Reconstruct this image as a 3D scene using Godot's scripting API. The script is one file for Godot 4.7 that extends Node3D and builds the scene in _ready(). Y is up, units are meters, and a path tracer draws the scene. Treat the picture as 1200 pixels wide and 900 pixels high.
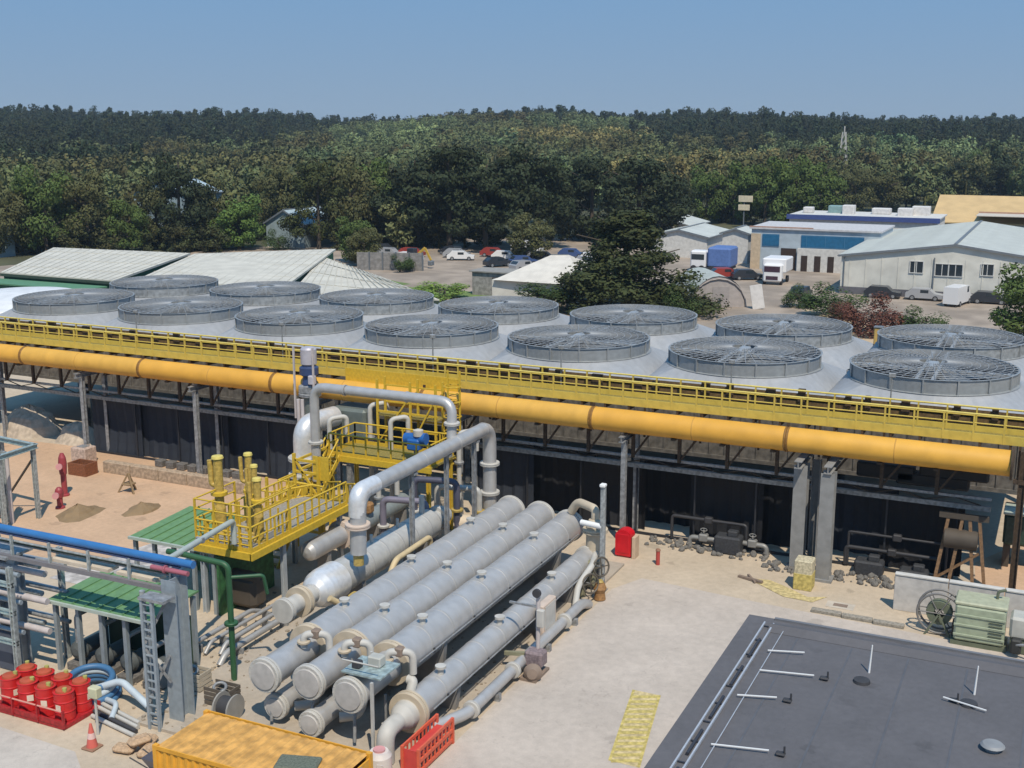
extends Node3D

var taken := {}
var mats := {}
var tex := {}
var rng := RandomNumberGenerator.new()

# ------------------------------------------------------------------ geometry
class Geo:
	var v := PackedVector3Array()
	var n := PackedVector3Array()
	var c := PackedColorArray()
	var col := Color(1, 1, 1)
	var tinted := false

	func tri(a: Vector3, b: Vector3, d: Vector3, na: Vector3, nb: Vector3, nd: Vector3) -> void:
		v.append(a)
		n.append(na)
		if (b - a).cross(d - a).dot(na + nb + nd) > 0.0:
			v.append(d)
			v.append(b)
			n.append(nd)
			n.append(nb)
		else:
			v.append(b)
			v.append(d)
			n.append(nb)
			n.append(nd)
		if tinted:
			c.append(col)
			c.append(col)
			c.append(col)

	func quad(a: Vector3, b: Vector3, d: Vector3, e: Vector3, nn := Vector3.ZERO) -> void:
		var m := nn
		if m == Vector3.ZERO:
			m = (d - a).cross(e - b).normalized()
		tri(a, b, d, m, m, m)
		tri(a, d, e, m, m, m)

	func smooth_quad(a: Vector3, b: Vector3, d: Vector3, e: Vector3, na: Vector3, nb: Vector3, nd: Vector3, ne: Vector3) -> void:
		tri(a, b, d, na, nb, nd)
		tri(a, d, e, na, nd, ne)

	func box(ctr: Vector3, s: Vector3, b := Basis()) -> Geo:
		var h := s * 0.5
		for ax in 3:
			var u := Vector3.ZERO
			var w := Vector3.ZERO
			var t := Vector3.ZERO
			u[ax] = 1.0
			w[(ax + 1) % 3] = h[(ax + 1) % 3]
			t[(ax + 2) % 3] = h[(ax + 2) % 3]
			for sg in [-1.0, 1.0]:
				var f: Vector3 = b * (u * h[ax] * sg) + ctr
				var bw := b * w
				var bt := b * t
				quad(f - bw - bt, f + bw - bt, f + bw + bt, f - bw + bt, (b * u * sg).normalized())
		return self

	# a box between two corners
	func span(a: Vector3, b: Vector3) -> Geo:
		return box((a + b) * 0.5, (b - a).abs())

	# a box with its edges taken off
	func cham(ctr: Vector3, s: Vector3, r: float, b := Basis()) -> Geo:
		var h := s * 0.5
		for ax in 3:
			var i := (ax + 1) % 3
			var j := (ax + 2) % 3
			for sg in [-1.0, 1.0]:
				var p := []
				for q in [[-1, -1], [1, -1], [1, 1], [-1, 1]]:
					var x := Vector3.ZERO
					x[ax] = h[ax] * sg
					x[i] = (h[i] - r) * q[0]
					x[j] = (h[j] - r) * q[1]
					p.append(ctr + b * x)
				var u := Vector3.ZERO
				u[ax] = sg
				quad(p[0], p[1], p[2], p[3], (b * u).normalized())
			for s1 in [-1.0, 1.0]:
				for s2 in [-1.0, 1.0]:
					var p2 := []
					for q2 in [[-1, 0], [1, 0], [1, 1], [-1, 1]]:
						var y := Vector3.ZERO
						y[ax] = (h[ax] - r) * q2[0]
						y[i] = (h[i] - (r if q2[1] == 1 else 0.0)) * s1
						y[j] = (h[j] - (0.0 if q2[1] == 1 else r)) * s2
						p2.append(ctr + b * y)
					var u2 := Vector3.ZERO
					u2[i] = s1
					u2[j] = s2
					quad(p2[0], p2[1], p2[2], p2[3], (b * u2).normalized())
		for s1 in [-1.0, 1.0]:
			for s2 in [-1.0, 1.0]:
				for s3 in [-1.0, 1.0]:
					var sv := Vector3(s1, s2, s3)
					var k := h - Vector3(r, r, r)
					var nn := (b * sv).normalized()
					tri(ctr + b * (Vector3(h.x, k.y, k.z) * sv), ctr + b * (Vector3(k.x, h.y, k.z) * sv), ctr + b * (Vector3(k.x, k.y, h.z) * sv), nn, nn, nn)
		return self

	func frame_of(d: Vector3) -> Array:
		var up := Vector3.UP if absf(d.y) < 0.95 else Vector3.RIGHT
		var s := d.cross(up).normalized()
		return [s, s.cross(d).normalized()]

	func tube(a: Vector3, b: Vector3, r0: float, r1 := -1.0, seg := 10, caps := true) -> Geo:
		if r1 < 0.0:
			r1 = r0
		var d := (b - a).normalized()
		var f := frame_of(d)
		var s: Vector3 = f[0]
		var t: Vector3 = f[1]
		for k in seg:
			var a0 := TAU * k / seg
			var a1 := TAU * (k + 1) / seg
			var n0 := s * cos(a0) + t * sin(a0)
			var n1 := s * cos(a1) + t * sin(a1)
			smooth_quad(a + n0 * r0, a + n1 * r0, b + n1 * r1, b + n0 * r1, n0, n1, n1, n0)
			if caps:
				if r0 > 0.0:
					tri(a, a + n0 * r0, a + n1 * r0, -d, -d, -d)
				if r1 > 0.0:
					tri(b, b + n0 * r1, b + n1 * r1, d, d, d)
		return self

	# a pipe along points, its corners rounded
	func pipe(pts: Array, r: float, seg := 12, bend := -1.0) -> Geo:
		if bend < 0.0:
			bend = r * 2.2
		var path: Array[Vector3] = [pts[0]]
		for i in range(1, pts.size() - 1):
			var p: Vector3 = pts[i]
			var a: Vector3 = pts[i - 1]
			var b: Vector3 = pts[i + 1]
			var d0 := (a - p).normalized()
			var d1 := (b - p).normalized()
			var l := minf(bend, minf(a.distance_to(p), b.distance_to(p)) * 0.48)
			var steps := 6
			for k in steps + 1:
				var u := float(k) / steps
				var q := (p + d0 * l).lerp(p, u).lerp(p.lerp(p + d1 * l, u), u)
				path.append(q)
		path.append(pts[pts.size() - 1])
		var dirs: Array[Vector3] = []
		for i in path.size():
			var d := Vector3.ZERO
			if i > 0:
				d += (path[i] - path[i - 1]).normalized()
			if i < path.size() - 1:
				d += (path[i + 1] - path[i]).normalized()
			dirs.append(d.normalized())
		var s: Vector3 = frame_of(dirs[0])[0]
		var rings := []
		for i in path.size():
			s = (s - dirs[i] * s.dot(dirs[i])).normalized()
			var t := s.cross(dirs[i])
			var ring := []
			for k in seg:
				var an := TAU * k / seg
				ring.append(s * cos(an) + t * sin(an))
			rings.append(ring)
		for i in path.size() - 1:
			for k in seg:
				var k1 := (k + 1) % seg
				var A: Vector3 = rings[i][k]
				var B: Vector3 = rings[i][k1]
				var C: Vector3 = rings[i + 1][k1]
				var D: Vector3 = rings[i + 1][k]
				smooth_quad(path[i] + A * r, path[i] + B * r, path[i + 1] + C * r, path[i + 1] + D * r, A, B, C, D)
		for e in [0, path.size() - 1]:
			var nd: Vector3 = -dirs[0] if e == 0 else dirs[e]
			for k in seg:
				tri(path[e], path[e] + rings[e][k] * r, path[e] + rings[e][(k + 1) % seg] * r, nd, nd, nd)
		return self

	# profile of (radius, height) along an axis
	func lathe(o: Vector3, axis: Vector3, prof: Array, seg := 24, smooth := true) -> Geo:
		var d := axis.normalized()
		var f := frame_of(d)
		var s: Vector3 = f[0]
		var t: Vector3 = f[1]
		for i in prof.size() - 1:
			var p: Vector2 = prof[i]
			var q: Vector2 = prof[i + 1]
			var slope := Vector2(q.y - p.y, p.x - q.x).normalized()
			for k in seg:
				var a0 := TAU * k / seg
				var a1 := TAU * (k + 1) / seg
				var e0 := s * cos(a0) + t * sin(a0)
				var e1 := s * cos(a1) + t * sin(a1)
				var n0 := (e0 * slope.x + d * slope.y).normalized()
				var n1 := (e1 * slope.x + d * slope.y).normalized()
				if not smooth:
					n0 = (n0 + n1).normalized()
					n1 = n0
				smooth_quad(o + e0 * p.x + d * p.y, o + e1 * p.x + d * p.y, o + e1 * q.x + d * q.y, o + e0 * q.x + d * q.y, n0, n1, n1, n0)
		return self

	func bar(a: Vector3, b: Vector3, w: float, h: float) -> Geo:
		var d := (b - a).normalized()
		var f := frame_of(d)
		return box((a + b) * 0.5, Vector3(w, h, a.distance_to(b)), Basis(f[0], f[1], d))

	# an H section: flanges w wide, h deep
	func hbar(a: Vector3, b: Vector3, w: float, h: float, side := Vector3.ZERO) -> Geo:
		var d := (b - a).normalized()
		var f := frame_of(d)
		var s: Vector3 = f[0] if side == Vector3.ZERO else side
		var t := d.cross(s).normalized()
		var bs := Basis(s, t, d)
		var l := a.distance_to(b)
		var m := (a + b) * 0.5
		box(m + t * (h * 0.5 - 0.02), Vector3(w, 0.04, l), bs)
		box(m - t * (h * 0.5 - 0.02), Vector3(w, 0.04, l), bs)
		box(m, Vector3(0.04, h - 0.08, l), bs)
		return self

	func torus(ctr: Vector3, axis: Vector3, R: float, r: float, seg := 20, rs := 6, from := 0.0, to := TAU) -> Geo:
		var f := frame_of(axis.normalized())
		var s: Vector3 = f[0]
		var t: Vector3 = f[1]
		for k in seg:
			for j in rs:
				var p := []
				for q in [[0, 0], [1, 0], [1, 1], [0, 1]]:
					var an: float = from + (to - from) * (k + q[0]) / seg
					var bn: float = TAU * (j + q[1]) / rs
					var e := s * cos(an) + t * sin(an)
					var nn := e * cos(bn) + axis.normalized() * sin(bn)
					p.append([ctr + e * R + nn * r, nn])
				smooth_quad(p[0][0], p[1][0], p[2][0], p[3][0], p[0][1], p[1][1], p[2][1], p[3][1])
		return self

	# a polygon in the (u, w) plane of basis b at o, pushed along b.z by depth
	func prism(poly: Array, o: Vector3, b: Basis, depth: float) -> Geo:
		var pk := PackedVector2Array(poly)
		var ix := Geometry2D.triangulate_polygon(pk)
		var at := func(p: Vector2, z: float) -> Vector3: return o + b.x * p.x + b.y * p.y + b.z * z
		for i in range(0, ix.size(), 3):
			for e in [[0.0, -b.z], [depth, b.z]]:
				tri(at.call(pk[ix[i]], e[0]), at.call(pk[ix[i + 1]], e[0]), at.call(pk[ix[i + 2]], e[0]), e[1], e[1], e[1])
		var area := 0.0
		for i in pk.size():
			area += pk[i].cross(pk[(i + 1) % pk.size()])
		for i in pk.size():
			var p := pk[i]
			var q := pk[(i + 1) % pk.size()]
			var d := (q - p).normalized() * signf(area)
			var nn := (b.x * d.y - b.y * d.x).normalized()
			quad(at.call(p, 0.0), at.call(q, 0.0), at.call(q, depth), at.call(p, depth), nn)
		return self

	func flat(poly: Array, y: float) -> Geo:
		var pk := PackedVector2Array(poly)
		var ix := Geometry2D.triangulate_polygon(pk)
		for i in range(0, ix.size(), 3):
			var p := []
			for k in 3:
				p.append(Vector3(pk[ix[i + k]].x, y, pk[ix[i + k]].y))
			tri(p[0], p[1], p[2], Vector3.UP, Vector3.UP, Vector3.UP)
		return self

	func mesh() -> ArrayMesh:
		var a := []
		a.resize(Mesh.ARRAY_MAX)
		a[Mesh.ARRAY_VERTEX] = v
		a[Mesh.ARRAY_NORMAL] = n
		if tinted:
			a[Mesh.ARRAY_COLOR] = c
		var m := ArrayMesh.new()
		m.add_surface_from_arrays(Mesh.PRIMITIVE_TRIANGLES, a)
		return m

# ------------------------------------------------------------------ naming
const ORD := ["first", "second", "third", "fourth", "fifth", "sixth", "seventh", "eighth", "ninth"]

func numbered(called: String) -> String:
	if not taken.has(called):
		taken[called] = 0
		return called
	taken[called] += 1
	return "%s_%03d" % [called, taken[called]]

func tag(o: Node3D, label: String, category: String, group := "", kind := "") -> void:
	if label:
		o.set_meta("label", label)
	if category:
		o.set_meta("category", category)
	if group:
		o.set_meta("group", group)
	if kind:
		o.set_meta("kind", kind)

func thing(called: String, label: String, category: String, at := Vector3.ZERO, group := "") -> Node3D:
	var o := Node3D.new()
	o.name = numbered(called)
	o.position = at
	add_child(o)
	tag(o, label, category, group)
	return o

# a part; g is in the scene's own metres unless local is set
func part(parent: Node3D, called: String, g: Variant, m: Material, local := false, label := "") -> MeshInstance3D:
	var o := MeshInstance3D.new()
	o.name = called
	o.mesh = g.mesh() if g is Geo else g
	o.material_override = m
	parent.add_child(o, true)
	if not local:
		var p := Vector3.ZERO
		var q: Node = parent
		while q != self:
			p += q.position
			q = q.get_parent()
		o.position = -p
	if label:
		o.set_meta("label", label)
	return o

func one(called: String, g: Geo, m: Material, label: String, category: String, group := "", kind := "") -> MeshInstance3D:
	var o := MeshInstance3D.new()
	o.name = numbered(called)
	o.mesh = g.mesh()
	o.material_override = m
	add_child(o)
	tag(o, label, category, group, kind)
	return o

func struct(called: String, g: Geo, m: Material) -> MeshInstance3D:
	return one(called, g, m, "", "", "", "structure")

func copy(o: Node3D, at: Vector3, label := "", turn := 0.0) -> Node3D:
	var r: Node3D = o.duplicate()
	r.name = numbered(str(o.name).rstrip("0123456789").trim_suffix("_"))
	add_child(r)
	r.position = at
	r.rotation.y = turn
	if label:
		r.set_meta("label", label)
	return r

# ------------------------------------------------------------------ materials
func noise_tex(key: String, freq: float, lo: float, hi: float, oct := 4, stretch := false) -> Texture2D:
	if tex.has(key):
		return tex[key]
	var f := FastNoiseLite.new()
	f.seed = tex.size() + 7
	f.noise_type = FastNoiseLite.TYPE_SIMPLEX_SMOOTH
	f.frequency = freq
	f.fractal_octaves = oct
	var im := f.get_seamless_image(256, 256)
	var out := Image.create(256, 256, false, Image.FORMAT_RGBA8)
	for y in 256:
		for x in 256:
			var k := im.get_pixel(x, (y / 6) if stretch else y).r
			k = lerpf(lo, hi, clampf((k - 0.2) / 0.6, 0.0, 1.0))
			out.set_pixel(x, y, Color(k, k, k))
	tex[key] = ImageTexture.create_from_image(out)
	return tex[key]

# grain, faint stains, hairline cracks and scuffs of a used concrete surface
func concrete_tex() -> Texture2D:
	if tex.has("concrete"):
		return tex["concrete"]
	var n := 768
	var a := FastNoiseLite.new()
	a.seed = 21
	a.frequency = 0.006
	a.fractal_octaves = 5
	var b := FastNoiseLite.new()
	b.seed = 22
	b.frequency = 0.05
	b.fractal_octaves = 3
	var cr := FastNoiseLite.new()
	cr.seed = 23
	cr.frequency = 0.008
	cr.fractal_octaves = 4
	var ia := a.get_seamless_image(n, n)
	var ib := b.get_seamless_image(n, n)
	var ic := cr.get_seamless_image(n, n)
	var r := RandomNumberGenerator.new()
	r.seed = 8
	var out := Image.create(n, n, false, Image.FORMAT_RGB8)
	for y in n:
		for x in n:
			var k := 0.93 + (ia.get_pixel(x, y).r - 0.5) * 0.08 + (ib.get_pixel(x, y).r - 0.5) * 0.07 + r.randf_range(-0.025, 0.025)
			if absf(ic.get_pixel(x, y).r - 0.5) < 0.0022:
				k -= 0.06
			k = clampf(k, 0.0, 1.0)
			out.set_pixel(x, y, Color(k, k * 0.995, k * 0.985))
	var at := func(cx: float, cy: float, rad: float, dk: float) -> void:
		for y in range(int(cy - rad), int(cy + rad)):
			for x in range(int(cx - rad), int(cx + rad)):
				var d := Vector2(x - cx, y - cy).length() / rad + (ib.get_pixel(posmod(x, n), posmod(y, n)).r - 0.5) * 0.9
				if d < 0.9:
					var c := out.get_pixel(posmod(x, n), posmod(y, n))
					var f := 1.0 - dk * (1.0 - smoothstep(0.4, 0.9, d))
					out.set_pixel(posmod(x, n), posmod(y, n), Color(c.r * f, c.g * f, c.b * f))
	for k in 26:
		at.call(r.randf() * n, r.randf() * n, r.randf_range(5, 26), r.randf_range(0.03, 0.09))
	tex["concrete"] = ImageTexture.create_from_image(out)
	return tex["concrete"]

func mk(key: String, col: Color, rough := 0.7, metal := 0.0, wear := "soft", scale := 0.25) -> StandardMaterial3D:
	if mats.has(key):
		return mats[key]
	var m := StandardMaterial3D.new()
	m.resource_name = key
	m.albedo_color = col.linear_to_srgb()
	m.roughness = rough
	m.metallic = metal
	if wear == "soft":
		m.albedo_texture = noise_tex("soft", 0.02, 0.92, 1.0, 5)
	elif wear == "concrete":
		m.albedo_texture = concrete_tex()
	elif wear == "ground":
		m.albedo_texture = noise_tex("ground", 0.012, 0.84, 1.0, 7)
	elif wear == "dirty":
		m.albedo_texture = noise_tex("dirty", 0.03, 0.78, 1.0, 6)
	if wear:
		m.uv1_triplanar = true
		m.uv1_world_triplanar = true
		m.uv1_scale = Vector3.ONE * scale
	mats[key] = m
	return m

func c3(r: float, g: float, b: float) -> Color:
	return Color(r, g, b)

# ------------------------------------------------------------------ land
const HEAD := Vector2(-0.4274, -0.9041)     # the way the view faces, over the ground
const SIDE := Vector2(0.9041, -0.4274)

# height of the crest from one side of the view to the other
const CREST := [21.0, 20.6, 19.0, 15.5, 16.5, 17.5, 16.2, 12.0, 13.5, 17.5, 19.2, 19.4, 16.2, 17.0, 17.2, 15.0, 13.0, 13.2, 12.0, 13.6, 13.0]

func land(d: float, l: float) -> float:
	var k := smoothstep(300.0, 820.0, d)
	var u := clampf((l / 820.0 + 0.45) / 0.9, 0.0, 0.9999) * (CREST.size() - 1)
	var i := int(u)
	var ridge := lerpf(CREST[i], CREST[i + 1], smoothstep(0.0, 1.0, u - i)) + 0.5 * sin(l * 0.061)
	return k * ridge - smoothstep(900.0, 1500.0, d) * 8.0

func land_at(x: float, z: float) -> float:
	var p := Vector2(x, z)
	return land(p.dot(HEAD), p.dot(SIDE))

func spot(d: float, l: float) -> Vector3:
	var p := HEAD * d + SIDE * l
	return Vector3(p.x, land(d, l), p.y)

# ------------------------------------------------------------------ plants
func leaf_cloud(g: Geo, ctr: Vector3, rad: Vector3, count: int, size: float, tone: Color, spread := 0.35) -> void:
	for i in count:
		var d := Vector3(rng.randfn(), rng.randfn(), rng.randfn()).normalized()
		var k := lerpf(1.0 - spread, 1.05, rng.randf())
		var p := ctr + d * rad * k
		var nn := (d + Vector3(rng.randfn(), rng.randfn() + 0.5, rng.randfn()) * 0.4).normalized()
		var f := g.frame_of(nn)
		var an := rng.randf() * TAU
		var u: Vector3 = (f[0] * cos(an) + f[1] * sin(an)) * size * rng.randf_range(0.6, 1.3)
		var w: Vector3 = nn.cross(u).normalized() * size * rng.randf_range(0.35, 0.7)
		var t := rng.randf_range(0.82, 1.18)
		var w2 := rng.randf_range(-0.1, 0.15)
		g.col = Color(tone.r * t * (1.0 + w2), tone.g * t, tone.b * t * (1.0 - w2))
		g.tri(p - u, p + w, p + u, nn, nn, nn)
		g.tri(p - u, p + u, p - w, nn, nn, nn)

# crown of unit width and height, foot at 0; kinds: B broadleaf, P spreading pine, D tall dark pine, S shrub, T far pine
func crown(kind: String, sd: int) -> Geo:
	rng.seed = sd * 977 + kind.unicode_at(0)
	var g := Geo.new()
	g.tinted = true
	if kind == "B" or kind == "S":
		var clumps := 30 if kind == "B" else 14
		for i in clumps:
			var a := rng.randf() * TAU
			var y := lerpf(0.14 if kind == "B" else 0.06, 0.88, rng.randf())
			var reach := 0.36 * sqrt(maxf(0.08, 1.0 - pow((y - 0.5) / 0.5, 2.0))) * sqrt(rng.randf_range(0.25, 1.0))
			var r := rng.randf_range(0.11, 0.19)
			var t := rng.randf_range(0.72, 1.25)
			leaf_cloud(g, Vector3(cos(a) * reach, y, sin(a) * reach), Vector3(r, r * (0.75 if kind == "B" else 1.7), r), 250, 0.024, Color(t, t, t * 0.95))
	elif kind == "D":
		for i in 34:
			var y := lerpf(0.2, 0.9, rng.randf())
			var a := rng.randf() * TAU
			var reach := 0.40 * sqrt(maxf(0.06, 1.0 - pow((y - 0.42) / 0.55, 2.0))) * sqrt(rng.randf_range(0.1, 1.0))
			var r := rng.randf_range(0.10, 0.17)
			var t := rng.randf_range(0.7, 1.3)
			leaf_cloud(g, Vector3(cos(a) * reach, y, sin(a) * reach), Vector3(r, r * 0.6, r), 230, 0.022, Color(t, t, t), 0.5)
	elif kind == "P":
		for i in 30:
			var y := lerpf(0.12, 0.9, rng.randf())
			var a := rng.randf() * TAU
			var reach := lerpf(0.40, 0.14, pow(y, 1.4)) * sqrt(rng.randf_range(0.15, 1.0))
			var r := rng.randf_range(0.09, 0.17)
			var t := rng.randf_range(0.6, 1.3)
			leaf_cloud(g, Vector3(cos(a) * reach, y, sin(a) * reach), Vector3(r, r * 0.6, r), 260, 0.020, Color(t, t, t * 0.92), 0.5)
	elif kind == "W":
		# a wide low pine, its boughs down to the ground
		for i in 120:
			var y := lerpf(0.04, 0.93, pow(rng.randf(), 1.15))
			var a := rng.randf() * TAU
			var reach := 0.45 * pow(1.0 - y * 0.94, 0.85) * sqrt(rng.randf_range(0.1, 1.0)) * (0.82 + 0.18 * sin(y * 26.0))
			var r := lerpf(0.115, 0.07, y) * rng.randf_range(0.75, 1.2)
			var t := rng.randf_range(0.6, 1.35)
			leaf_cloud(g, Vector3(cos(a) * reach, y, sin(a) * reach), Vector3(r, r * 0.75, r), 230, 0.0145, Color(t, t, t * 0.9), 0.55)
	else:
		for i in 9:
			var y := lerpf(0.3, 0.93, float(i) / 8.0)
			var a := rng.randf() * TAU
			var reach := lerpf(0.26, 0.04, (y - 0.3) / 0.63) * rng.randf_range(0.4, 1.0)
			var r := lerpf(0.22, 0.11, (y - 0.3) / 0.63)
			var t := rng.randf_range(0.75, 1.2)
			leaf_cloud(g, Vector3(cos(a) * reach, y, sin(a) * reach), Vector3(r, r * 0.6, r), 26, 0.075, Color(t, t, t), 0.4)
	return g

func leaf_mat(key: String, col: Color) -> StandardMaterial3D:
	if not mats.has(key):
		var m := mk(key, col, 0.75, 0.0, "")
		m.vertex_color_use_as_albedo = true
		m.metallic_specular = 0.3
	return mats[key]

func trunk_geo(kind: String) -> Geo:
	var g := Geo.new()
	rng.seed = kind.unicode_at(0) * 31
	var top := 0.85 if kind in ["D", "P", "W"] else 0.6
	g.tube(Vector3.ZERO, Vector3(0.01, top * 0.5, 0.0), 0.03, 0.02, 8, false)
	g.tube(Vector3(0.01, top * 0.5, 0), Vector3(-0.01, top, 0.01), 0.02, 0.008, 8, false)
	for i in 7:
		var y := top * rng.randf_range(0.35, 0.95)
		var a := rng.randf() * TAU
		g.tube(Vector3(0.005, y, 0), Vector3(cos(a) * 0.26, y + 0.13, sin(a) * 0.26), 0.011, 0.004, 5, false)
	return g

var crowns := {}
func tree(called: String, kind: String, at: Vector3, height: float, width: float, m: Material, label: String, category: String, group := "") -> void:
	var o := thing(called, label, category, at, group)
	var i: int = int(absf(at.x * 3.7 + at.z * 1.3)) % 3
	var key := kind + str(i)
	if not crowns.has(key):
		crowns[key] = crown(kind, i + 1).mesh()
		if not crowns.has(kind):
			crowns[kind] = trunk_geo(kind).mesh()
	var a := part(o, "trunk", crowns[kind], mk("bark", c3(0.09, 0.07, 0.05), 0.9), true)
	var b := part(o, "crown", crowns[key], m, true)
	var bs := Basis.from_euler(Vector3(0, at.x * 1.7, 0)) * Basis.from_scale(Vector3(width, height, width))
	a.basis = bs
	b.basis = bs

func _ready() -> void:
	# ---------------- camera, sky, sun
	var cam := Camera3D.new()
	cam.name = "camera"
	cam.position = Vector3(0, 20.4, 0)
	cam.basis = Basis.from_euler(Vector3(-0.213311, 0.441644, 0))
	cam.fov = 36.03
	cam.near = 0.5
	cam.far = 9000.0
	add_child(cam)
	cam.current = true
	var we := WorldEnvironment.new()
	we.name = "air"
	var env := Environment.new()
	env.background_mode = Environment.BG_SKY
	var sky := Sky.new()
	var sm := ProceduralSkyMaterial.new()
	sm.sky_top_color = Color(0.37, 0.605, 0.82)
	sm.sky_horizon_color = Color(0.575, 0.66, 0.745)
	sm.sky_curve = 0.10
	sm.ground_bottom_color = Color(0.30, 0.29, 0.25)
	sm.ground_horizon_color = Color(0.55, 0.60, 0.63)
	sm.sun_angle_max = 6.0
	sm.energy_multiplier = 1.0
	sky.sky_material = sm
	env.sky = sky
	env.tonemap_mode = Environment.TONE_MAPPER_LINEAR
	env.tonemap_exposure = 1.0
	env.fog_enabled = true
	env.fog_density = 0.00015
	env.fog_light_color = Color(0.72, 0.80, 0.88)
	env.sdfgi_enabled = true
	env.ssao_enabled = true
	env.ssil_enabled = true
	we.environment = env
	add_child(we)
	var sun := DirectionalLight3D.new()
	sun.name = "sun"
	sun.light_energy = 1.36
	sun.light_color = Color(1.0, 0.955, 0.88)
	sun.light_angular_distance = 0.5
	sun.shadow_enabled = true
	add_child(sun)
	sun.look_at_from_position(Vector3.ZERO, -Vector3(0.42, 1.05, 0.55), Vector3.UP)

	build_land()
	build_condenser()
	build_bridge()
	build_roof()
	build_exchangers()
	build_process()
	build_yard_left()
	build_yard_right()
	build_far_buildings()
	build_trees()

# ------------------------------------------------------------------ ground
func build_land() -> void:
	var g := Geo.new()
	g.tinted = true
	var ds: Array[float] = []
	var d := -150.0
	while d < 3200.0:
		ds.append(d)
		d += 30.0 if d < 1000.0 else 300.0
	var ls: Array[float] = []
	var l := -2400.0
	while l <= 2400.0:
		ls.append(l)
		l += 30.0 if absf(l + 15.0) < 700.0 else 200.0
	var fn := FastNoiseLite.new()
	fn.seed = 5
	fn.frequency = 0.012
	var nrm := func(dd: float, ll: float) -> Vector3:
		var e := 10.0
		var a := spot(dd - e, ll)
		var b := spot(dd + e, ll)
		var p := spot(dd, ll - e)
		var q := spot(dd, ll + e)
		return (q - p).cross(b - a).normalized() * (1.0 if (q - p).cross(b - a).y > 0 else -1.0)
	for i in ds.size() - 1:
		for j in ls.size() - 1:
			var k := fn.get_noise_2d(ds[i], ls[j]) * 0.5 + 0.5
			g.col = Color(0.10, 0.09, 0.05).lerp(Color(0.075, 0.095, 0.04), k)
			g.smooth_quad(spot(ds[i], ls[j]), spot(ds[i + 1], ls[j]), spot(ds[i + 1], ls[j + 1]), spot(ds[i], ls[j + 1]), nrm.call(ds[i], ls[j]), nrm.call(ds[i + 1], ls[j]), nrm.call(ds[i + 1], ls[j + 1]), nrm.call(ds[i], ls[j + 1]))
	var gm := mk("earth", c3(1, 1, 1), 0.95, 0.0, "ground", 0.02)
	gm.vertex_color_use_as_albedo = true
	struct("ground", g, gm)
	struct("works_ground", Geo.new().flat([Vector2(-175, -84), Vector2(-150, -120), Vector2(-120, -190), Vector2(-40, -235), Vector2(30, -235), Vector2(45, -84)], 0.004), mk("works", c3(0.36, 0.295, 0.235), 0.95, 0.0, "ground", 0.05))
	struct("yard_ground", Geo.new().flat([Vector2(-95, -20), Vector2(-95, -86), Vector2(30, -86), Vector2(30, -20)], 0.008), mk("sand", c3(0.56, 0.465, 0.355), 0.95, 0.0, "concrete", 0.06))
	struct("clay_ground", Geo.new().flat([Vector2(-62, -39), Vector2(-64, -55), Vector2(-50, -56), Vector2(-40, -55), Vector2(-37, -47), Vector2(-39, -41), Vector2(-48, -38)], 0.012), mk("clay", c3(0.60, 0.405, 0.265), 0.95, 0.0, "concrete", 0.07))
	struct("concrete_road", Geo.new().flat([Vector2(-17.4, 5), Vector2(-17.4, -47.4), Vector2(-16.6, -49.2), Vector2(-10, -48.6), Vector2(12, -47.2), Vector2(12, 5)], 0.016), mk("road", c3(0.54, 0.475, 0.42), 0.9, 0.0, "concrete", 0.05))
	struct("concrete_apron", Geo.new().flat([Vector2(-50, 5), Vector2(-50, -27.6), Vector2(-36, -26.6), Vector2(-28.6, -26.3), Vector2(-26.0, -24.4), Vector2(-26, 5)], 0.016), mk("apron", c3(0.56, 0.51, 0.46), 0.9, 0.0, "concrete", 0.05))
	struct("concrete_slab", Geo.new().span(Vector3(-28.2, 0.0, -50.4), Vector3(-17.9, 0.12, -28.6)), mk("slab", c3(0.46, 0.40, 0.33), 0.9, 0.0, "concrete", 0.09))
	# yellow hatching on the road beside the flat roof
	var hatch := Geo.new()
	var skew := func(x: float, z: float) -> Vector2: return Vector2(x + (z + 33.5) * 0.19, z)
	for a in [[-12.3, -12.2], [-11.3, -11.2]]:
		hatch.flat([skew.call(a[0], -33.4), skew.call(a[0], -38.5), skew.call(a[1], -38.5), skew.call(a[1], -33.4)], 0.024)
	for k in 13:
		var z := -33.5 - k * 0.38
		hatch.flat([skew.call(-12.2, z), skew.call(-11.3, z - 0.4), skew.call(-11.3, z - 0.2), skew.call(-12.2, z + 0.2)], 0.024)
	one("road_marking", Geo.new().flat([skew.call(-12.3, -33.4), skew.call(-12.3, -38.5), skew.call(-11.2, -38.5), skew.call(-11.2, -33.4)], 0.020), mk("mark_wash", c3(0.66, 0.53, 0.28), 0.9, 0.0, "dirty", 0.4), "pale worn yellow wash under the hatched box", "road marking")
	one("road_marking", hatch, mk("mark_yellow", c3(0.62, 0.50, 0.16), 0.8, 0.0, "dirty", 0.6), "faded yellow hatched box painted on the concrete road", "road marking")
	# grass behind the fans
	for p in [[Vector2(-74, -130), 9.0, 4.0], [Vector2(-88, -135), 8.0, 4.5]]:
		var poly := []
		for k in 18:
			var a := TAU * k / 18
			poly.append(p[0] + Vector2(cos(a) * p[1] * (1.0 + 0.15 * sin(k * 2.3)), sin(a) * p[2]))
		var gr := Geo.new().flat(poly, 0.012)
		var o := struct("grass_ground", gr, mk("lawn", c3(0.17, 0.25, 0.07), 0.95, 0.0, "dirty", 0.1))
		o.set_meta("kind", "structure")
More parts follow.
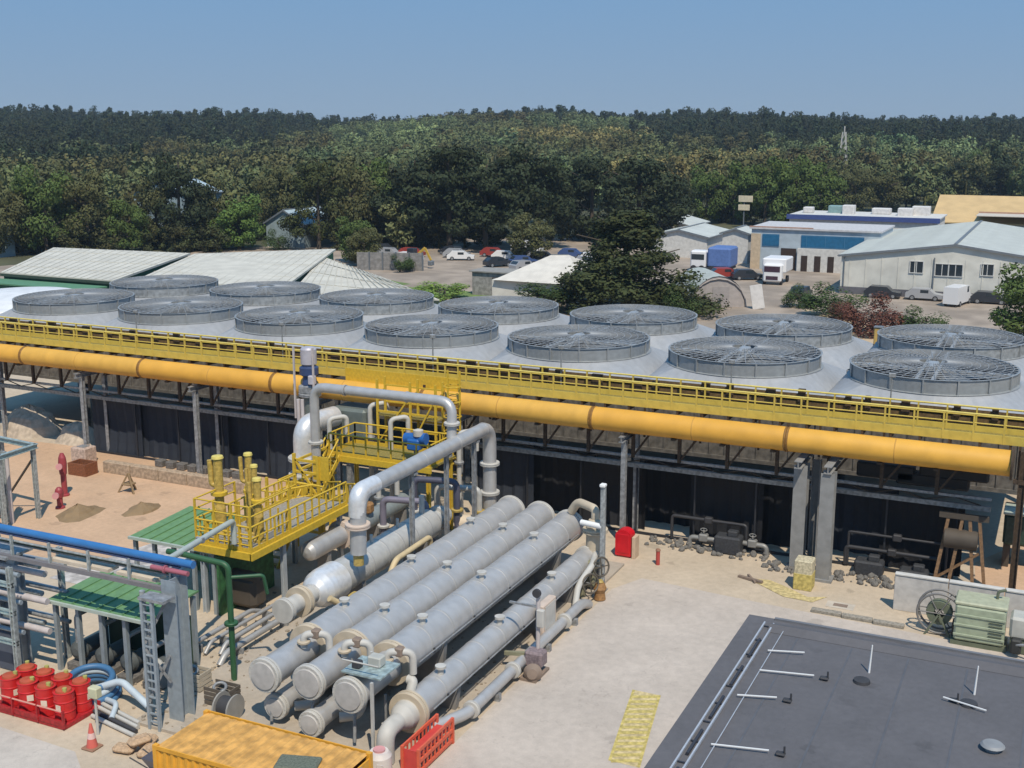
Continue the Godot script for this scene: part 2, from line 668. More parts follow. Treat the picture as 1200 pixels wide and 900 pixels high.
	struct("track", Geo.new().flat([Vector2(-27, -136), Vector2(-19, -118), Vector2(-15, -112), Vector2(-13.5, -113), Vector2(-16, -120), Vector2(-21, -136)], 0.010), mk("track_tan", c3(0.58, 0.45, 0.30), 0.95, 0.0, "concrete", 0.06))
	# open meadow and scrub on the hill
	var md := Geo.new()
	for i in 10:
		for j in 12:
			var q := []
			for e in [[0, 0], [1, 0], [1, 1], [0, 1]]:
				q.append(spot(520.0 + (i + e[0]) * 14.0, -150.0 + (j + e[1]) * 12.0 + (i + e[0]) * 3.0) + Vector3(0, 0.25, 0))
			md.quad(q[0], q[1], q[2], q[3])
	struct("meadow", md, mk("meadow", c3(0.15, 0.20, 0.07), 0.95, 0.0, "ground", 0.02))

# ------------------------------------------------------------------ air cooled condenser
const ROWS := [-63.9, -73.5]
func bay_x(k: int) -> float:
	return -5.95 - 9.95 * k

func build_condenser() -> void:
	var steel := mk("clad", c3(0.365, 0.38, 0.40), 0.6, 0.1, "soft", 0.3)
	var dark := mk("frame_steel", c3(0.20, 0.21, 0.22), 0.55, 0.3, "dirty", 0.4)
	var o := thing("air_condenser", "long grey air cooled condenser on legs behind the yellow walkway", "condenser", Vector3(-36, 0, -69))
	# hood: from the ring above to the square of its bay
	var h := Geo.new()
	for k in 48:
		var q := []
		for e in [0, 1]:
			var a: float = TAU * (k + e) / 48
			var dir := Vector2(cos(a), sin(a))
			var s := minf(4.972 / maxf(absf(dir.x), 0.001), 4.796 / maxf(absf(dir.y), 0.001))
			q.append(Vector3(dir.x * 4.25, 7.65, dir.y * 4.25))
			q.append(Vector3(dir.x * s, 6.75, dir.y * s))
		h.quad(q[0], q[2], q[3], q[1])
	h.box(Vector3(0, 6.7, 4.77), Vector3(9.9, 0.09, 0.04))
	var hm := h.mesh()
	for k in 7:
		for z in ROWS:
			var p := part(o, "hood", hm, steel, true)
			p.position = Vector3(bay_x(k), 0, z) - o.position
	# walls of the bundles, ribbed sheets, one a bay
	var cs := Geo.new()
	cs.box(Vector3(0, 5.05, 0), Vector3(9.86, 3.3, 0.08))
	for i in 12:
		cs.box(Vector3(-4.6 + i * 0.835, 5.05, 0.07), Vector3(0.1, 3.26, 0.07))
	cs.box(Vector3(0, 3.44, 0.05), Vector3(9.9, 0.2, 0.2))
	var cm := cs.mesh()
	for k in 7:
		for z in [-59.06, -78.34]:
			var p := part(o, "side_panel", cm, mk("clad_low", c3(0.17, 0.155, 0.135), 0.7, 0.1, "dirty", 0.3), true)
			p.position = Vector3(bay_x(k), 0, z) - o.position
	for x in [-0.93, -70.65]:
		for z in ROWS:
			var p := part(o, "side_panel", cm, steel, true)
			p.position = Vector3(x, 0, z + (0.0)) - o.position
			p.rotation.y = PI / 2
			p.scale.x = 0.965
	# finned bundles seen from below
	var bd := Geo.new().span(Vector3(-70.5, 3.45, -78.2), Vector3(-1.1, 3.95, -59.3))
	part(o, "tube_bundle", bd, mk("fins", c3(0.10, 0.10, 0.11), 0.6, 0.3))
	var cg := Geo.new().hbar(Vector3(0, 0, 0), Vector3(0, 3.44, 0), 0.35, 0.35, Vector3.RIGHT).mesh()
	for k in 8:
		for z in [-59.4, -68.7, -78.0]:
			var p := part(o, "leg", cg, dark, true)
			p.position = Vector3(-1.1 - 9.93 * k, 0, z) - o.position
	# fans: one built, the rest copies
	var f := thing("cooling_fan", "", "cooling fan", Vector3.ZERO, "cooling fans on the condenser deck")
	var ringm := mk("ring_steel", c3(0.34, 0.36, 0.37), 0.5, 0.35, "soft", 0.5)
	var rg := Geo.new()
	rg.lathe(Vector3.ZERO, Vector3.UP, [Vector2(4.10, 0.0), Vector2(4.10, 0.72), Vector2(4.16, 0.74), Vector2(4.22, 0.72), Vector2(4.14, 0.69), Vector2(4.14, 0.03), Vector2(4.3, 0.0)], 48)
	part(f, "fan_ring", rg, ringm, true)
	for k in 16:
		var a := TAU * k / 16
		var st := Geo.new().box(Vector3(0, 0.36, 0), Vector3(0.07, 0.69, 0.08))
		var p := part(f, "stiffener", st, ringm, true)
		p.position = Vector3(cos(a) * 4.18, 0, sin(a) * 4.18)
		p.rotation.y = -a
	var gd := Geo.new()
	for k in 48:
		var a := TAU * k / 48
		gd.tube(Vector3(cos(a) * 0.7, 0.90, sin(a) * 0.7), Vector3(cos(a) * 4.14, 0.745, sin(a) * 4.14), 0.018, -1, 4, false)
	for r in [0.7, 1.1, 1.5, 1.9, 2.3, 2.7, 3.1, 3.5, 3.9]:
		gd.torus(Vector3(0, 0.765 + 0.13 * (1.0 - r / 4.1), 0), Vector3.UP, r, 0.018, 36, 4)
	part(f, "guard_mesh", gd, mk("guard_wire", c3(0.33, 0.345, 0.36), 0.5, 0.3, ""), true)
	for s in [-0.38, 0.38]:
		part(f, "support_beam", Geo.new().box(Vector3(s, 0.6, 0), Vector3(0.16, 0.2, 8.16)), mk("beam_galv", c3(0.42, 0.44, 0.45), 0.5, 0.3), true)
	part(f, "cross_beam", Geo.new().box(Vector3(0, 0.42, 0), Vector3(8.16, 0.16, 0.3)), mk("beam_galv", c3(0.42, 0.44, 0.45)), true)
	part(f, "gearbox", Geo.new().cham(Vector3(0, 0.6, 0), Vector3(0.55, 0.5, 0.8), 0.06), mk("motor_grey", c3(0.30, 0.33, 0.36), 0.5), true)
	part(f, "motor", Geo.new().tube(Vector3(0, 0.66, 0.5), Vector3(0, 0.66, 1.35), 0.24, -1, 14), mk("motor_grey", c3(0.3, 0.33, 0.36)), true)
	var hub := part(f, "hub", Geo.new().lathe(Vector3(0, 0.12, 0), Vector3.UP, [Vector2(0, 0), Vector2(0.5, 0.0), Vector2(0.5, 0.16), Vector2(0.2, 0.26), Vector2(0, 0.26)], 18), mk("hub_dark", c3(0.13, 0.14, 0.15), 0.5), true)
	var bl := Geo.new()
	var prof := [[0.5, 0.18, 0.32], [1.2, 0.42, 0.30], [2.6, 0.40, 0.22], [4.0, 0.30, 0.14]]
	for i in 3:
		var a: Array = prof[i]
		var b: Array = prof[i + 1]
		var e := [Vector3(a[0], 0.22 + a[1] * a[2], -a[1]), Vector3(b[0], 0.22 + b[1] * b[2], -b[1]), Vector3(b[0], 0.22 - b[1] * b[2], b[1]), Vector3(a[0], 0.22 - a[1] * a[2], a[1])]
		bl.quad(e[0], e[1], e[2], e[3])
		var dn := Vector3(0, -0.05, 0)
		bl.quad(e[0] + dn, e[1] + dn, e[2] + dn, e[3] + dn)
		bl.quad(e[0], e[1], e[1] + dn, e[0] + dn)
		bl.quad(e[3], e[2], e[2] + dn, e[3] + dn)
	var bm := bl.mesh()
	for k in 6:
		var p := part(hub, "fan_blade", bm, mk("blade", c3(0.16, 0.18, 0.20), 0.45), true)
		p.rotation.y = TAU * k / 6 + 0.3
	var ords := ["first", "second", "third", "fourth", "fifth", "sixth", "seventh"]
	for r in 2:
		for k in 7:
			var lab: String = "grey caged cooling fan, %s from the warehouse end, %s" % [ords[k], "row along yellow walkway" if r == 0 else "row facing the trees"]
			var at := Vector3(bay_x(k), 7.66, ROWS[r])
			if r == 0 and k == 0:
				f.position = at
				f.set_meta("label", lab)
			else:
				var q := copy(f, at, lab)
				q.get_node("hub").rotation.y = (k * 2 + r) * 0.37
				var tone := [ringm, mk("ring_worn", c3(0.30, 0.31, 0.31), 0.6, 0.2, "dirty", 0.5), mk("ring_new", c3(0.38, 0.40, 0.41), 0.5, 0.3, "dirty", 0.4)]
				q.get_node("fan_ring").material_override = tone[(k * 3 + r * 2) % 3]
	# dust heaps and dark plant in front of the far end
	for m in [[-70.0, -57.5, 3.4, 1.7], [-63.5, -57.0, 2.8, 1.9], [-66.5, -54.2, 2.4, 0.9], [-58.8, -56.6, 1.8, 1.3]]:
		var hp := Geo.new()
		rng.seed = int(-m[0] * 10)
		var rings := []
		for i in 6:
			var ring := []
			for k in 14:
				var a := TAU * k / 14
				var u := 1.0 - i / 5.0
				var rr: float = m[2] * u * rng.randf_range(0.85, 1.12)
				ring.append(Vector3(m[0] + cos(a) * rr, m[3] * (1.0 - u * u) * rng.randf_range(0.9, 1.05), m[1] + sin(a) * rr * 0.7))
			rings.append(ring)
		for i in 5:
			for k in 14:
				hp.quad(rings[i][k], rings[i][(k + 1) % 14], rings[i + 1][(k + 1) % 14], rings[i + 1][k])
		var dl := {-700: "widest pale heap of earth in front of the condenser's far end", -635: "tallest pale earth heap below the far end of the yellow pipe", -665: "lowest pale earth heap in front of two taller heaps", -588: "narrow pale earth heap beside the dark wind screen"}
		one("earth_heap", hp, mk("heap", c3(0.55, 0.46, 0.36), 0.95, 0.0, "dirty", 0.3), dl[int(m[0] * 10)], "earth heap", "earth heaps below the far end of the pipe")

# ------------------------------------------------------------------ pipe bridge
func build_bridge() -> void:
	var galv := mk("galv", c3(0.36, 0.37, 0.38), 0.5, 0.3, "dirty", 0.5)
	var conc := mk("column_grey", c3(0.27, 0.27, 0.265), 0.7, 0.1, "soft", 0.3)
	var yellow := mk("yellow", c3(0.59, 0.44, 0.08), 0.6, 0.0, "soft", 0.3)
	var amber := mk("amber", c3(0.72, 0.385, 0.055), 0.55, 0.0, "soft", 0.12)
	var rust := mk("rust", c3(0.075, 0.048, 0.028), 0.8, 0.0, "dirty", 0.6)
	var b := thing("pipe_bridge", "long steel pipe bridge carrying the yellow pipe over dark screens", "pipe bridge", Vector3(-40, 0, -54.5))
	for x in [-10.4, -9.0]:
		var z := -53.6 if x < -10.0 else -52.7
		part(b, "column", Geo.new().hbar(Vector3(x, 0, z), Vector3(x, 5.15, z), 0.62, 0.6, Vector3.RIGHT).box(Vector3(x, 0.06, z), Vector3(0.9, 0.12, 0.9)), conc)
	part(b, "column", Geo.new().hbar(Vector3(-9.9, 0, -54.6), Vector3(-9.9, 5.15, -54.6), 0.4, 0.4), conc)
	part(b, "cross_beam", Geo.new().hbar(Vector3(-9.0, 5.33, -52.3), Vector3(-9.0, 5.33, -56.0), 0.35, 0.35), conc)
	part(b, "cross_beam", Geo.new().hbar(Vector3(-10.4, 5.33, -52.6), Vector3(-10.4, 5.33, -56.0), 0.35, 0.35), conc)
	for x in [-19.1, -28.3, -37.2, -45.9, -54.8, -64.0, -73.0]:
		for z in [-53.4, -55.3]:
			part(b, "column", Geo.new().hbar(Vector3(x, 0, z), Vector3(x, 5.3, z), 0.24, 0.26, Vector3.RIGHT), galv)
		part(b, "cross_beam", Geo.new().hbar(Vector3(x, 5.46, -52.9), Vector3(x, 5.46, -56.0), 0.26, 0.3), galv)
	# girder at the top of the screens
	for s in [[-29.0, -2.2], [-76.0, -38.0]]:
		part(b, "girder", Geo.new().span(Vector3(s[0], 3.62, -54.9), Vector3(s[1], 3.84, -54.66)), mk("girder_lit", c3(0.32, 0.32, 0.31), 0.5, 0.2, "dirty", 0.5))
		part(b, "girder", Geo.new().span(Vector3(s[0], 4.12, -54.86), Vector3(s[1], 4.24, -54.70)), galv)
		var lace := Geo.new()
		var x: float = s[0]
		var up := true
		while x < s[1] - 1.2:
			lace.bar(Vector3(x, 3.84 if up else 4.12, -54.78), Vector3(x + 1.2, 4.12 if up else 3.84, -54.78), 0.05, 0.05)
			up = not up
			x += 1.2
		part(b, "lattice", lace, rust)
	var x0 := -74.4
	var bm := Geo.new().box(Vector3(0, 4.95, -54.35), Vector3(0.16, 1.42, 0.16)).bar(Vector3(0, 4.3, -54.4), Vector3(0.9, 5.6, -54.4), 0.1, 0.1).box(Vector3(0, 5.68, -53.9), Vector3(0.22, 0.1, 1.4)).mesh()
	while x0 < -2.5:
		if absf(x0 + 33.5) > 4.6:
			part(b, "bracket", bm, rust, true).position = Vector3(x0 + 40, 0, 54.5)
		x0 += 2.41
	for q in [[-8.2, -5.6, 4.75, 0.36], [-6.4, -3.2, 4.55, 0.30], [-5.4, -2.4, 5.0, 0.26]]:
		part(b, "duct", Geo.new().cham(Vector3((q[0] + q[1]) * 0.5, q[2], -55.6), Vector3(q[1] - q[0], q[3] * 2.0, 0.7), 0.08), mk("duct_black", c3(0.02, 0.018, 0.016), 0.7))
	# hangers below the walkway
	var w := thing("pipe_walkway", "yellow railed walkway running above the large yellow pipe", "walkway", Vector3(-36, 7, -54.4))
	part(w, "deck", Geo.new().span(Vector3(-77, 7.06, -55.3), Vector3(1.2, 7.12, -53.95)), mk("grating", c3(0.30, 0.24, 0.06), 0.7, 0.0, "dirty", 1.0))
	for z in [-53.9, -55.34]:
		part(w, "toe_board", Geo.new().span(Vector3(-77, 6.98, z - 0.03), Vector3(1.2, 7.36, z + 0.03)), yellow)
		part(w, "handrail", Geo.new().tube(Vector3(-77, 8.22, z), Vector3(1.2, 8.22, z), 0.045, -1, 8), mk("yellow_pale", c3(0.68, 0.55, 0.14), 0.5, 0.0, "soft", 0.6))
		part(w, "middle_rail", Geo.new().tube(Vector3(-77, 7.82, z), Vector3(1.2, 7.82, z), 0.03, -1, 6), yellow)
	var pm := Geo.new().box(Vector3(0, 0.6, 0), Vector3(0.07, 1.24, 0.09)).mesh()
	for k in 63:
		for z in [-53.9, -55.34]:
			part(w, "rail_post", pm, yellow, true).position = Vector3(-76.9 + k * 1.25 + 36, 0.0, z + 54.4)
	var sm := Geo.new().box(Vector3(0, 0, 0), Vector3(0.1, 0.3, 1.3)).mesh()
	for k in 63:
		part(w, "joist", sm, rust, true).position = Vector3(-76.6 + k * 1.25 + 36, -0.1, -0.15)
	# cable tray and small lines behind the walkway
	var t := thing("cable_tray", "brown cable tray with side rungs fixed behind the yellow walkway", "cable tray", Vector3(-36, 7, -55.9))
	part(t, "tray", Geo.new().span(Vector3(-76, 7.3, -56.3), Vector3(1.0, 7.36, -55.6)).span(Vector3(-76, 7.36, -56.3), Vector3(1, 7.62, -56.26)).span(Vector3(-76, 7.36, -55.64), Vector3(1, 7.66, -55.6)).span(Vector3(-76, 7.78, -56.2), Vector3(1, 7.82, -55.62)).span(Vector3(-76, 7.82, -55.64), Vector3(1, 8.02, -55.6)), mk("tray", c3(0.16, 0.10, 0.04), 0.7, 0.0, "dirty", 0.7))
	rng.seed = 12
	for k in 44:
		var x := -75.0 + k * 1.73 + rng.randf_range(-0.5, 0.5)
		part(t, "junction_box", Geo.new().cham(Vector3(x, 7.62 + rng.randf_range(0.05, 0.3), -55.55), Vector3(rng.randf_range(0.25, 0.6), rng.randf_range(0.4, 0.75), 0.2), 0.02), rust)
	for k in 26:
		var x := -75.0 + k * 2.95
		part(t, "tray_leg", Geo.new().box(Vector3(x, 6.1, -56.0), Vector3(0.1, 2.4, 0.1)), rust)
	# lamp posts along the back rail, thin
	var np := 0
	for x in [-6.9, -14.4, -23.4, -31.0, -41.0, -52.0]:
		var lp := thing("walkway_post", "", "instrument post", Vector3(x, 7.12, -55.5), "thin posts along the walkway")
		lp.set_meta("label", ORD[np] + " thin grey post from the pipe's flanged end on the walkway's far rail")
		np += 1
		part(lp, "post", Geo.new().tube(Vector3(x, 7.12, -55.46), Vector3(x, 9.3, -55.46), 0.035, -1, 6), galv)
		part(lp, "head", Geo.new().cham(Vector3(x, 9.32, -55.46), Vector3(0.3, 0.2, 0.16), 0.02), galv)
	# the pipe, in flanged lengths
	var p := thing("vapour_pipe", "thick yellow pipe in long jointed lengths under the walkway", "pipe", Vector3(-36, 5.7, -53.5))
	var a := -1.45
	for k in 8:
		var e := a - 9.67
		part(p, "pipe_section", Geo.new().tube(Vector3(a - 0.05, 6.28, -53.5), Vector3(e + 0.05, 6.28, -53.5), 0.57, -1, 28, false), [amber, mk("amber_faded", c3(0.69, 0.385, 0.065), 0.6, 0.0, "soft", 0.14), mk("amber_deep", c3(0.71, 0.37, 0.05), 0.55, 0.0, "soft", 0.1)][(k * 2) % 3])
		part(p, "joint_band", Geo.new().lathe(Vector3(e, 6.28, -53.5), Vector3.RIGHT, [Vector2(0.57, -0.11), Vector2(0.60, -0.08), Vector2(0.60, -0.02), Vector2(0.565, 0.0), Vector2(0.60, 0.02), Vector2(0.60, 0.08), Vector2(0.57, 0.11)], 28), mk("amber_dark", c3(0.30, 0.15, 0.03), 0.6, 0.0, "dirty", 0.8))
		part(p, "weld_seam", Geo.new().lathe(Vector3((a + e) * 0.5 + 0.4 * sin(k * 2.0), 6.28, -53.5), Vector3.RIGHT, [Vector2(0.57, -0.03), Vector2(0.578, -0.01), Vector2(0.578, 0.01), Vector2(0.57, 0.03)], 28), mk("amber_weld", c3(0.55, 0.29, 0.05), 0.7))
		part(p, "lifting_lug", Geo.new().bar(Vector3(e, 6.8, -53.5), Vector3(e, 7.06, -53.5), 0.06, 0.14), rust)
		a = e
	part(p, "end_flange", Geo.new().lathe(Vector3(-1.5, 6.28, -53.5), Vector3.RIGHT, [Vector2(0.57, 0.0), Vector2(0.72, 0.0), Vector2(0.72, 0.09), Vector2(0.4, 0.11), Vector2(0, 0.13)], 28), rust)
	var vs := thing("pipe_stand", "brown upright stand at the end flange of the yellow pipe", "pipe stand", Vector3(-1.0, 0, -53.5))
	part(vs, "upright", Geo.new().hbar(Vector3(-1.0, 0, -53.3), Vector3(-1.0, 6.9, -53.3), 0.24, 0.3), rust)
	part(vs, "arm", Geo.new().bar(Vector3(-1.35, 5.55, -53.3), Vector3(-0.5, 5.55, -53.3), 0.2, 0.2), rust)
	# dark wind screens
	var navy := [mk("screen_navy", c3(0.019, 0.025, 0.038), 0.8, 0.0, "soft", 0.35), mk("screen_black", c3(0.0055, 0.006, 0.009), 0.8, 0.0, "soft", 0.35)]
	for s in [[-55.6, -38.6, 5, "navy", 0], [-28.2, -3.6, 8, "black", 1]]:
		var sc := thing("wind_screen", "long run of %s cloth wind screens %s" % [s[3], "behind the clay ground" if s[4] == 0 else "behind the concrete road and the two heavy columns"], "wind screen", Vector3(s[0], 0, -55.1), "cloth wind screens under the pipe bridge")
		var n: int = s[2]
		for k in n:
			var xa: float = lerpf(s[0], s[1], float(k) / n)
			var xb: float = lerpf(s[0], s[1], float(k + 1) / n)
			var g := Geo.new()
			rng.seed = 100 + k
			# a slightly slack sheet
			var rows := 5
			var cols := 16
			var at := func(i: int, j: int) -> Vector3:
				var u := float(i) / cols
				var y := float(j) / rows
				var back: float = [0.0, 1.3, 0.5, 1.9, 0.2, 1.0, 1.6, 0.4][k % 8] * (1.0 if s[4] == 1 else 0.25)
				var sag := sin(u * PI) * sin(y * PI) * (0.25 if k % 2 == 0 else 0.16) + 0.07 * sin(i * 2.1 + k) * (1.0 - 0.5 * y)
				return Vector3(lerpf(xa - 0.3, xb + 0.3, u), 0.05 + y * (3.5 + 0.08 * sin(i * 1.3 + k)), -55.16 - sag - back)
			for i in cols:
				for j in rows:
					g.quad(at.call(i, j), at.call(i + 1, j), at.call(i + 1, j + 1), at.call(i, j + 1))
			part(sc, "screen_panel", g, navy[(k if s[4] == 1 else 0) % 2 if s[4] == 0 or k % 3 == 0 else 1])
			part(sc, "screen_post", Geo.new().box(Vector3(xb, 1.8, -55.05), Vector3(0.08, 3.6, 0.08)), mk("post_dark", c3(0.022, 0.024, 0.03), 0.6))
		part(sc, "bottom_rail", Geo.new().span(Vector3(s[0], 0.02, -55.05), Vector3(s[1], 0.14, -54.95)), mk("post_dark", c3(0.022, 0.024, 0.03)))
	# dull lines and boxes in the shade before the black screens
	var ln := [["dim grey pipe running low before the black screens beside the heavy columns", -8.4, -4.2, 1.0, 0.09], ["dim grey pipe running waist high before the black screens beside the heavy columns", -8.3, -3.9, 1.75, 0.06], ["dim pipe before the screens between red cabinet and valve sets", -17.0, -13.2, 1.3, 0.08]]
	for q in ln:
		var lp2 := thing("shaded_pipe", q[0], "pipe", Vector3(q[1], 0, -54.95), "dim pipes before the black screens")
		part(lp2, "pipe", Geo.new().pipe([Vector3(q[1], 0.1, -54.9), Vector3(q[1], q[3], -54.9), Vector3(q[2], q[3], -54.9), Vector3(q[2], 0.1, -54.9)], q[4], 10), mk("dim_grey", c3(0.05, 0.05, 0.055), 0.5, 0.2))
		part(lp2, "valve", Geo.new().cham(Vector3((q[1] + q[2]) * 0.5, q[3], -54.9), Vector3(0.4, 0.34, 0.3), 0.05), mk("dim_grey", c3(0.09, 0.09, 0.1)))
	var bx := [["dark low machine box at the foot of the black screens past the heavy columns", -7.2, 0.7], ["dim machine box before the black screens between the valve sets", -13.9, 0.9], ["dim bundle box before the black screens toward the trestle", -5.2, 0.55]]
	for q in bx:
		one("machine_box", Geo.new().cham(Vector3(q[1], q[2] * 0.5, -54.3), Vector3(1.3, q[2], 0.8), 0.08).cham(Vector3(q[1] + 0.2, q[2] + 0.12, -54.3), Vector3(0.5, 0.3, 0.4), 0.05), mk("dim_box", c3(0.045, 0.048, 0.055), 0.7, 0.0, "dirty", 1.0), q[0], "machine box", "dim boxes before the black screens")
	# low sleepers at the foot of the navy screens
	for k in 9:
		var x := -49.6 + k * 0.86
		one("sleeper", Geo.new().cham(Vector3(x, 0.22, -54.2 + k * 0.02), Vector3(0.6, 0.44, 0.5), 0.05), mk("sleeper", c3(0.17, 0.16, 0.15), 0.85, 0.0, "dirty", 0.8), ORD[8 - k] + " grey block from the vent platform end at the navy screen's foot", "concrete block", "blocks at the foot of the screen")
	# rubble along the black screens
	rng.seed = 41
	var rb := Geo.new()
	for k in 240:
		var x := rng.randf_range(-18.0, -4.0)
		var z := -54.0 + rng.randf_range(-0.8, 0.5) + (0.8 if x > -12.0 else 0.0)
		var s := rng.randf_range(0.08, 0.34)
		rb.cham(Vector3(x, s * 0.3, z), Vector3(s, s * 0.7, s * 0.8), s * 0.2, Basis.from_euler(Vector3(rng.randf(), rng.randf() * 6, rng.randf())))
	one("rubble", rb, mk("rubble", c3(0.19, 0.18, 0.165), 0.9, 0.0, "dirty", 1.5), "dark broken stones strewn along the foot of the black screens", "rubble", "", "stuff")
	# valve sets standing in front of the black screens
	var vq := [[-15.2, -54.4, "grey valve cluster with pipe stubs before the black screens"], [-12.8, -54.6, "smaller grey valve set beside the heavy column before the screens"]]
	for q in vq:
		var vv := thing("valve_set", q[2], "valve", Vector3(q[0], 0, q[1]), "valve sets before the screens")
		var cx := Vector3(q[0], 0, q[1])
		part(vv, "pipe_stub", Geo.new().pipe([cx + Vector3(-0.7, 0, 0), cx + Vector3(-0.7, 0.5, 0), cx + Vector3(0.7, 0.5, 0), cx + Vector3(0.7, 0, 0)], 0.12, 10), mk("stub", c3(0.28, 0.28, 0.27), 0.5, 0.3))
		part(vv, "valve_body", Geo.new().cham(cx + Vector3(0, 0.55, 0), Vector3(0.45, 0.4, 0.35), 0.06), mk("stub", c3(0.28, 0.28, 0.27)))
		part(vv, "stem", Geo.new().tube(cx + Vector3(0, 0.7, 0), cx + Vector3(0, 0.95, 0), 0.04, -1, 8), mk("stub", c3(0.28, 0.28, 0.27)))
		part(vv, "handwheel", Geo.new().torus(cx + Vector3(0, 0.95, 0), Vector3(0.1, 1, 0.1), 0.16, 0.025, 16, 5), mk("stub", c3(0.28, 0.28, 0.27)))

# ------------------------------------------------------------------ flat roof
func build_roof() -> void:
	var mem := mk("membrane", c3(0.122, 0.12, 0.132), 0.85, 0.0, "concrete", 0.08)
	var trim := mk("roof_trim", c3(0.46, 0.49, 0.54), 0.5, 0.2, "soft", 0.5)
	var o := thing("flat_roof_building", "low building with a dark grey flat roof and conductor wires", "building", Vector3(0, 0, -22))
	part(o, "wall", Geo.new().span(Vector3(-8.75, 0, -37.8), Vector3(9, 3.7, -6)), mk("wall_grey", c3(0.42, 0.41, 0.39), 0.85))
	var rf := part(o, "roof", Geo.new().span(Vector3(-8.9, 3.7, -38.0), Vector3(9.2, 4.0, -6)), mem)
	part(rf, "edge_trim", Geo.new().span(Vector3(-8.0, 3.98, -37.99), Vector3(9.2, 4.07, -37.86)), mk("trim_dark", c3(0.16, 0.165, 0.18), 0.6))
	# upstand along the far edge
	var ups := Geo.new()
	ups.quad(Vector3(-8.0, 4.02, -37.6), Vector3(9.2, 4.02, -37.6), Vector3(9.2, 4.16, -37.15), Vector3(-8.0, 4.16, -37.15))
	ups.quad(Vector3(-8.0, 4.16, -37.15), Vector3(9.2, 4.16, -37.15), Vector3(9.2, 4.01, -36.8), Vector3(-8.0, 4.01, -36.8))
	part(rf, "upstand", ups, mem)
	# welded seams of the sheets
	for k in 9:
		var x := -7.0 + k * 1.75
		part(rf, "seam", Geo.new().span(Vector3(x, 4.0, -36.7), Vector3(x + 0.06, 4.006, -6)), mk("seam", c3(0.10, 0.104, 0.118), 0.7))
	var lad := Geo.new()
	for x in [-8.22, -7.92]:
		lad.span(Vector3(x - 0.025, 4.02, -37.4), Vector3(x + 0.025, 4.10, -8))
	part(o, "ladder_tray", lad, trim)
	var rungs := Geo.new()
	rng.seed = 3
	for k in range(0, 70, 3):
		rungs.span(Vector3(-8.2, 4.03, -37.2 + k * 0.4), Vector3(-7.94, 4.05, -37.15 + k * 0.4))
	part(o, "ladder_rung", rungs, mk("dark_cable", c3(0.035, 0.038, 0.05), 0.6))
	for k in 8:
		var z := -36.0 + k * 2.2
		part(o, "cable", Geo.new().tube(Vector3(-8.06, 4.06, z), Vector3(-8.06, 4.06, z + 1.4), 0.05, -1, 6), mk("dark_cable", c3(0.035, 0.038, 0.05)))
	part(o, "conductor", Geo.new().tube(Vector3(-7.5, 4.06, -37.1), Vector3(-7.55, 4.06, -8), 0.018, -1, 5), trim)
	# branch conductors to clamps and rods
	for q in [[-7.6, -35.2, 1.1, 0.0], [-7.5, -33.7, 1.6, 1.0], [-7.7, -31.8, 1.1, 1.0], [-7.6, -28.7, 1.5, 1.0], [-1.0, -33.9, -1.2, 1.0]]:
		var e: float = q[0] + q[2]
		part(o, "branch_conductor", Geo.new().bar(Vector3(q[0], 4.1, q[1]), Vector3(e, 4.12, q[1] - 0.3), 0.035, 0.03), mk("white_rod", c3(0.75, 0.75, 0.74), 0.5, 0.0, ""))
		if q[3] > 0.0:
			var cl := part(o, "roof_clamp", Geo.new().cham(Vector3(e + 0.3, 4.07, q[1] - 0.35), Vector3(0.26, 0.08, 0.2), 0.03), mk("clamp", c3(0.045, 0.045, 0.05), 0.7))
			part(cl, "clamp_post", Geo.new().tube(Vector3(e + 0.4, 4.07, q[1] - 0.35), Vector3(e + 0.4, 4.3, q[1] - 0.35), 0.03, -1, 6), mk("clamp", c3(0.045, 0.045, 0.05)))
	for q in [[-4.45, -35.15], [-1.4, -35.0], [1.9, -34.6]]:
		part(o, "lightning_rod", Geo.new().tube(Vector3(q[0], 4.0, q[1]), Vector3(q[0] + 0.04, 4.9, q[1] - 0.05), 0.035, 0.02, 8), mk("white_rod", c3(0.75, 0.75, 0.74)))
		part(o, "rod_block", Geo.new().lathe(Vector3(q[0] - 0.1, 4.0, q[1] + 0.75), Vector3.UP, [Vector2(0.26, 0), Vector2(0.24, 0.09), Vector2(0.1, 0.11), Vector2(0, 0.11)], 14), mk("clamp", c3(0.045, 0.045, 0.05)))
	part(o, "roof_vent", Geo.new().lathe(Vector3(-0.7, 4.0, -31.8), Vector3.UP, [Vector2(0.2, 0), Vector2(0.2, 0.1), Vector2(0.32, 0.14), Vector2(0.26, 0.2), Vector2(0, 0.22)], 16), mk("vent_grey", c3(0.26, 0.27, 0.28), 0.6))

# ------------------------------------------------------------------ heat exchangers
func flange(at: Vector3, axis: Vector3, r: float, t: float) -> Geo:
	var g := Geo.new()
	g.lathe(at - axis * t * 0.5, axis, [Vector2(0, 0), Vector2(r - 0.02, 0), Vector2(r, 0.02), Vector2(r, t * 0.42), Vector2(r - 0.05, t * 0.46), Vector2(r - 0.05, t * 0.54), Vector2(r, t * 0.58), Vector2(r, t - 0.02), Vector2(r - 0.02, t), Vector2(0, t)], 28)
	return g

func bolts(g: Geo, at: Vector3, axis: Vector3, r: float, n: int) -> Geo:
	var f := g.frame_of(axis)
	for k in n:
		var a := TAU * k / n
		var e: Vector3 = at + (f[0] * cos(a) + f[1] * sin(a)) * r
		g.tube(e - axis * 0.13, e + axis * 0.13, 0.03, -1, 5)
	return g

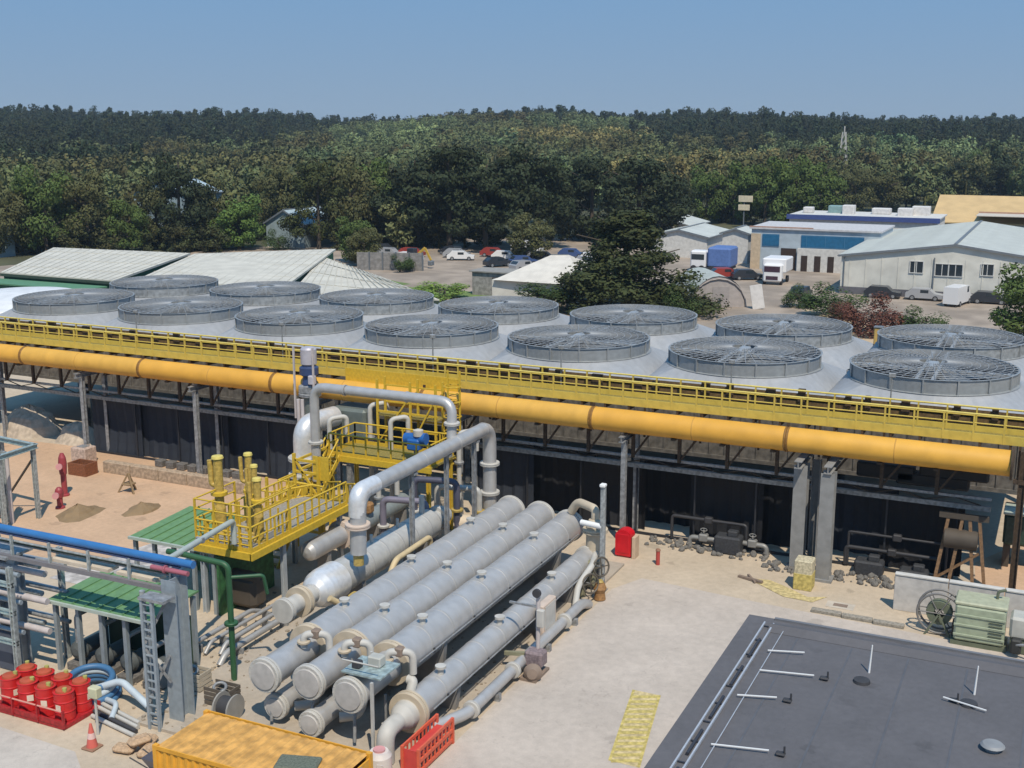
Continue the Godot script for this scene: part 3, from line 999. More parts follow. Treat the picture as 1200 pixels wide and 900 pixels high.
func shell(called: String, label: String, x: float, y: float, z0: float, z1: float, r: float, group: String, head := true) -> Node3D:
	var silver := mk("cladding", c3(0.50, 0.495, 0.49), 0.38, 0.45, "soft", 0.25)
	var seamm := mk("clad_seam", c3(0.44, 0.435, 0.425), 0.5, 0.3)
	var beige := mk("primer", c3(0.52, 0.44, 0.33), 0.75, 0.0, "dirty", 0.6)
	var pale := mk("pale_paint", c3(0.50, 0.485, 0.45), 0.6, 0.0, "soft", 0.4)
	var o := thing(called, label, "heat exchanger", Vector3(x, 0.12, (z0 + z1) * 0.5), group)
	var zx := Vector3(0, 0, 1)
	part(o, "shell", Geo.new().tube(Vector3(x, y, z0), Vector3(x, y, z1), r, -1, 32), silver)
	var n := 10
	for k in range(1, n):
		var z := lerpf(z0, z1, float(k) / n)
		part(o, "cladding_seam", Geo.new().lathe(Vector3(x, y, z - 0.05), zx, [Vector2(r, 0), Vector2(r + 0.014, 0.01), Vector2(r + 0.014, 0.09), Vector2(r, 0.1)], 32), seamm)
	part(o, "rear_flange", flange(Vector3(x, y, z0 - 0.1), zx, r + 0.06, 0.2), pale)
	part(o, "rear_cover", Geo.new().lathe(Vector3(x, y, z0 - 0.2), -zx, [Vector2(r + 0.02, 0), Vector2(r * 0.9, 0.22), Vector2(r * 0.5, 0.36), Vector2(0, 0.4)], 28), pale)
	for q in [0.12, 0.42, 0.74]:
		var z := lerpf(z1, z0, q)
		var nz := part(o, "nozzle", Geo.new().tube(Vector3(x + 0.1, y + r - 0.06, z), Vector3(x + 0.1, y + r + 0.28, z), 0.11, -1, 12), pale)
		part(nz, "nozzle_flange", Geo.new().tube(Vector3(x + 0.1, y + r + 0.2, z), Vector3(x + 0.1, y + r + 0.29, z), 0.2, -1, 14), pale)
	if head:
		part(o, "front_flange", bolts(flange(Vector3(x, y, z1 + 0.16), zx, r + 0.1, 0.3), Vector3(x, y, z1 + 0.16), zx, r + 0.05, 18), beige)
		part(o, "channel", Geo.new().tube(Vector3(x, y, z1 + 0.33), Vector3(x, y, z1 + 2.75), r * 0.74, -1, 30), silver)
		part(o, "end_flange", bolts(flange(Vector3(x, y, z1 + 2.8), zx, r * 0.74 + 0.1, 0.24), Vector3(x, y, z1 + 2.8), zx, r * 0.74 + 0.05, 16), pale)
		part(o, "end_cover", Geo.new().lathe(Vector3(x, y, z1 + 2.92), zx, [Vector2(r * 0.74 - 0.02, 0), Vector2(r * 0.74 - 0.04, 0.05), Vector2(0, 0.07)], 28), mk("cover_grey", c3(0.46, 0.44, 0.42), 0.7, 0.0, "soft", 0.4))
	# rust runs below the nozzles and a small line along the flank
	part(o, "tracing_line", Geo.new().tube(Vector3(x + r + 0.06, y - 0.1, z0 + 0.6), Vector3(x + r + 0.06, y - 0.1, z1 - 0.5), 0.03, -1, 6), mk("galv", c3(0.36, 0.37, 0.38), 0.5, 0.3))
	for k in 5:
		var z := lerpf(z0, z1, 0.1 + k * 0.2)
		part(o, "strap", Geo.new().box(Vector3(x + r + 0.03, y - 0.1, z), Vector3(0.08, 0.16, 0.08)), mk("clamp", c3(0.045, 0.045, 0.05), 0.7))
	for q in [0.16, 0.84]:
		var z := lerpf(z0, z1, q)
		var sd := Geo.new()
		sd.prism([Vector2(-r * 0.745, 0.12), Vector2(r * 0.745, 0.12), Vector2(r * 1.0, y - r * 0.3), Vector2(-r * 1.0, y - r * 0.3)], Vector3(x, 0, z - 0.12), Basis(Vector3.RIGHT, Vector3.UP, Vector3(0, 0, 1)), 0.24)
		part(o, "saddle", sd, mk("saddle_grey", c3(0.26, 0.25, 0.24), 0.7))
	return o

func build_exchangers() -> void:
	var silver := mk("cladding", c3(0.50, 0.495, 0.49), 0.42, 0.35)
	var pale := mk("pale_paint", c3(0.50, 0.485, 0.45), 0.6)
	var beige := mk("primer", c3(0.52, 0.44, 0.33), 0.75)
	var steel := mk("galv", c3(0.36, 0.37, 0.38), 0.5, 0.3)
	var dull := mk("dull_yellow", c3(0.50, 0.36, 0.10), 0.6, 0.0, "dirty", 0.7)
	var zx := Vector3(0, 0, 1)
	var grp := "long silver heat exchangers on the concrete slab"
	shell("heat_exchanger", "upper long silver exchanger on the side of the fat silver vessel", -23.62, 2.12, -49.7, -33.0, 0.71, grp)
	shell("heat_exchanger", "middle one of the three upper long silver exchangers", -21.95, 2.12, -49.5, -33.2, 0.71, grp)
	shell("heat_exchanger", "upper long silver exchanger nearest the concrete road", -20.2, 2.12, -48.9, -33.0, 0.71, grp)
	shell("heat_exchanger", "lower silver exchanger lying alone beside the small pipe along the road", -18.75, 1.2, -47.5, -31.7, 0.52, grp, false)
	shell("heat_exchanger", "lower exchanger half hidden beneath the one on the vessel's side", -23.5, 0.8, -48.6, -33.4, 0.5, grp)
	shell("heat_exchanger", "lower exchanger half hidden beneath the middle upper one", -21.7, 0.8, -48.6, -32.9, 0.5, grp)
	# flange at the front of the single one
	var o := thing("valve_train", "beige flange and elbow at the front of the single lower exchanger", "pipe fitting", Vector3(-18.75, 0.12, -30.8))
	part(o, "flange", bolts(flange(Vector3(-18.75, 1.2, -31.55), zx, 0.72, 0.3), Vector3(-18.75, 1.2, -31.55), zx, 0.64, 16), beige)
	part(o, "cone", Geo.new().lathe(Vector3(-18.75, 1.2, -31.4), zx, [Vector2(0.5, 0), Vector2(0.46, 0.3), Vector2(0.3, 0.6)], 24), pale)
	part(o, "elbow", Geo.new().pipe([Vector3(-18.75, 1.2, -30.9), Vector3(-18.75, 1.2, -30.0), Vector3(-18.75, 0.15, -30.0)], 0.3, 16), pale)
	# pipes that join the exchanger heads, one above the other
	var jn := [[-23.45, "pale elbow pipe joining the stacked exchanger heads near the green pipe"], [-21.6, "pale elbow pipe joining the stacked exchanger heads in the middle"], [-19.9, "pale elbow pipe dropping from the head nearest the container and road"]]
	for q in jn:
		var x: float = q[0]
		var c := thing("connecting_pipe", q[1], "pipe", Vector3(x, 0.12, -31.2), "pipes between exchanger heads")
		part(c, "pipe", Geo.new().pipe([Vector3(x + 0.75, 2.0, -32.2), Vector3(x + 0.95, 2.0, -32.2), Vector3(x + 0.95, 0.7, -31.4), Vector3(x + 0.4, 0.7, -31.0)], 0.17, 12), pale)
		part(c, "flange", flange(Vector3(x + 0.95, 1.35, -31.8), Vector3.UP, 0.28, 0.12), pale)
		part(c, "drain", Geo.new().tube(Vector3(x + 0.2, 1.6, -31.6), Vector3(x + 0.2, 0.4, -31.6), 0.05, -1, 8), steel)
	var bp := thing("gauge_stand", "slim pale stand with a small teal platform before the exchanger heads", "stand", Vector3(-19.2, 0.12, -30.2))
	part(bp, "upright", Geo.new().box(Vector3(-19.15, 1.5, -29.9), Vector3(0.09, 2.8, 0.09)), pale)
	part(bp, "upright", Geo.new().box(Vector3(-20.4, 1.5, -31.9), Vector3(0.09, 2.8, 0.09)), pale)
	part(bp, "platform", Geo.new().box(Vector3(-19.8, 2.85, -30.9), Vector3(1.5, 0.06, 1.3)), mk("teal_steel", c3(0.40, 0.50, 0.50), 0.45, 0.2, "dirty", 0.5))
	part(bp, "gauge_box", Geo.new().cham(Vector3(-19.7, 3.06, -31.1), Vector3(0.5, 0.36, 0.4), 0.04), mk("grey_tank", c3(0.46, 0.46, 0.42), 0.6))
	part(bp, "gauge_box", Geo.new().cham(Vector3(-20.2, 3.0, -30.7), Vector3(0.3, 0.26, 0.3), 0.04), mk("clamp", c3(0.045, 0.045, 0.05), 0.7))
	part(bp, "rail", Geo.new().tube(Vector3(-20.5, 3.3, -30.25), Vector3(-19.1, 3.3, -30.25), 0.03, -1, 8), pale)
	var gl := [["pale swan neck pipe on top of the exchanger head nearest the fat vessel", -23.2], ["pale swan neck pipe on top of the middle exchanger head", -21.5], ["pale swan neck pipe on top of the exchanger head nearest the road", -19.8]]
	for q in gl:
		var x: float = q[1]
		var sn := thing("swan_neck", q[0], "pipe", Vector3(x, 2.6, -32.2), "swan neck pipes on the exchanger heads")
		part(sn, "pipe", Geo.new().pipe([Vector3(x, 2.5, -31.9), Vector3(x, 3.0, -31.9), Vector3(x + 0.8, 3.0, -32.3), Vector3(x + 0.8, 2.2, -32.3)], 0.13, 12), pale)
		part(sn, "flange", flange(Vector3(x, 2.72, -31.9), Vector3.UP, 0.24, 0.1), beige)
		part(sn, "valve", Geo.new().cham(Vector3(x + 0.4, 3.02, -32.1), Vector3(0.3, 0.34, 0.3), 0.05), mk("brown_valve", c3(0.24, 0.18, 0.14), 0.7))
		part(sn, "drain", Geo.new().pipe([Vector3(x - 0.3, 1.7, -31.0), Vector3(x - 0.5, 1.2, -30.6), Vector3(x - 0.4, 0.3, -30.4)], 0.06, 8), steel)
	# small pipe along the road with valve and upright
	var p5 := thing("ground_pipe", "small silver pipe lying low along the edge of the concrete road", "pipe", Vector3(-17.5, 0, -38.7))
	part(p5, "pipe", Geo.new().pipe([Vector3(-17.6, 0.15, -45.0), Vector3(-17.6, 0.48, -44.2), Vector3(-17.55, 0.48, -33.5), Vector3(-18.3, 0.48, -31.8)], 0.21, 16), silver)
	for z in [-43.0, -40.2, -35.6]:
		part(p5, "support", Geo.new().span(Vector3(-17.8, 0.0, z - 0.1), Vector3(-17.3, 0.3, z + 0.1)), steel)
	for z in [-42.2, -37.2, -33.8]:
		part(p5, "flange", flange(Vector3(-17.55, 0.48, z), zx, 0.32, 0.16), pale)
	var v5 := thing("control_valve", "rusty violet valve body with bonnet on the small road side pipe", "valve", Vector3(-16.95, 0, -38.0))
	part(v5, "body", Geo.new().cham(Vector3(-17.1, 0.62, -38.3), Vector3(0.75, 0.62, 0.6), 0.08), mk("violet_rust", c3(0.27, 0.21, 0.22), 0.7, 0.0, "dirty", 1.0))
	part(v5, "bonnet", Geo.new().lathe(Vector3(-16.95, 0.3, -37.75), zx + Vector3(0.3, 0.2, 0), [Vector2(0, 0), Vector2(0.32, 0), Vector2(0.36, 0.2), Vector2(0.2, 0.4), Vector2(0, 0.42)], 18), mk("brown_valve", c3(0.24, 0.18, 0.14), 0.7))
	part(v5, "side_arm", Geo.new().bar(Vector3(-17.4, 0.7, -38.3), Vector3(-18.25, 0.75, -37.9), 0.14, 0.14), mk("khaki", c3(0.23, 0.22, 0.14), 0.7))
	part(v5, "base_plate", Geo.new().span(Vector3(-17.4, 0.0, -38.7), Vector3(-16.7, 0.12, -37.4)), mk("brown_valve", c3(0.24, 0.18, 0.14)))
	var up := thing("upright_pipe", "thin pale upright pipe standing on the valve beside the road", "pipe", Vector3(-17.1, 0.9, -38.5))
	part(up, "pipe", Geo.new().tube(Vector3(-17.1, 0.9, -38.5), Vector3(-17.1, 3.3, -38.5), 0.085, -1, 12), mk("mauve", c3(0.52, 0.47, 0.46), 0.6))
	part(up, "box", Geo.new().cham(Vector3(-16.95, 2.2, -38.4), Vector3(0.3, 0.7, 0.2), 0.03), mk("pale_paint", c3(0.50, 0.485, 0.45)))
	part(up, "gauge", Geo.new().tube(Vector3(-17.1, 3.2, -38.42), Vector3(-17.1, 3.2, -38.3), 0.17, -1, 14), mk("clamp", c3(0.045, 0.045, 0.05)))
	part(up, "bracket", Geo.new().bar(Vector3(-17.1, 2.6, -38.5), Vector3(-18.3, 2.6, -38.5), 0.08, 0.08), steel)
	var pb := thing("pipe_cabinet", "pink beige panel box standing between single exchanger and road pipe", "cabinet", Vector3(-17.9, 0, -40.8))
	part(pb, "box", Geo.new().cham(Vector3(-17.95, 0.95, -41.2), Vector3(0.35, 1.5, 1.3), 0.04), mk("pink_beige", c3(0.58, 0.47, 0.39), 0.7))
	part(pb, "leg", Geo.new().span(Vector3(-18.05, 0.0, -41.7), Vector3(-17.95, 0.3, -41.6)), steel)
	part(pb, "leg", Geo.new().span(Vector3(-18.05, 0.0, -40.8), Vector3(-17.95, 0.3, -40.7)), steel)
	part(pb, "door", Geo.new().span(Vector3(-17.77, 0.35, -41.7), Vector3(-17.75, 1.6, -40.7)), mk("pale_paint", c3(0.50, 0.485, 0.45)))
	# beige heads, wheels and valves at the far end of the skid
	var hd := thing("upright_vessel", "beige upright vessel with flanges at the far end of the exchangers", "vessel", Vector3(-18.3, 0.12, -48.0))
	part(hd, "body", Geo.new().lathe(Vector3(-18.45, 0.6, -47.9), Vector3.UP, [Vector2(0, 0), Vector2(0.3, 0.05), Vector2(0.42, 0.3), Vector2(0.42, 2.1), Vector2(0.3, 2.4), Vector2(0, 2.5)], 24), beige)
	for y in [1.1, 2.5]:
		part(hd, "flange", flange(Vector3(-18.45, y, -47.9), Vector3.UP, 0.58, 0.2), beige)
	part(hd, "top_pipe", Geo.new().pipe([Vector3(-18.45, 3.0, -47.9), Vector3(-18.45, 3.5, -47.9), Vector3(-19.6, 3.5, -48.6), Vector3(-20.0, 2.9, -48.8)], 0.2, 14), beige)
	part(hd, "leg", Geo.new().span(Vector3(-18.7, 0.12, -47.8), Vector3(-18.55, 0.8, -47.65)), steel)
	part(hd, "leg", Geo.new().span(Vector3(-18.3, 0.12, -47.8), Vector3(-18.15, 0.8, -47.65)), steel)
	part(hd, "side_pipe", Geo.new().pipe([Vector3(-18.3, 1.5, -47.6), Vector3(-17.9, 1.5, -46.2), Vector3(-18.1, 0.9, -45.0), Vector3(-17.9, 0.3, -44.2)], 0.14, 12), pale)
	for q in [[-17.6, 1.35, -46.5, "larger dark handwheel valve beside the beige upright vessel"], [-17.7, 0.9, -45.5, "smaller dark handwheel valve low beside the road pipe's end"]]:
		var hv := thing("handwheel_valve", q[3], "valve", Vector3(q[0], 0, q[2]), "handwheel valves at the skid's far end")
		var cc := Vector3(q[0], q[1], q[2])
		part(hv, "handwheel", Geo.new().torus(cc, Vector3(0.8, 0.2, 0.5), 0.42, 0.045, 22, 6), mk("bronze_dark", c3(0.13, 0.11, 0.085), 0.5, 0.3))
		var sp := Geo.new()
		for k in 2:
			var d := Vector3(-0.5, 0.0, 0.8).normalized() if k == 0 else Vector3(-0.1, 1, 0.0).normalized()
			sp.bar(cc - d * 0.4, cc + d * 0.4, 0.04, 0.04)
		part(hv, "spoke", sp, mk("bronze_dark", c3(0.13, 0.11, 0.085)))
		part(hv, "stem", Geo.new().tube(cc, cc - Vector3(0.8, 0.2, 0.5) * 0.7, 0.05, -1, 8), steel)
		part(hv, "body", Geo.new().cham(Vector3(q[0] - 0.6, q[1] - 0.5, q[2] - 0.3), Vector3(0.4, q[1] * 0.9, 0.4), 0.06), mk("khaki", c3(0.23, 0.22, 0.14)))
	var yv := thing("brass_valve", "small rusty orange valve standing below the tall grey post", "valve", Vector3(-17.5, 0, -46.2))
	part(yv, "body", Geo.new().lathe(Vector3(-17.45, 0.05, -46.0), Vector3.UP, [Vector2(0, 0), Vector2(0.26, 0), Vector2(0.22, 0.3), Vector2(0.3, 0.5), Vector2(0.2, 0.75), Vector2(0, 0.8)], 16), mk("orange_rust", c3(0.36, 0.19, 0.07), 0.7, 0.0, "dirty", 1.0))
	part(yv, "cap", Geo.new().lathe(Vector3(-17.45, 0.8, -46.0), Vector3.UP, [Vector2(0.1, 0), Vector2(0.16, 0.05), Vector2(0.1, 0.14), Vector2(0, 0.15)], 12), dull)
	var po := thing("lamp_post", "tall grey square post with a white arm at the skid's far corner", "post", Vector3(-17.75, 0, -47.1))
	part(po, "post", Geo.new().cham(Vector3(-17.78, 2.45, -47.1), Vector3(0.22, 4.9, 0.22), 0.03), mk("post_grey", c3(0.40, 0.42, 0.42), 0.5, 0.2, "dirty", 0.6))
	part(po, "arm", Geo.new().tube(Vector3(-17.8, 3.0, -47.1), Vector3(-18.9, 3.0, -47.3), 0.13, -1, 12), mk("white_rod", c3(0.75, 0.75, 0.74)))
	part(po, "head", Geo.new().cham(Vector3(-17.78, 4.95, -47.05), Vector3(0.26, 0.14, 0.3), 0.03), mk("white_rod", c3(0.75, 0.75, 0.74)))
	part(po, "base_plate", Geo.new().span(Vector3(-18.0, 0.0, -47.3), Vector3(-17.55, 0.05, -46.9)), steel)
	# big vessel with its domed cap
	var V := thing("separator_vessel", "fat silver vessel with a bright domed front cap and small nozzle", "vessel", Vector3(-26.2, 0.12, -41))
	part(V, "shell", Geo.new().tube(Vector3(-26.2, 2.2, -46.2), Vector3(-26.2, 2.2, -38.4), 0.7, -1, 34), mk("clad_warm", c3(0.56, 0.55, 0.52), 0.45, 0.3, "soft", 0.4))
	for k in 6:
		part(V, "cladding_seam", Geo.new().lathe(Vector3(-26.2, 2.2, -45.4 + k * 1.25), zx, [Vector2(0.7, 0), Vector2(0.714, 0.01), Vector2(0.714, 0.08), Vector2(0.7, 0.09)], 34), mk("clad_seam", c3(0.42, 0.43, 0.45)))
	part(V, "cap", Geo.new().lathe(Vector3(-26.2, 2.2, -38.4), zx, [Vector2(0.7, 0), Vector2(0.8, 0.02), Vector2(0.8, 0.9), Vector2(0.76, 1.2), Vector2(0.62, 1.5), Vector2(0.42, 1.68), Vector2(0.36, 1.7)], 40), mk("bright_alu", c3(0.80, 0.80, 0.80), 0.32, 0.4, "soft", 0.6))
	part(V, "neck", Geo.new().tube(Vector3(-26.2, 2.2, -36.9), Vector3(-26.2, 2.2, -34.9), 0.36, -1, 22), pale)
	part(V, "neck_flange", flange(Vector3(-26.2, 2.2, -35.9), zx, 0.62, 0.3), beige)
	part(V, "end_flange", flange(Vector3(-26.2, 2.2, -34.85), zx, 0.5, 0.26), pale)
	part(V, "rear_neck", Geo.new().lathe(Vector3(-26.2, 2.2, -46.2), -zx, [Vector2(0.7, 0), Vector2(0.42, 0.5), Vector2(0.42, 1.6)], 24), mk("clad_warm", c3(0.56, 0.55, 0.52)))
	part(V, "rear_flange", flange(Vector3(-26.2, 2.2, -47.1), zx, 0.6, 0.3), pale)
	for z in [-45.0, -39.6]:
		part(V, "saddle", Geo.new().span(Vector3(-26.8, 0.12, z - 0.15), Vector3(-25.6, 1.75, z + 0.15)), mk("saddle_grey", c3(0.26, 0.25, 0.24)))
	for q in [[-45.6, 0.13, 0.9], [-43.4, 0.07, 0.45], [-41.2, 0.07, 0.4]]:
		part(V, "nozzle", Geo.new().tube(Vector3(-26.2, 2.8, q[0]), Vector3(-26.2, 2.85 + q[2], q[0]), q[1], -1, 12), pale)
	# beige line between the vessel and the exchangers
	var bl := thing("beige_line", "thin beige bent pipe running between fat vessel and long exchangers", "pipe", Vector3(-25.0, 0.12, -39))
	part(bl, "pipe", Geo.new().pipe([Vector3(-25.2, 0.5, -44.6), Vector3(-25.1, 2.3, -44.4), Vector3(-25.0, 2.3, -41.2), Vector3(-25.0, 1.7, -40.6), Vector3(-25.0, 1.7, -37.2), Vector3(-25.3, 2.2, -36.6)], 0.13, 12), mk("cream_line", c3(0.58, 0.46, 0.27), 0.6))
	part(bl, "valve", Geo.new().cham(Vector3(-25.0, 1.8, -37.9), Vector3(0.34, 0.4, 0.5), 0.06), dull)
	part(bl, "elbow_cap", Geo.new().lathe(Vector3(-25.05, 1.75, -37.2), Vector3.UP, [Vector2(0.22, 0), Vector2(0.22, 0.14), Vector2(0, 0.2)], 14), dull)
	# second vessel, farther off
	var w := thing("small_vessel", "smaller blue grey jointed vessel lying behind the fat silver vessel", "vessel", Vector3(-29.6, 0.12, -46))
	part(w, "shell", Geo.new().tube(Vector3(-29.65, 1.85, -50.8), Vector3(-29.65, 1.85, -44.4), 0.42, -1, 26), mk("blue_grey", c3(0.30, 0.35, 0.37), 0.45, 0.3, "soft", 0.5))
	part(w, "barrel", Geo.new().tube(Vector3(-29.65, 1.85, -43.9), Vector3(-29.65, 1.85, -41.6), 0.46, -1, 26), silver)
	part(w, "flange", flange(Vector3(-29.65, 1.85, -44.1), zx, 0.68, 0.36), mk("pink_beige", c3(0.58, 0.47, 0.39)))
	part(w, "dome", Geo.new().lathe(Vector3(-29.65, 1.85, -41.6), zx, [Vector2(0.46, 0), Vector2(0.42, 0.2), Vector2(0.25, 0.36), Vector2(0, 0.42)], 22), silver)
	for z in [-49.4, -46.8, -42.6]:
		part(w, "saddle", Geo.new().span(Vector3(-29.95, 0.12, z - 0.12), Vector3(-29.35, 1.5, z + 0.12)), mk("saddle_grey", c3(0.26, 0.25, 0.24)))
	part(w, "orange_valve", Geo.new().cham(Vector3(-29.4, 2.6, -46.0), Vector3(0.5, 0.55, 0.5), 0.1), mk("orange_rust", c3(0.36, 0.19, 0.07)))
	# pile of ground pipes in front of the vessel
	for q in [[-28.3, -38.8, -33.4, 0.13, "thickest grey pipe lying on the ground beside the green upright pipe"], [-28.9, -38.4, -34.2, 0.1, "second grey ground pipe, farther from the green upright pipe"], [-29.5, -39.2, -34.0, 0.08, "third thin grey ground pipe toward the green canopy"], [-30.0, -38.2, -33.0, 0.1, "grey ground pipe nearest the green canopy's posts"]]:
		var gp := thing("ground_pipe", q[4], "pipe", Vector3(q[0], 0, -36), "grey pipes on the ground by the green pipe")
		part(gp, "pipe", Geo.new().pipe([Vector3(q[0], 0.2, q[1]), Vector3(q[0], 0.45, q[1] + 0.6), Vector3(q[0], 0.45, q[2] - 0.4), Vector3(q[0], 0.1, q[2])], q[3], 12), mk("stub_pale", c3(0.40, 0.40, 0.40), 0.5, 0.3, "soft", 0.6))
		for z in [q[1] + 1.2, q[2] - 1.2]:
			part(gp, "support", Geo.new().span(Vector3(q[0] - 0.2, 0, z - 0.06), Vector3(q[0] + 0.2, 0.34, z + 0.06)), steel)

# ------------------------------------------------------------------ tall pipes, yellow platforms
func rails(parent: Node3D, pts: Array, y: float, m: Material, step := 1.2) -> void:
	for i in pts.size() - 1:
		var a: Vector2 = pts[i]
		var b: Vector2 = pts[i + 1]
		var A := Vector3(a.x, y, a.y)
		var B := Vector3(b.x, y, b.y)
		var up := Vector3.UP
		part(parent, "top_rail", Geo.new().tube(A + up * 1.1, B + up * 1.1, 0.045, -1, 8), m)
		part(parent, "middle_rail", Geo.new().tube(A + up * 0.6, B + up * 0.6, 0.035, -1, 6), m)
		part(parent, "toe_board", Geo.new().bar(A + up * 0.08, B + up * 0.08, 0.03, 0.2), m)
		var n := maxi(1, roundi(A.distance_to(B) / step))
		for k in n + (1 if i == pts.size() - 2 else 0):
			var p := A.lerp(B, float(k) / n)
			part(parent, "post", Geo.new().box(p + up * 0.55, Vector3(0.07, 1.1, 0.07)), m)

func build_process() -> void:
	var silver := mk("cladding", c3(0.50, 0.495, 0.49), 0.42, 0.35)
	var bright := mk("bright_alu", c3(0.78, 0.78, 0.78), 0.24, 0.75)
	var pale := mk("pale_paint", c3(0.50, 0.485, 0.45), 0.6)
	var steel := mk("galv", c3(0.36, 0.37, 0.38), 0.5, 0.3)
	var safety := mk("safety_yellow", c3(0.62, 0.415, 0.035), 0.5, 0.0, "soft", 0.8)
	var vent := mk("vent_yellow", c3(0.58, 0.40, 0.09), 0.55, 0.0, "dirty", 0.8)
	var navy := mk("navy_paint", c3(0.035, 0.06, 0.15), 0.45)
	var grate := mk("grating", c3(0.30, 0.24, 0.06), 0.7)
	var zx := Vector3(0, 0, 1)
	# great elbow
	var e := thing("elbow_pipe", "thick bright silver elbow pipe rising and bending under the bridge", "pipe", Vector3(-36.0, 0, -50.2))
	part(e, "elbow", Geo.new().pipe([Vector3(-36.0, 3.2, -50.2), Vector3(-36.0, 5.0, -50.2), Vector3(-35.6, 5.0, -52.6)], 0.56, 28, 1.2), mk("elbow_alu", c3(0.74, 0.74, 0.74), 0.34, 0.4, "soft", 0.6))
	part(e, "bellows", Geo.new().lathe(Vector3(-36.0, 1.4, -50.2), Vector3.UP, [Vector2(0.5, 0), Vector2(0.62, 0.1), Vector2(0.5, 0.2), Vector2(0.62, 0.3), Vector2(0.5, 0.4), Vector2(0.62, 0.5), Vector2(0.5, 0.6), Vector2(0.5, 1.2), Vector2(0.62, 1.3), Vector2(0.5, 1.4), Vector2(0.62, 1.5), Vector2(0.5, 1.6), Vector2(0.56, 1.85)], 28), mk("bellow_grey", c3(0.42, 0.40, 0.40), 0.45, 0.4))
	for y in [1.4, 2.3, 3.2]:
		part(e, "flange", flange(Vector3(-36.0, y, -50.2), Vector3.UP, 0.86, 0.2), pale)
	part(e, "base", Geo.new().lathe(Vector3(-36.0, 0, -50.2), Vector3.UP, [Vector2(0.8, 0), Vector2(0.8, 0.1), Vector2(0.5, 0.15), Vector2(0.5, 1.4)], 24), steel)
	for x in [-36.75, -36.5]:
		var l := thing("guide_post", "thin pale upright post %s of the great silver elbow" % ("on the outer side" if x < -36.6 else "close along the side"), "post", Vector3(x, 0, -50.9), "thin posts beside the great elbow")
		part(l, "post", Geo.new().tube(Vector3(x, 0, -50.9), Vector3(x, 6.2, -50.9), 0.1, -1, 10), mk("mauve", c3(0.52, 0.47, 0.46)))
		part(l, "clip", Geo.new().box(Vector3(x, 3.4, -50.8), Vector3(0.24, 0.16, 0.3)), steel)
	# upright with the navy actuator through the bridge
	var vc := thing("control_valve", "upright grey valve column with a navy actuator rising above the walkway", "valve", Vector3(-36.9, 0, -52.2))
	part(vc, "stand_pipe", Geo.new().tube(Vector3(-36.9, 0, -52.2), Vector3(-36.9, 6.3, -52.2), 0.34, -1, 18), mk("dark_green_grey", c3(0.16, 0.19, 0.18), 0.55, 0.2))
	part(vc, "body", Geo.new().cham(Vector3(-36.9, 6.5, -52.2), Vector3(0.95, 0.5, 0.9), 0.08), steel)
	part(vc, "yoke", Geo.new().lathe(Vector3(-36.9, 6.7, -52.2), Vector3.UP, [Vector2(0.3, 0), Vector2(0.42, 0.06), Vector2(0.34, 0.5), Vector2(0.52, 0.62), Vector2(0.52, 1.0), Vector2(0.3, 1.15)], 20), navy)
	part(vc, "cylinder", Geo.new().lathe(Vector3(-36.9, 7.8, -52.2), Vector3.UP, [Vector2(0.3, 0), Vector2(0.44, 0.1), Vector2(0.44, 0.9), Vector2(0.36, 1.0), Vector2(0, 1.05)], 20), mk("lilac_grey", c3(0.50, 0.48, 0.53), 0.5, 0.2))
	part(vc, "side_box", Geo.new().cham(Vector3(-36.45, 7.1, -51.8), Vector3(0.35, 0.5, 0.35), 0.05), mk("lilac_grey", c3(0.5, 0.48, 0.53)))
	part(vc, "flange", flange(Vector3(-36.9, 6.2, -52.2), Vector3.UP, 0.62, 0.18), steel)
	for s in [-0.62, 0.62]:
		part(vc, "frame_post", Geo.new().box(Vector3(-36.9 + s, 6.9, -51.7), Vector3(0.09, 4.0, 0.09)), mk("mauve", c3(0.52, 0.47, 0.46)))
	# pipe along the bridge and down on the slanting one
	var a := thing("branch_pipe", "silver pipe along the bridge with an elbow down onto the high pipe", "pipe", Vector3(-29, 3, -47.6))
	part(a, "pipe", Geo.new().pipe([Vector3(-33.4, 3.0, -47.6), Vector3(-33.4, 7.85, -47.6), Vector3(-25.5, 7.9, -47.4), Vector3(-25.45, 6.2, -47.2)], 0.24, 16, 0.7), silver)
	for q in [[-33.4, 5.0], [-25.45, 6.9]]:
		part(a, "flange", flange(Vector3(q[0], q[1], -47.6 if q[0] < -30 else -47.25), Vector3.UP, 0.38, 0.14), pale)
	for x in [-31.5, -28.0]:
		part(a, "clamp_band", Geo.new().lathe(Vector3(x, 7.87, -47.5), Vector3.RIGHT, [Vector2(0.25, -0.06), Vector2(0.275, -0.05), Vector2(0.275, 0.05), Vector2(0.25, 0.06)], 18), mk("clad_seam", c3(0.42, 0.43, 0.45)))
	var d := thing("high_pipe", "long silver pipe on stilts with bent ends above the small vessel", "pipe", Vector3(-25.2, 0, -45))
	part(d, "pipe", Geo.new().pipe([Vector3(-25.25, 3.4, -38.7), Vector3(-25.2, 6.0, -38.7), Vector3(-25.2, 6.0, -50.7), Vector3(-25.2, 1.4, -50.7)], 0.34, 22, 0.9), silver)
	part(d, "front_elbow", Geo.new().pipe([Vector3(-25.25, 5.0, -38.7), Vector3(-25.22, 6.0, -38.7), Vector3(-25.2, 6.0, -40.0)], 0.365, 22, 0.9), bright)
	part(d, "drop_flange", flange(Vector3(-25.25, 4.6, -38.7), Vector3.UP, 0.52, 0.2), mk("pink_beige", c3(0.58, 0.47, 0.39)))
	part(d, "drop_valve", Geo.new().tube(Vector3(-25.25, 2.9, -38.7), Vector3(-25.25, 4.2, -38.7), 0.22, -1, 16), mk("dull_yellow", c3(0.5, 0.36, 0.1)))
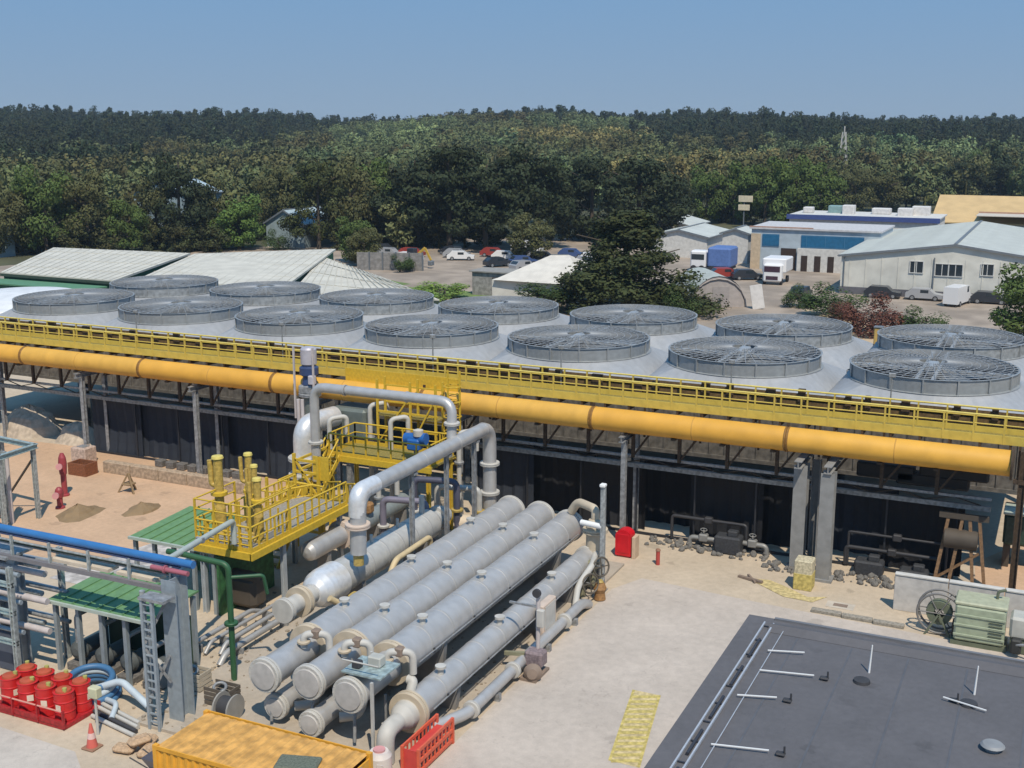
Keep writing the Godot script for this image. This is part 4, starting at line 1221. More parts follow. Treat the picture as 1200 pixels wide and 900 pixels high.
	for z in [-43.0, -46.2, -49.0]:
		part(d, "stilt", Geo.new().hbar(Vector3(-25.2, 0.1, z), Vector3(-25.2, 5.66, z), 0.18, 0.18), steel)
		part(d, "shoe", Geo.new().box(Vector3(-25.2, 5.66, z), Vector3(0.5, 0.12, 0.3)), steel)
		part(d, "cladding_seam", Geo.new().lathe(Vector3(-25.2, 6.0, z - 1.0), zx, [Vector2(0.34, 0), Vector2(0.354, 0.01), Vector2(0.354, 0.08), Vector2(0.34, 0.09)], 22), mk("clad_seam", c3(0.42, 0.43, 0.45)))
	for y in [2.6, 4.1]:
		part(d, "drop_flange", flange(Vector3(-25.2, y, -50.7), Vector3.UP, 0.5, 0.16), pale)
	# loops of small pipe under the high pipe
	for q in [[-27.2, -48.2, 3.6, "dark_loop", "dark bent pipe loop nearest the bridge under the high pipe", c3(0.10, 0.10, 0.14)], [-26.7, -49.6, 2.9, "grey_loop", "pale grey bent pipe loop low behind the fat vessel's rear flange", c3(0.5, 0.49, 0.46)], [-27.9, -46.4, 3.0, "violet_loop", "violet grey bent pipe loop beside the small vessel", c3(0.22, 0.2, 0.25)]]:
		var lp := thing("pipe_loop", q[4], "pipe", Vector3(q[0], 0, q[1]), "small pipe loops under the high pipe")
		var x: float = q[0]
		var z: float = q[1]
		var y: float = q[2]
		part(lp, "pipe", Geo.new().pipe([Vector3(x - 0.9, 0.3, z), Vector3(x - 0.9, y, z), Vector3(x + 1.2, y, z - 0.5), Vector3(x + 1.2, 1.2, z - 0.5), Vector3(x + 2.2, 1.0, z - 0.2)], 0.16, 12), mk(q[3], q[5], 0.5, 0.2))
		part(lp, "flange", flange(Vector3(x - 0.9, y * 0.55, z), Vector3.UP, 0.3, 0.12), pale)
		part(lp, "flange", flange(Vector3(x + 1.2, y * 0.6, z - 0.5), Vector3.UP, 0.3, 0.12), mk("dull_yellow", c3(0.5, 0.36, 0.1)))
	var tk := thing("cream_drum", "short cream coloured drum lying behind the fat vessel's rear flange", "drum", Vector3(-25.0, 0.12, -49.4))
	part(tk, "shell", Geo.new().tube(Vector3(-26.0, 1.4, -49.0), Vector3(-24.2, 1.4, -49.6), 0.42, -1, 22), mk("cream", c3(0.62, 0.52, 0.40), 0.6))
	part(tk, "end", Geo.new().lathe(Vector3(-24.2, 1.4, -49.6), Vector3(0.95, 0, -0.3), [Vector2(0.42, 0), Vector2(0.3, 0.16), Vector2(0, 0.2)], 20), mk("cream", c3(0.62, 0.52, 0.4)))
	part(tk, "cradle", Geo.new().span(Vector3(-25.6, 0.12, -49.6), Vector3(-24.7, 1.1, -49.0)), mk("saddle_grey", c3(0.26, 0.25, 0.24)))
	# blue motor on the far platform
	var bm := thing("blue_motor", "bright blue valve motor with a white cap above the yellow platform", "motor", Vector3(-29.0, 4.4, -50.0))
	part(bm, "casing", Geo.new().tube(Vector3(-29.6, 5.05, -50.0), Vector3(-28.4, 5.15, -50.0), 0.3, -1, 18), mk("motor_blue", c3(0.02, 0.12, 0.40), 0.4))
	part(bm, "gear_housing", Geo.new().cham(Vector3(-29.0, 4.85, -49.9), Vector3(0.7, 0.6, 0.6), 0.08), mk("motor_blue", c3(0.02, 0.12, 0.4)))
	part(bm, "cap", Geo.new().lathe(Vector3(-28.8, 5.3, -49.9), Vector3.UP, [Vector2(0.26, 0), Vector2(0.26, 0.3), Vector2(0, 0.38)], 16), pale)
	part(bm, "stem", Geo.new().tube(Vector3(-29.0, 3.9, -50.0), Vector3(-29.0, 4.7, -50.0), 0.12, -1, 10), mk("stub", c3(0.28, 0.28, 0.27)))
	# vent platform: floor, rails, four tall yellow vents
	var vp := thing("vent_platform", "yellow railed platform on legs around four tall yellow vent pipes", "platform", Vector3(-30.8, 0, -39.5))
	part(vp, "floor", Geo.new().span(Vector3(-32.4, 3.1, -44.6), Vector3(-29.5, 3.2, -37.2)), mk("floor_grate", c3(0.36, 0.33, 0.28), 0.7, 0.0, "dirty", 1.0))
	part(vp, "floor_edge", Geo.new().span(Vector3(-32.45, 2.92, -37.2), Vector3(-29.45, 3.22, -37.08)).span(Vector3(-29.5, 2.92, -44.6), Vector3(-29.38, 3.22, -37.08)), safety)
	rails(vp, [Vector2(-32.4, -44.4), Vector2(-32.4, -37.25), Vector2(-29.55, -37.25), Vector2(-29.55, -44.4)], 3.2, safety, 0.55)
	for k in 7:
		part(vp, "cage_bar", Geo.new().box(Vector3(-32.2 + k * 0.42, 3.75, -37.3), Vector3(0.06, 1.1, 0.06)), safety)
		part(vp, "cage_bar", Geo.new().box(Vector3(-32.2 + k * 0.42, 3.75, -39.9), Vector3(0.06, 1.1, 0.06)), safety)
	for q in [[-32.4, -37.25], [-31.4, -37.25], [-30.5, -37.25], [-29.55, -37.25], [-32.4, -39.9], [-29.55, -39.9]]:
		part(vp, "cage_post", Geo.new().box(Vector3(q[0], 4.2, q[1]), Vector3(0.08, 2.0, 0.08)), safety)
	for y in [4.75, 5.18]:
		part(vp, "cage_rail", Geo.new().tube(Vector3(-32.4, y, -39.9), Vector3(-32.4, y, -37.25), 0.035, -1, 6), safety)
		part(vp, "cage_rail", Geo.new().tube(Vector3(-29.55, y, -39.9), Vector3(-29.55, y, -37.25), 0.035, -1, 6), safety)
		part(vp, "cage_rail", Geo.new().tube(Vector3(-32.4, y, -37.25), Vector3(-29.55, y, -37.25), 0.035, -1, 6), safety)
	for y in [3.5, 3.95]:
		part(vp, "cage_rail", Geo.new().tube(Vector3(-32.4, y, -37.28), Vector3(-29.6, y, -37.28), 0.035, -1, 6), safety)
	for q in [[-32.3, -37.5], [-29.7, -39.6], [-32.3, -44.0], [-29.7, -44.0]]:
		part(vp, "leg", Geo.new().hbar(Vector3(q[0], 0, q[1]), Vector3(q[0], 3.1, q[1]), 0.2, 0.2), mk("leg_silver", c3(0.46, 0.50, 0.53), 0.45, 0.3))
	var vn := ["corner vent pipe with the widest base", "second vent pipe", "hooked third vent pipe", "fourth vent pipe by the steps"]
	var vx := [[-32.35, -38.8, 6.55, 0.2], [-31.35, -39.6, 6.6, 0.15], [-30.75, -39.2, 6.25, 0.13], [-30.15, -38.6, 5.9, 0.16]]
	for k in 4:
		var q: Array = vx[k]
		var u := thing("vent_pipe", "tall yellow %s on the railed vent platform" % vn[k], "vent pipe", Vector3(q[0], 3.2, q[1]), "yellow vent pipes on the vent platform")
		var r: float = q[3]
		part(u, "pipe", Geo.new().pipe([Vector3(q[0], 3.2, q[1]), Vector3(q[0], q[2] - 0.3, q[1]), Vector3(q[0] + 0.02, q[2], q[1])], r, 14), vent)
		part(u, "body", Geo.new().lathe(Vector3(q[0], 3.2, q[1]), Vector3.UP, [Vector2(r * 1.8, 0), Vector2(r * 1.8, 0.1), Vector2(r * 1.25, 0.14), Vector2(r * 1.3, 1.1), Vector2(r, 1.3)], 16), vent)
		part(u, "clamp", Geo.new().lathe(Vector3(q[0], 4.9, q[1]), Vector3.UP, [Vector2(r, 0), Vector2(r * 1.8, 0.02), Vector2(r * 1.8, 0.16), Vector2(r, 0.18)], 14), safety)
		part(u, "outlet", Geo.new().pipe([Vector3(q[0], q[2] - 1.2, q[1]), Vector3(q[0] - 0.3, q[2] - 1.2, q[1] + 0.1), Vector3(q[0] - 0.34, q[2] - 0.1, q[1] + 0.1)], r * 0.6, 10), vent)
		part(u, "cap", Geo.new().lathe(Vector3(q[0], q[2], q[1]), Vector3.UP, [Vector2(r, -0.05), Vector2(r * 1.35, 0), Vector2(r * 1.2, 0.1), Vector2(0, 0.14)], 14), mk("yellow_pale", c3(0.68, 0.55, 0.14)))
	part(thing("valve_skid", "dark pump and pipe set standing below the vent platform", "pump", Vector3(-30.9, 0, -38.5)), "pump_body", Geo.new().cham(Vector3(-30.9, 0.9, -38.6), Vector3(1.4, 1.4, 1.0), 0.2).tube(Vector3(-31.6, 1.6, -38.4), Vector3(-30.2, 1.6, -38.4), 0.25, -1, 14), mk("dark_brown", c3(0.08, 0.065, 0.05), 0.7))
	# stair tower and far platform
	var fp := thing("valve_platform", "yellow railed upper platform and stair beside the great elbow", "platform", Vector3(-31.5, 0, -47.5))
	part(fp, "floor", Geo.new().span(Vector3(-33.6, 3.9, -51.6), Vector3(-27.6, 4.0, -49.0)), grate)
	rails(fp, [Vector2(-33.6, -51.5), Vector2(-27.7, -51.5), Vector2(-27.7, -49.05), Vector2(-33.6, -49.05), Vector2(-33.6, -51.5)], 4.0, safety, 0.7)
	part(fp, "side_beam", Geo.new().span(Vector3(-33.65, 3.72, -49.0), Vector3(-27.55, 4.02, -48.9)), safety)
	for q in [[-33.5, -51.4], [-27.8, -51.4], [-33.5, -49.1], [-27.8, -49.1]]:
		part(fp, "leg", Geo.new().hbar(Vector3(q[0], 0, q[1]), Vector3(q[0], 3.9, q[1]), 0.18, 0.18), safety)
	part(fp, "landing", Geo.new().span(Vector3(-34.0, 2.4, -47.2), Vector3(-31.4, 2.5, -45.2)), grate)
	rails(fp, [Vector2(-34.0, -47.2), Vector2(-34.0, -45.2), Vector2(-31.4, -45.2)], 2.5, safety, 0.7)
	for q in [[-33.95, -45.25], [-31.5, -45.25]]:
		part(fp, "leg", Geo.new().span(Vector3(q[0] - 0.08, 0, q[1] - 0.08), Vector3(q[0] + 0.08, 2.4, q[1] + 0.08)), safety)
	# flights
	for fl in [[Vector3(-33.3, 2.5, -47.2), Vector3(-33.3, 4.0, -49.0)], [Vector3(-31.4, 2.5, -46.2), Vector3(-29.6, 3.2, -44.6)], [Vector3(-33.0, 0, -43.0), Vector3(-33.0, 2.5, -45.2)]]:
		for s in [-0.4, 0.4]:
			var off := Vector3(s, 0, 0)
			part(fp, "stringer", Geo.new().bar(fl[0] + off, fl[1] + off, 0.06, 0.24), safety)
			part(fp, "stair_rail", Geo.new().tube(fl[0] + off + Vector3(0, 1.0, 0), fl[1] + off + Vector3(0, 1.0, 0), 0.045, -1, 6), safety)
			for k in 3:
				var pp: Vector3 = fl[0].lerp(fl[1], (k + 0.5) / 3.0) + off
				part(fp, "post", Geo.new().box(pp + Vector3(0, 0.5, 0), Vector3(0.06, 1.0, 0.06)), safety)
		for k in 9:
			var pp: Vector3 = fl[0].lerp(fl[1], (k + 0.5) / 9.0)
			part(fp, "tread", Geo.new().box(pp, Vector3(0.76, 0.04, 0.22)), grate)
	part(fp, "landing_edge", Geo.new().span(Vector3(-34.05, 2.22, -45.2), Vector3(-31.35, 2.52, -45.1)), safety)
	for k in 7:
		part(fp, "cross_bar", Geo.new().box(Vector3(-32.9, 0.9 + k * 0.6, -46.0), Vector3(1.5, 0.12, 0.1)), safety)
		part(fp, "cross_bar", Geo.new().box(Vector3(-33.6, 1.1 + k * 0.55, -47.5), Vector3(0.1, 0.12, 3.0)), safety)
	# braces, panels and a ladder cage tall enough to be seen over the vessel
	for q in [[-33.6, -49.0], [-33.6, -46.0], [-32.2, -46.0]]:
		part(fp, "tower_post", Geo.new().box(Vector3(q[0], 2.4, q[1]), Vector3(0.14, 4.8, 0.14)), safety)
	part(fp, "brace", Geo.new().bar(Vector3(-33.6, 1.0, -46.0), Vector3(-33.6, 4.6, -49.0), 0.1, 0.1), safety)
	part(fp, "brace", Geo.new().bar(Vector3(-33.6, 4.6, -46.0), Vector3(-32.2, 2.6, -46.0), 0.1, 0.1), safety)
	part(fp, "gate_panel", Geo.new().span(Vector3(-32.5, 3.6, -46.06), Vector3(-31.6, 4.8, -46.0)), safety)
	for q in [[-34.4, -44.8], [-32.9, -44.8], [-34.4, -43.2]]:
		part(fp, "tower_post", Geo.new().box(Vector3(q[0], 1.9, q[1]), Vector3(0.12, 3.8, 0.12)), safety)
	rails(fp, [Vector2(-34.4, -43.2), Vector2(-32.9, -43.2), Vector2(-31.9, -44.9)], 2.6, safety, 0.4)
	part(fp, "mesh_panel", Geo.new().span(Vector3(-33.3, 2.5, -45.08), Vector3(-32.2, 3.5, -45.04)), safety)
	var dk := thing("turbine_casing", "dark green grey machine casing half hidden behind the great elbow", "machine", Vector3(-34.5, 0, -53.0))
	part(dk, "casing", Geo.new().cham(Vector3(-34.9, 4.6, -53.6), Vector3(2.2, 1.7, 1.6), 0.15), mk("dark_green_grey", c3(0.16, 0.19, 0.18), 0.55, 0.2))
	part(dk, "leg", Geo.new().span(Vector3(-35.8, 0, -54.2), Vector3(-35.5, 3.8, -53.9)), steel)
	part(dk, "leg", Geo.new().span(Vector3(-34.2, 0, -54.2), Vector3(-33.9, 3.8, -53.9)), steel)
	for q in [[-34.6, -50.6, 5.4], [-33.2, -52.4, 5.9], [-31.2, -51.2, 5.6], [-27.4, -51.6, 5.2], [-29.9, -47.8, 3.6]]:
		var nm: Dictionary = {-34.6: "pale upright pipe right beside the great elbow", -33.2: "pale upright pipe before the dark machine casing", -31.2: "pale upright pipe between casing and blue motor", -27.4: "pale upright pipe beyond the blue motor", -29.9: "short pale upright pipe at the small vessel's flange"}
		var rz := thing("riser_pipe", nm[q[0]], "pipe", Vector3(q[0], 0, q[1]), "pale upright pipes around the platforms")
		part(rz, "pipe", Geo.new().pipe([Vector3(q[0], 0, q[1]), Vector3(q[0], q[2], q[1]), Vector3(q[0] + 0.7, q[2] + 0.1, q[1] - 0.6), Vector3(q[0] + 0.7, q[2] - 1.0, q[1] - 0.6)], 0.13, 12), pale)
		part(rz, "flange", flange(Vector3(q[0], q[2] * 0.7, q[1]), Vector3.UP, 0.26, 0.12), steel)
		part(rz, "clamp", Geo.new().box(Vector3(q[0], q[2] * 0.45, q[1]), Vector3(0.4, 0.12, 0.4)), safety)
	# bridge-side stair to the walkway
	var bs := thing("access_ladder", "yellow caged ladder and landing rising to the yellow walkway", "ladder", Vector3(-28.2, 0, -52.9))
	for s in [-0.35, 0.35]:
		part(bs, "stile", Geo.new().box(Vector3(-28.2 + s, 4.1, -52.6), Vector3(0.08, 8.2, 0.08)), safety)
	for k in 20:
		part(bs, "rung", Geo.new().tube(Vector3(-28.55, 0.5 + k * 0.38, -52.6), Vector3(-27.85, 0.5 + k * 0.38, -52.6), 0.025, -1, 6), safety)
	for k in 7:
		part(bs, "cage_hoop", Geo.new().torus(Vector3(-28.2, 2.6 + k * 0.8, -52.45), Vector3.UP, 0.45, 0.03, 14, 4, 0.0, TAU), safety)
	part(bs, "landing_plate", Geo.new().span(Vector3(-35.6, 6.78, -53.86), Vector3(-28.6, 7.5, -53.78)), safety)
	# scaffold between the platform and the walkway
	for x in [-32.4, -30.4, -28.9]:
		for z in [-51.9, -52.7]:
			part(bs, "scaffold_post", Geo.new().box(Vector3(x, 5.3, z), Vector3(0.11, 4.4, 0.11)), safety)
	for y in [4.9, 5.8, 6.7]:
		part(bs, "scaffold_bar", Geo.new().box(Vector3(-30.6, y, -51.9), Vector3(3.6, 0.1, 0.08)), safety)
		part(bs, "scaffold_bar", Geo.new().box(Vector3(-30.6, y + 0.35, -52.7), Vector3(3.6, 0.08, 0.08)), safety)
	part(bs, "scaffold_deck", Geo.new().span(Vector3(-32.5, 5.55, -52.8), Vector3(-28.8, 5.62, -51.9)), grate)
	part(bs, "brace", Geo.new().bar(Vector3(-32.4, 4.0, -51.8), Vector3(-30.4, 6.7, -51.8), 0.08, 0.08), safety)
	part(bs, "brace", Geo.new().bar(Vector3(-30.4, 4.0, -51.8), Vector3(-28.9, 6.7, -51.8), 0.08, 0.08), safety)

# ------------------------------------------------------------------ yard beside the container
func build_yard_left() -> void:
	var galv := mk("galv", c3(0.36, 0.37, 0.38), 0.5, 0.3)
	var bluegrey := mk("blue_steel", c3(0.33, 0.38, 0.42), 0.5, 0.25, "soft", 0.5)
	var paleg := mk("pale_galv", c3(0.46, 0.50, 0.50), 0.5, 0.3, "dirty", 0.6)
	# container
	var orange := mk("container_orange", c3(0.74, 0.36, 0.035), 0.55, 0.0, "soft", 0.35)
	var c := thing("shipping_container", "orange corrugated shipping container with a faded sun bleached roof", "container", Vector3(-20.15, 0, -25.45))
	var x0 := -23.2
	var x1 := -17.1
	var z0 := -26.65
	var z1 := -24.22
	var cor := func(front: bool) -> Geo:
		var g := Geo.new()
		var n := 22
		for k in n:
			var a := lerpf(x0 + 0.12, x1 - 0.12, float(k) / n)
			var w := (x1 - x0 - 0.24) / n
			var z := z1 - 0.02 if front else z0 + 0.02
			var dz := -0.045 if front else 0.045
			var q := [[0.0, 0.0], [0.3, 0.0], [0.45, dz], [0.8, dz], [1.0, 0.0]]
			for i in 4:
				g.quad(Vector3(a + w * q[i][0], 0.15, z + q[i][1]), Vector3(a + w * q[i + 1][0], 0.15, z + q[i + 1][1]), Vector3(a + w * q[i + 1][0], 2.48, z + q[i + 1][1]), Vector3(a + w * q[i][0], 2.48, z + q[i][1]))
		return g
	part(c, "side_wall", cor.call(true), orange)
	part(c, "side_wall", cor.call(false), orange)
	part(c, "end_wall", Geo.new().span(Vector3(x0 + 0.03, 0.1, z0 + 0.06), Vector3(x0 + 0.08, 2.5, z1 - 0.06)), orange)
	for z in [z0 + 0.65, z1 - 0.65]:
		part(c, "door", Geo.new().span(Vector3(x1 - 0.07, 0.16, z - 0.55), Vector3(x1 - 0.02, 2.46, z + 0.55)), orange)
		part(c, "lock_bar", Geo.new().tube(Vector3(x1 + 0.01, 0.2, z), Vector3(x1 + 0.01, 2.45, z), 0.03, -1, 8), galv)
	part(c, "floor_frame", Geo.new().span(Vector3(x0, 0.0, z0), Vector3(x1, 0.15, z1)), orange)
	var rf := Geo.new()
	for k in 20:
		var a := lerpf(x0 + 0.1, x1 - 0.1, float(k) / 20)
		var w := (x1 - x0 - 0.2) / 20
		var q := [[0.0, 0.0], [0.35, 0.0], [0.5, 0.02], [0.85, 0.02], [1.0, 0.0]]
		for i in 4:
			rf.quad(Vector3(a + w * q[i][0], 2.55 + q[i][1], z0 + 0.08), Vector3(a + w * q[i + 1][0], 2.55 + q[i + 1][1], z0 + 0.08), Vector3(a + w * q[i + 1][0], 2.55 + q[i + 1][1], z1 - 0.08), Vector3(a + w * q[i][0], 2.55 + q[i][1], z1 - 0.08))
	part(c, "roof", rf, mk("container_roof", c3(0.74, 0.395, 0.10), 0.65, 0.0, "dirty", 0.22))
	for z in [z0, z1]:
		part(c, "top_rail", Geo.new().span(Vector3(x0, 2.48, z - 0.04 if z > z0 + 1 else z), Vector3(x1, 2.6, z if z > z0 + 1 else z + 0.04)), orange)
	for x in [x0, x1 - 0.14]:
		for z in [z0, z1 - 0.14]:
			part(c, "corner_post", Geo.new().span(Vector3(x - 0.004, 0, z - 0.004), Vector3(x + 0.144, 2.612, z + 0.144)), orange)
	one("tarpaulin", Geo.new().cham(Vector3(-18.7, 2.62, -25.2), Vector3(1.25, 0.1, 0.75), 0.045, Basis.from_euler(Vector3(0, 0.3, 0))), mk("tarp_green", c3(0.15, 0.17, 0.13), 0.9, 0.0, "dirty", 1.5), "dull green folded tarpaulin lying on the orange container's roof", "tarpaulin")
	# blue topped pipe bridge
	var b := thing("cable_bridge", "steel truss bridge topped by a bright blue pipe between two columns", "pipe bridge", Vector3(-33, 4.8, -30))
	part(b, "blue_pipe", Geo.new().tube(Vector3(-44, 5.72, -30.0), Vector3(-26.3, 5.72, -30.0), 0.14, -1, 18), mk("blue_pipe", c3(0.04, 0.17, 0.42), 0.4))
	part(b, "top_chord", Geo.new().span(Vector3(-44, 5.5, -30.06), Vector3(-26.9, 5.57, -29.92)), mk("navy_paint", c3(0.035, 0.06, 0.15)))
	part(b, "lower_chord", Geo.new().span(Vector3(-44, 4.62, -29.9), Vector3(-27.6, 4.78, -29.75)), mk("grey_chord", c3(0.22, 0.21, 0.22), 0.6, 0.2))
	part(b, "cream_tray", Geo.new().span(Vector3(-33.0, 4.80, -30.5), Vector3(-30.2, 4.92, -29.95)).span(Vector3(-29.8, 4.80, -30.5), Vector3(-28.0, 4.92, -29.95)), mk("cream", c3(0.62, 0.52, 0.40)))
	for k in 9:
		part(b, "truss_post", Geo.new().box(Vector3(-42.4 + k * 1.9, 5.1, -29.85), Vector3(0.09, 0.9, 0.09)), paleg)
	var rp := thing("red_pipe", "short pinkish red pipe at the end of the blue pipe", "pipe", Vector3(-26.6, 5.4, -29.9))
	part(rp, "pipe", Geo.new().pipe([Vector3(-27.9, 5.5, -29.7), Vector3(-26.3, 5.5, -29.7)], 0.09, 12), mk("pink_red", c3(0.36, 0.11, 0.14), 0.5))
	part(rp, "flange", flange(Vector3(-27.3, 5.5, -29.7), Vector3.RIGHT, 0.15, 0.08), mk("pink_red", c3(0.36, 0.11, 0.14)))
	var pp := thing("pale_pipe", "pale pipe running from the blue pipe's end to the vent platform", "pipe", Vector3(-29.5, 5.2, -33))
	part(pp, "pipe", Geo.new().pipe([Vector3(-28.4, 5.1, -30.4), Vector3(-28.6, 5.1, -31.2), Vector3(-30.2, 4.6, -37.0), Vector3(-30.2, 3.6, -37.0)], 0.12, 12), mk("pale_green", c3(0.50, 0.54, 0.50), 0.5, 0.2))
	part(pp, "clip", Geo.new().box(Vector3(-29.4, 4.86, -34.0), Vector3(0.34, 0.2, 0.14)), galv)
	# grey steelwork and lines on the bridge's outer end
	var sw := thing("pipe_rack", "dense grey steel rack with stacked pipes at the outer end of the blue pipe", "pipe rack", Vector3(-38, 0, -30))
	for x in [-40.6, -39.2, -37.6, -34.3]:
		for z in [-31.6, -29.2]:
			part(sw, "post", Geo.new().hbar(Vector3(x, 0, z), Vector3(x, 4.6, z), 0.18, 0.2), mk("pale_galv", c3(0.46, 0.50, 0.50), 0.5, 0.3))
	for y in [1.6, 2.8, 3.9]:
		part(sw, "beam", Geo.new().hbar(Vector3(-41.5, y, -29.2), Vector3(-34.2, y, -29.2), 0.14, 0.18), mk("teal_steel", c3(0.40, 0.50, 0.50), 0.45, 0.2, "dirty", 0.5))
		part(sw, "beam", Geo.new().hbar(Vector3(-41.5, y, -31.6), Vector3(-34.2, y, -31.6), 0.14, 0.18), bluegrey)
		for k in 4:
			part(sw, "rack_pipe", Geo.new().tube(Vector3(-42, y + 0.2, -31.2 + k * 0.5), Vector3(-33.6 - (k % 2) * 0.8, y + 0.2, -31.2 + k * 0.5), 0.09 + 0.02 * (k % 3), -1, 10), [galv, paleg, mk("mauve", c3(0.52, 0.47, 0.46), 0.6), bluegrey][k])
	part(sw, "brace", Geo.new().bar(Vector3(-39.2, 0.2, -29.1), Vector3(-37.6, 3.8, -29.1), 0.08, 0.08), galv)
	part(sw, "brace", Geo.new().bar(Vector3(-40.6, 3.8, -29.1), Vector3(-39.2, 0.2, -29.1), 0.08, 0.08), galv)
	for k in 3:
		part(b, "hung_line", Geo.new().tube(Vector3(-44, 5.02 + k * 0.13, -30.3 + k * 0.14), Vector3(-27.4, 5.02 + k * 0.13, -30.3 + k * 0.14), 0.045, -1, 8), [galv, mk("dark_green_wall", c3(0.03, 0.06, 0.035), 0.7), paleg][k])
	# columns of that bridge
	var k1 := thing("bridge_column", "heavy blue grey steel column with an open ladder frame beside it", "column", Vector3(-27.0, 0, -29.4))
	part(k1, "column", Geo.new().hbar(Vector3(-26.85, 0, -29.6), Vector3(-26.85, 5.3, -29.6), 0.62, 0.62, Vector3.RIGHT).span(Vector3(-27.3, 0, -30.05), Vector3(-26.4, 0.1, -29.15)), bluegrey)
	part(k1, "pipe_riser", Geo.new().tube(Vector3(-27.75, 0, -29.0), Vector3(-27.75, 4.9, -29.0), 0.1, -1, 12), paleg)
	for x in [-27.42, -26.98]:
		part(k1, "ladder_stile", Geo.new().box(Vector3(x, 2.4, -28.6), Vector3(0.1, 4.8, 0.12)), bluegrey)
	for k in 15:
		part(k1, "ladder_rung", Geo.new().box(Vector3(-27.2, 0.3 + k * 0.31, -28.6), Vector3(0.44, 0.05, 0.06)), bluegrey)
	part(k1, "brace", Geo.new().bar(Vector3(-27.4, 1.0, -28.6), Vector3(-26.9, 2.6, -29.2), 0.09, 0.09), galv)
	part(k1, "brace", Geo.new().bar(Vector3(-27.4, 3.0, -28.6), Vector3(-26.9, 1.6, -29.2), 0.09, 0.09), galv)
	part(k1, "brace", Geo.new().bar(Vector3(-27.4, 3.2, -28.6), Vector3(-26.9, 4.6, -29.2), 0.09, 0.09), galv)
	part(k1, "cap_plate", Geo.new().span(Vector3(-27.5, 4.8, -29.1), Vector3(-26.4, 4.9, -28.5)), galv)
	var k2 := thing("bridge_column", "paired blue grey steel columns under the blue pipe beside the red drums", "column", Vector3(-35.8, 0, -30.5))
	for x in [-36.35, -35.35]:
		part(k2, "column", Geo.new().hbar(Vector3(x, 0, -30.4), Vector3(x, 4.6, -30.4), 0.4, 0.45, Vector3.RIGHT), bluegrey)
	part(k2, "base_box", Geo.new().cham(Vector3(-35.6, 0.8, -30.0), Vector3(0.8, 1.6, 0.5), 0.05), mk("slate", c3(0.07, 0.085, 0.12), 0.6))
	part(k2, "cap_plate", Geo.new().span(Vector3(-36.8, 4.62, -30.9), Vector3(-34.9, 4.72, -29.6)), galv)
	# green pipe gate
	var gp := thing("green_pipe", "dark green pipe frame standing beside the blue grey column", "pipe", Vector3(-27.05, 0, -32.6))
	part(gp, "pipe", Geo.new().pipe([Vector3(-27.0, 0, -32.66), Vector3(-27.0, 4.7, -32.66), Vector3(-28.9, 4.9, -32.4), Vector3(-29.6, 4.9, -32.4)], 0.11, 14, 0.3), mk("green_paint", c3(0.028, 0.10, 0.042), 0.5))
	part(gp, "second_pipe", Geo.new().pipe([Vector3(-27.0, 4.2, -32.66), Vector3(-26.0, 4.2, -33.4), Vector3(-26.0, 3.4, -33.6)], 0.07, 12), mk("green_paint", c3(0.03, 0.17, 0.065)))
	part(gp, "flange", flange(Vector3(-27.0, 2.4, -32.66), Vector3.UP, 0.26, 0.12), mk("green_paint", c3(0.03, 0.17, 0.065)))
	part(gp, "base_plate", Geo.new().span(Vector3(-27.3, 0.0, -32.95), Vector3(-26.7, 0.05, -32.35)), galv)
	# green canopies
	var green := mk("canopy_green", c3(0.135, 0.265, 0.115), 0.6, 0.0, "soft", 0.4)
	for q in [[-33.9, -29.0, -33.3, -30.5, "green sheet roofed canopy over dark pumps beside the blue pipe", 2.9], [-36.2, -31.6, -41.3, -37.3, "farther green roofed canopy beside the clay ground", 2.9]]:
		var cn := thing("pump_canopy", q[4], "canopy", Vector3((q[0] + q[1]) * 0.5, 0, (q[2] + q[3]) * 0.5), "green canopies over pumps")
		var n := 8
		for k in n:
			var a: float = lerpf(q[0], q[1], float(k) / n)
			var e: float = lerpf(q[0], q[1], float(k + 1) / n)
			part(cn, "roof_sheet", Geo.new().box(Vector3((a + e) * 0.5, q[5] + 0.1, (q[2] + q[3]) * 0.5), Vector3(e - a - 0.015, 0.05, q[3] - q[2]), Basis.from_euler(Vector3(0.05, 0, 0))), green)
			part(cn, "standing_seam", Geo.new().box(Vector3(e, q[5] + 0.14, (q[2] + q[3]) * 0.5), Vector3(0.04, 0.07, q[3] - q[2]), Basis.from_euler(Vector3(0.05, 0, 0))), green)
		part(cn, "gutter", Geo.new().span(Vector3(q[0], q[5] - 0.08, q[3] - 0.02), Vector3(q[1], q[5] + 0.04, q[3] + 0.1)), mk("gutter_pale", c3(0.40, 0.46, 0.40), 0.5))
		for i in 5:
			for z in [q[2] + 0.2, q[3] - 0.2]:
				var x: float = lerpf(q[0] + 0.15, q[1] - 0.15, i / 4.0)
				part(cn, "post", Geo.new().box(Vector3(x, q[5] * 0.5, z), Vector3(0.16, q[5], 0.16)), mk("canopy_post", c3(0.30, 0.34, 0.36), 0.5, 0.2))
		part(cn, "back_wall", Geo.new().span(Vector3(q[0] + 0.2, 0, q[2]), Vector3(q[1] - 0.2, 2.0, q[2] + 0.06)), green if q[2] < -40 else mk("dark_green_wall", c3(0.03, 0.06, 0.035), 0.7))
	# low green wall of the farther canopy facing the road
	one("green_screen", Geo.new().span(Vector3(-31.55, 0, -41.2), Vector3(-31.45, 2.6, -37.4)).span(Vector3(-31.58, 2.6, -41.2), Vector3(-31.42, 2.7, -37.4)), mk("screen_green", c3(0.04, 0.15, 0.05), 0.7, 0.0, "dirty", 0.4), "dark green sheet wall along the side of the farther canopy", "screen wall")
	# pumps below the near canopy
	var pl := ["pump with a pale casing at the blue grey column's end", "second dark pump under the near green canopy", "third dark pump under the near green canopy, with a tall pipe", "dark pump at the red drums' end of the near green canopy"]
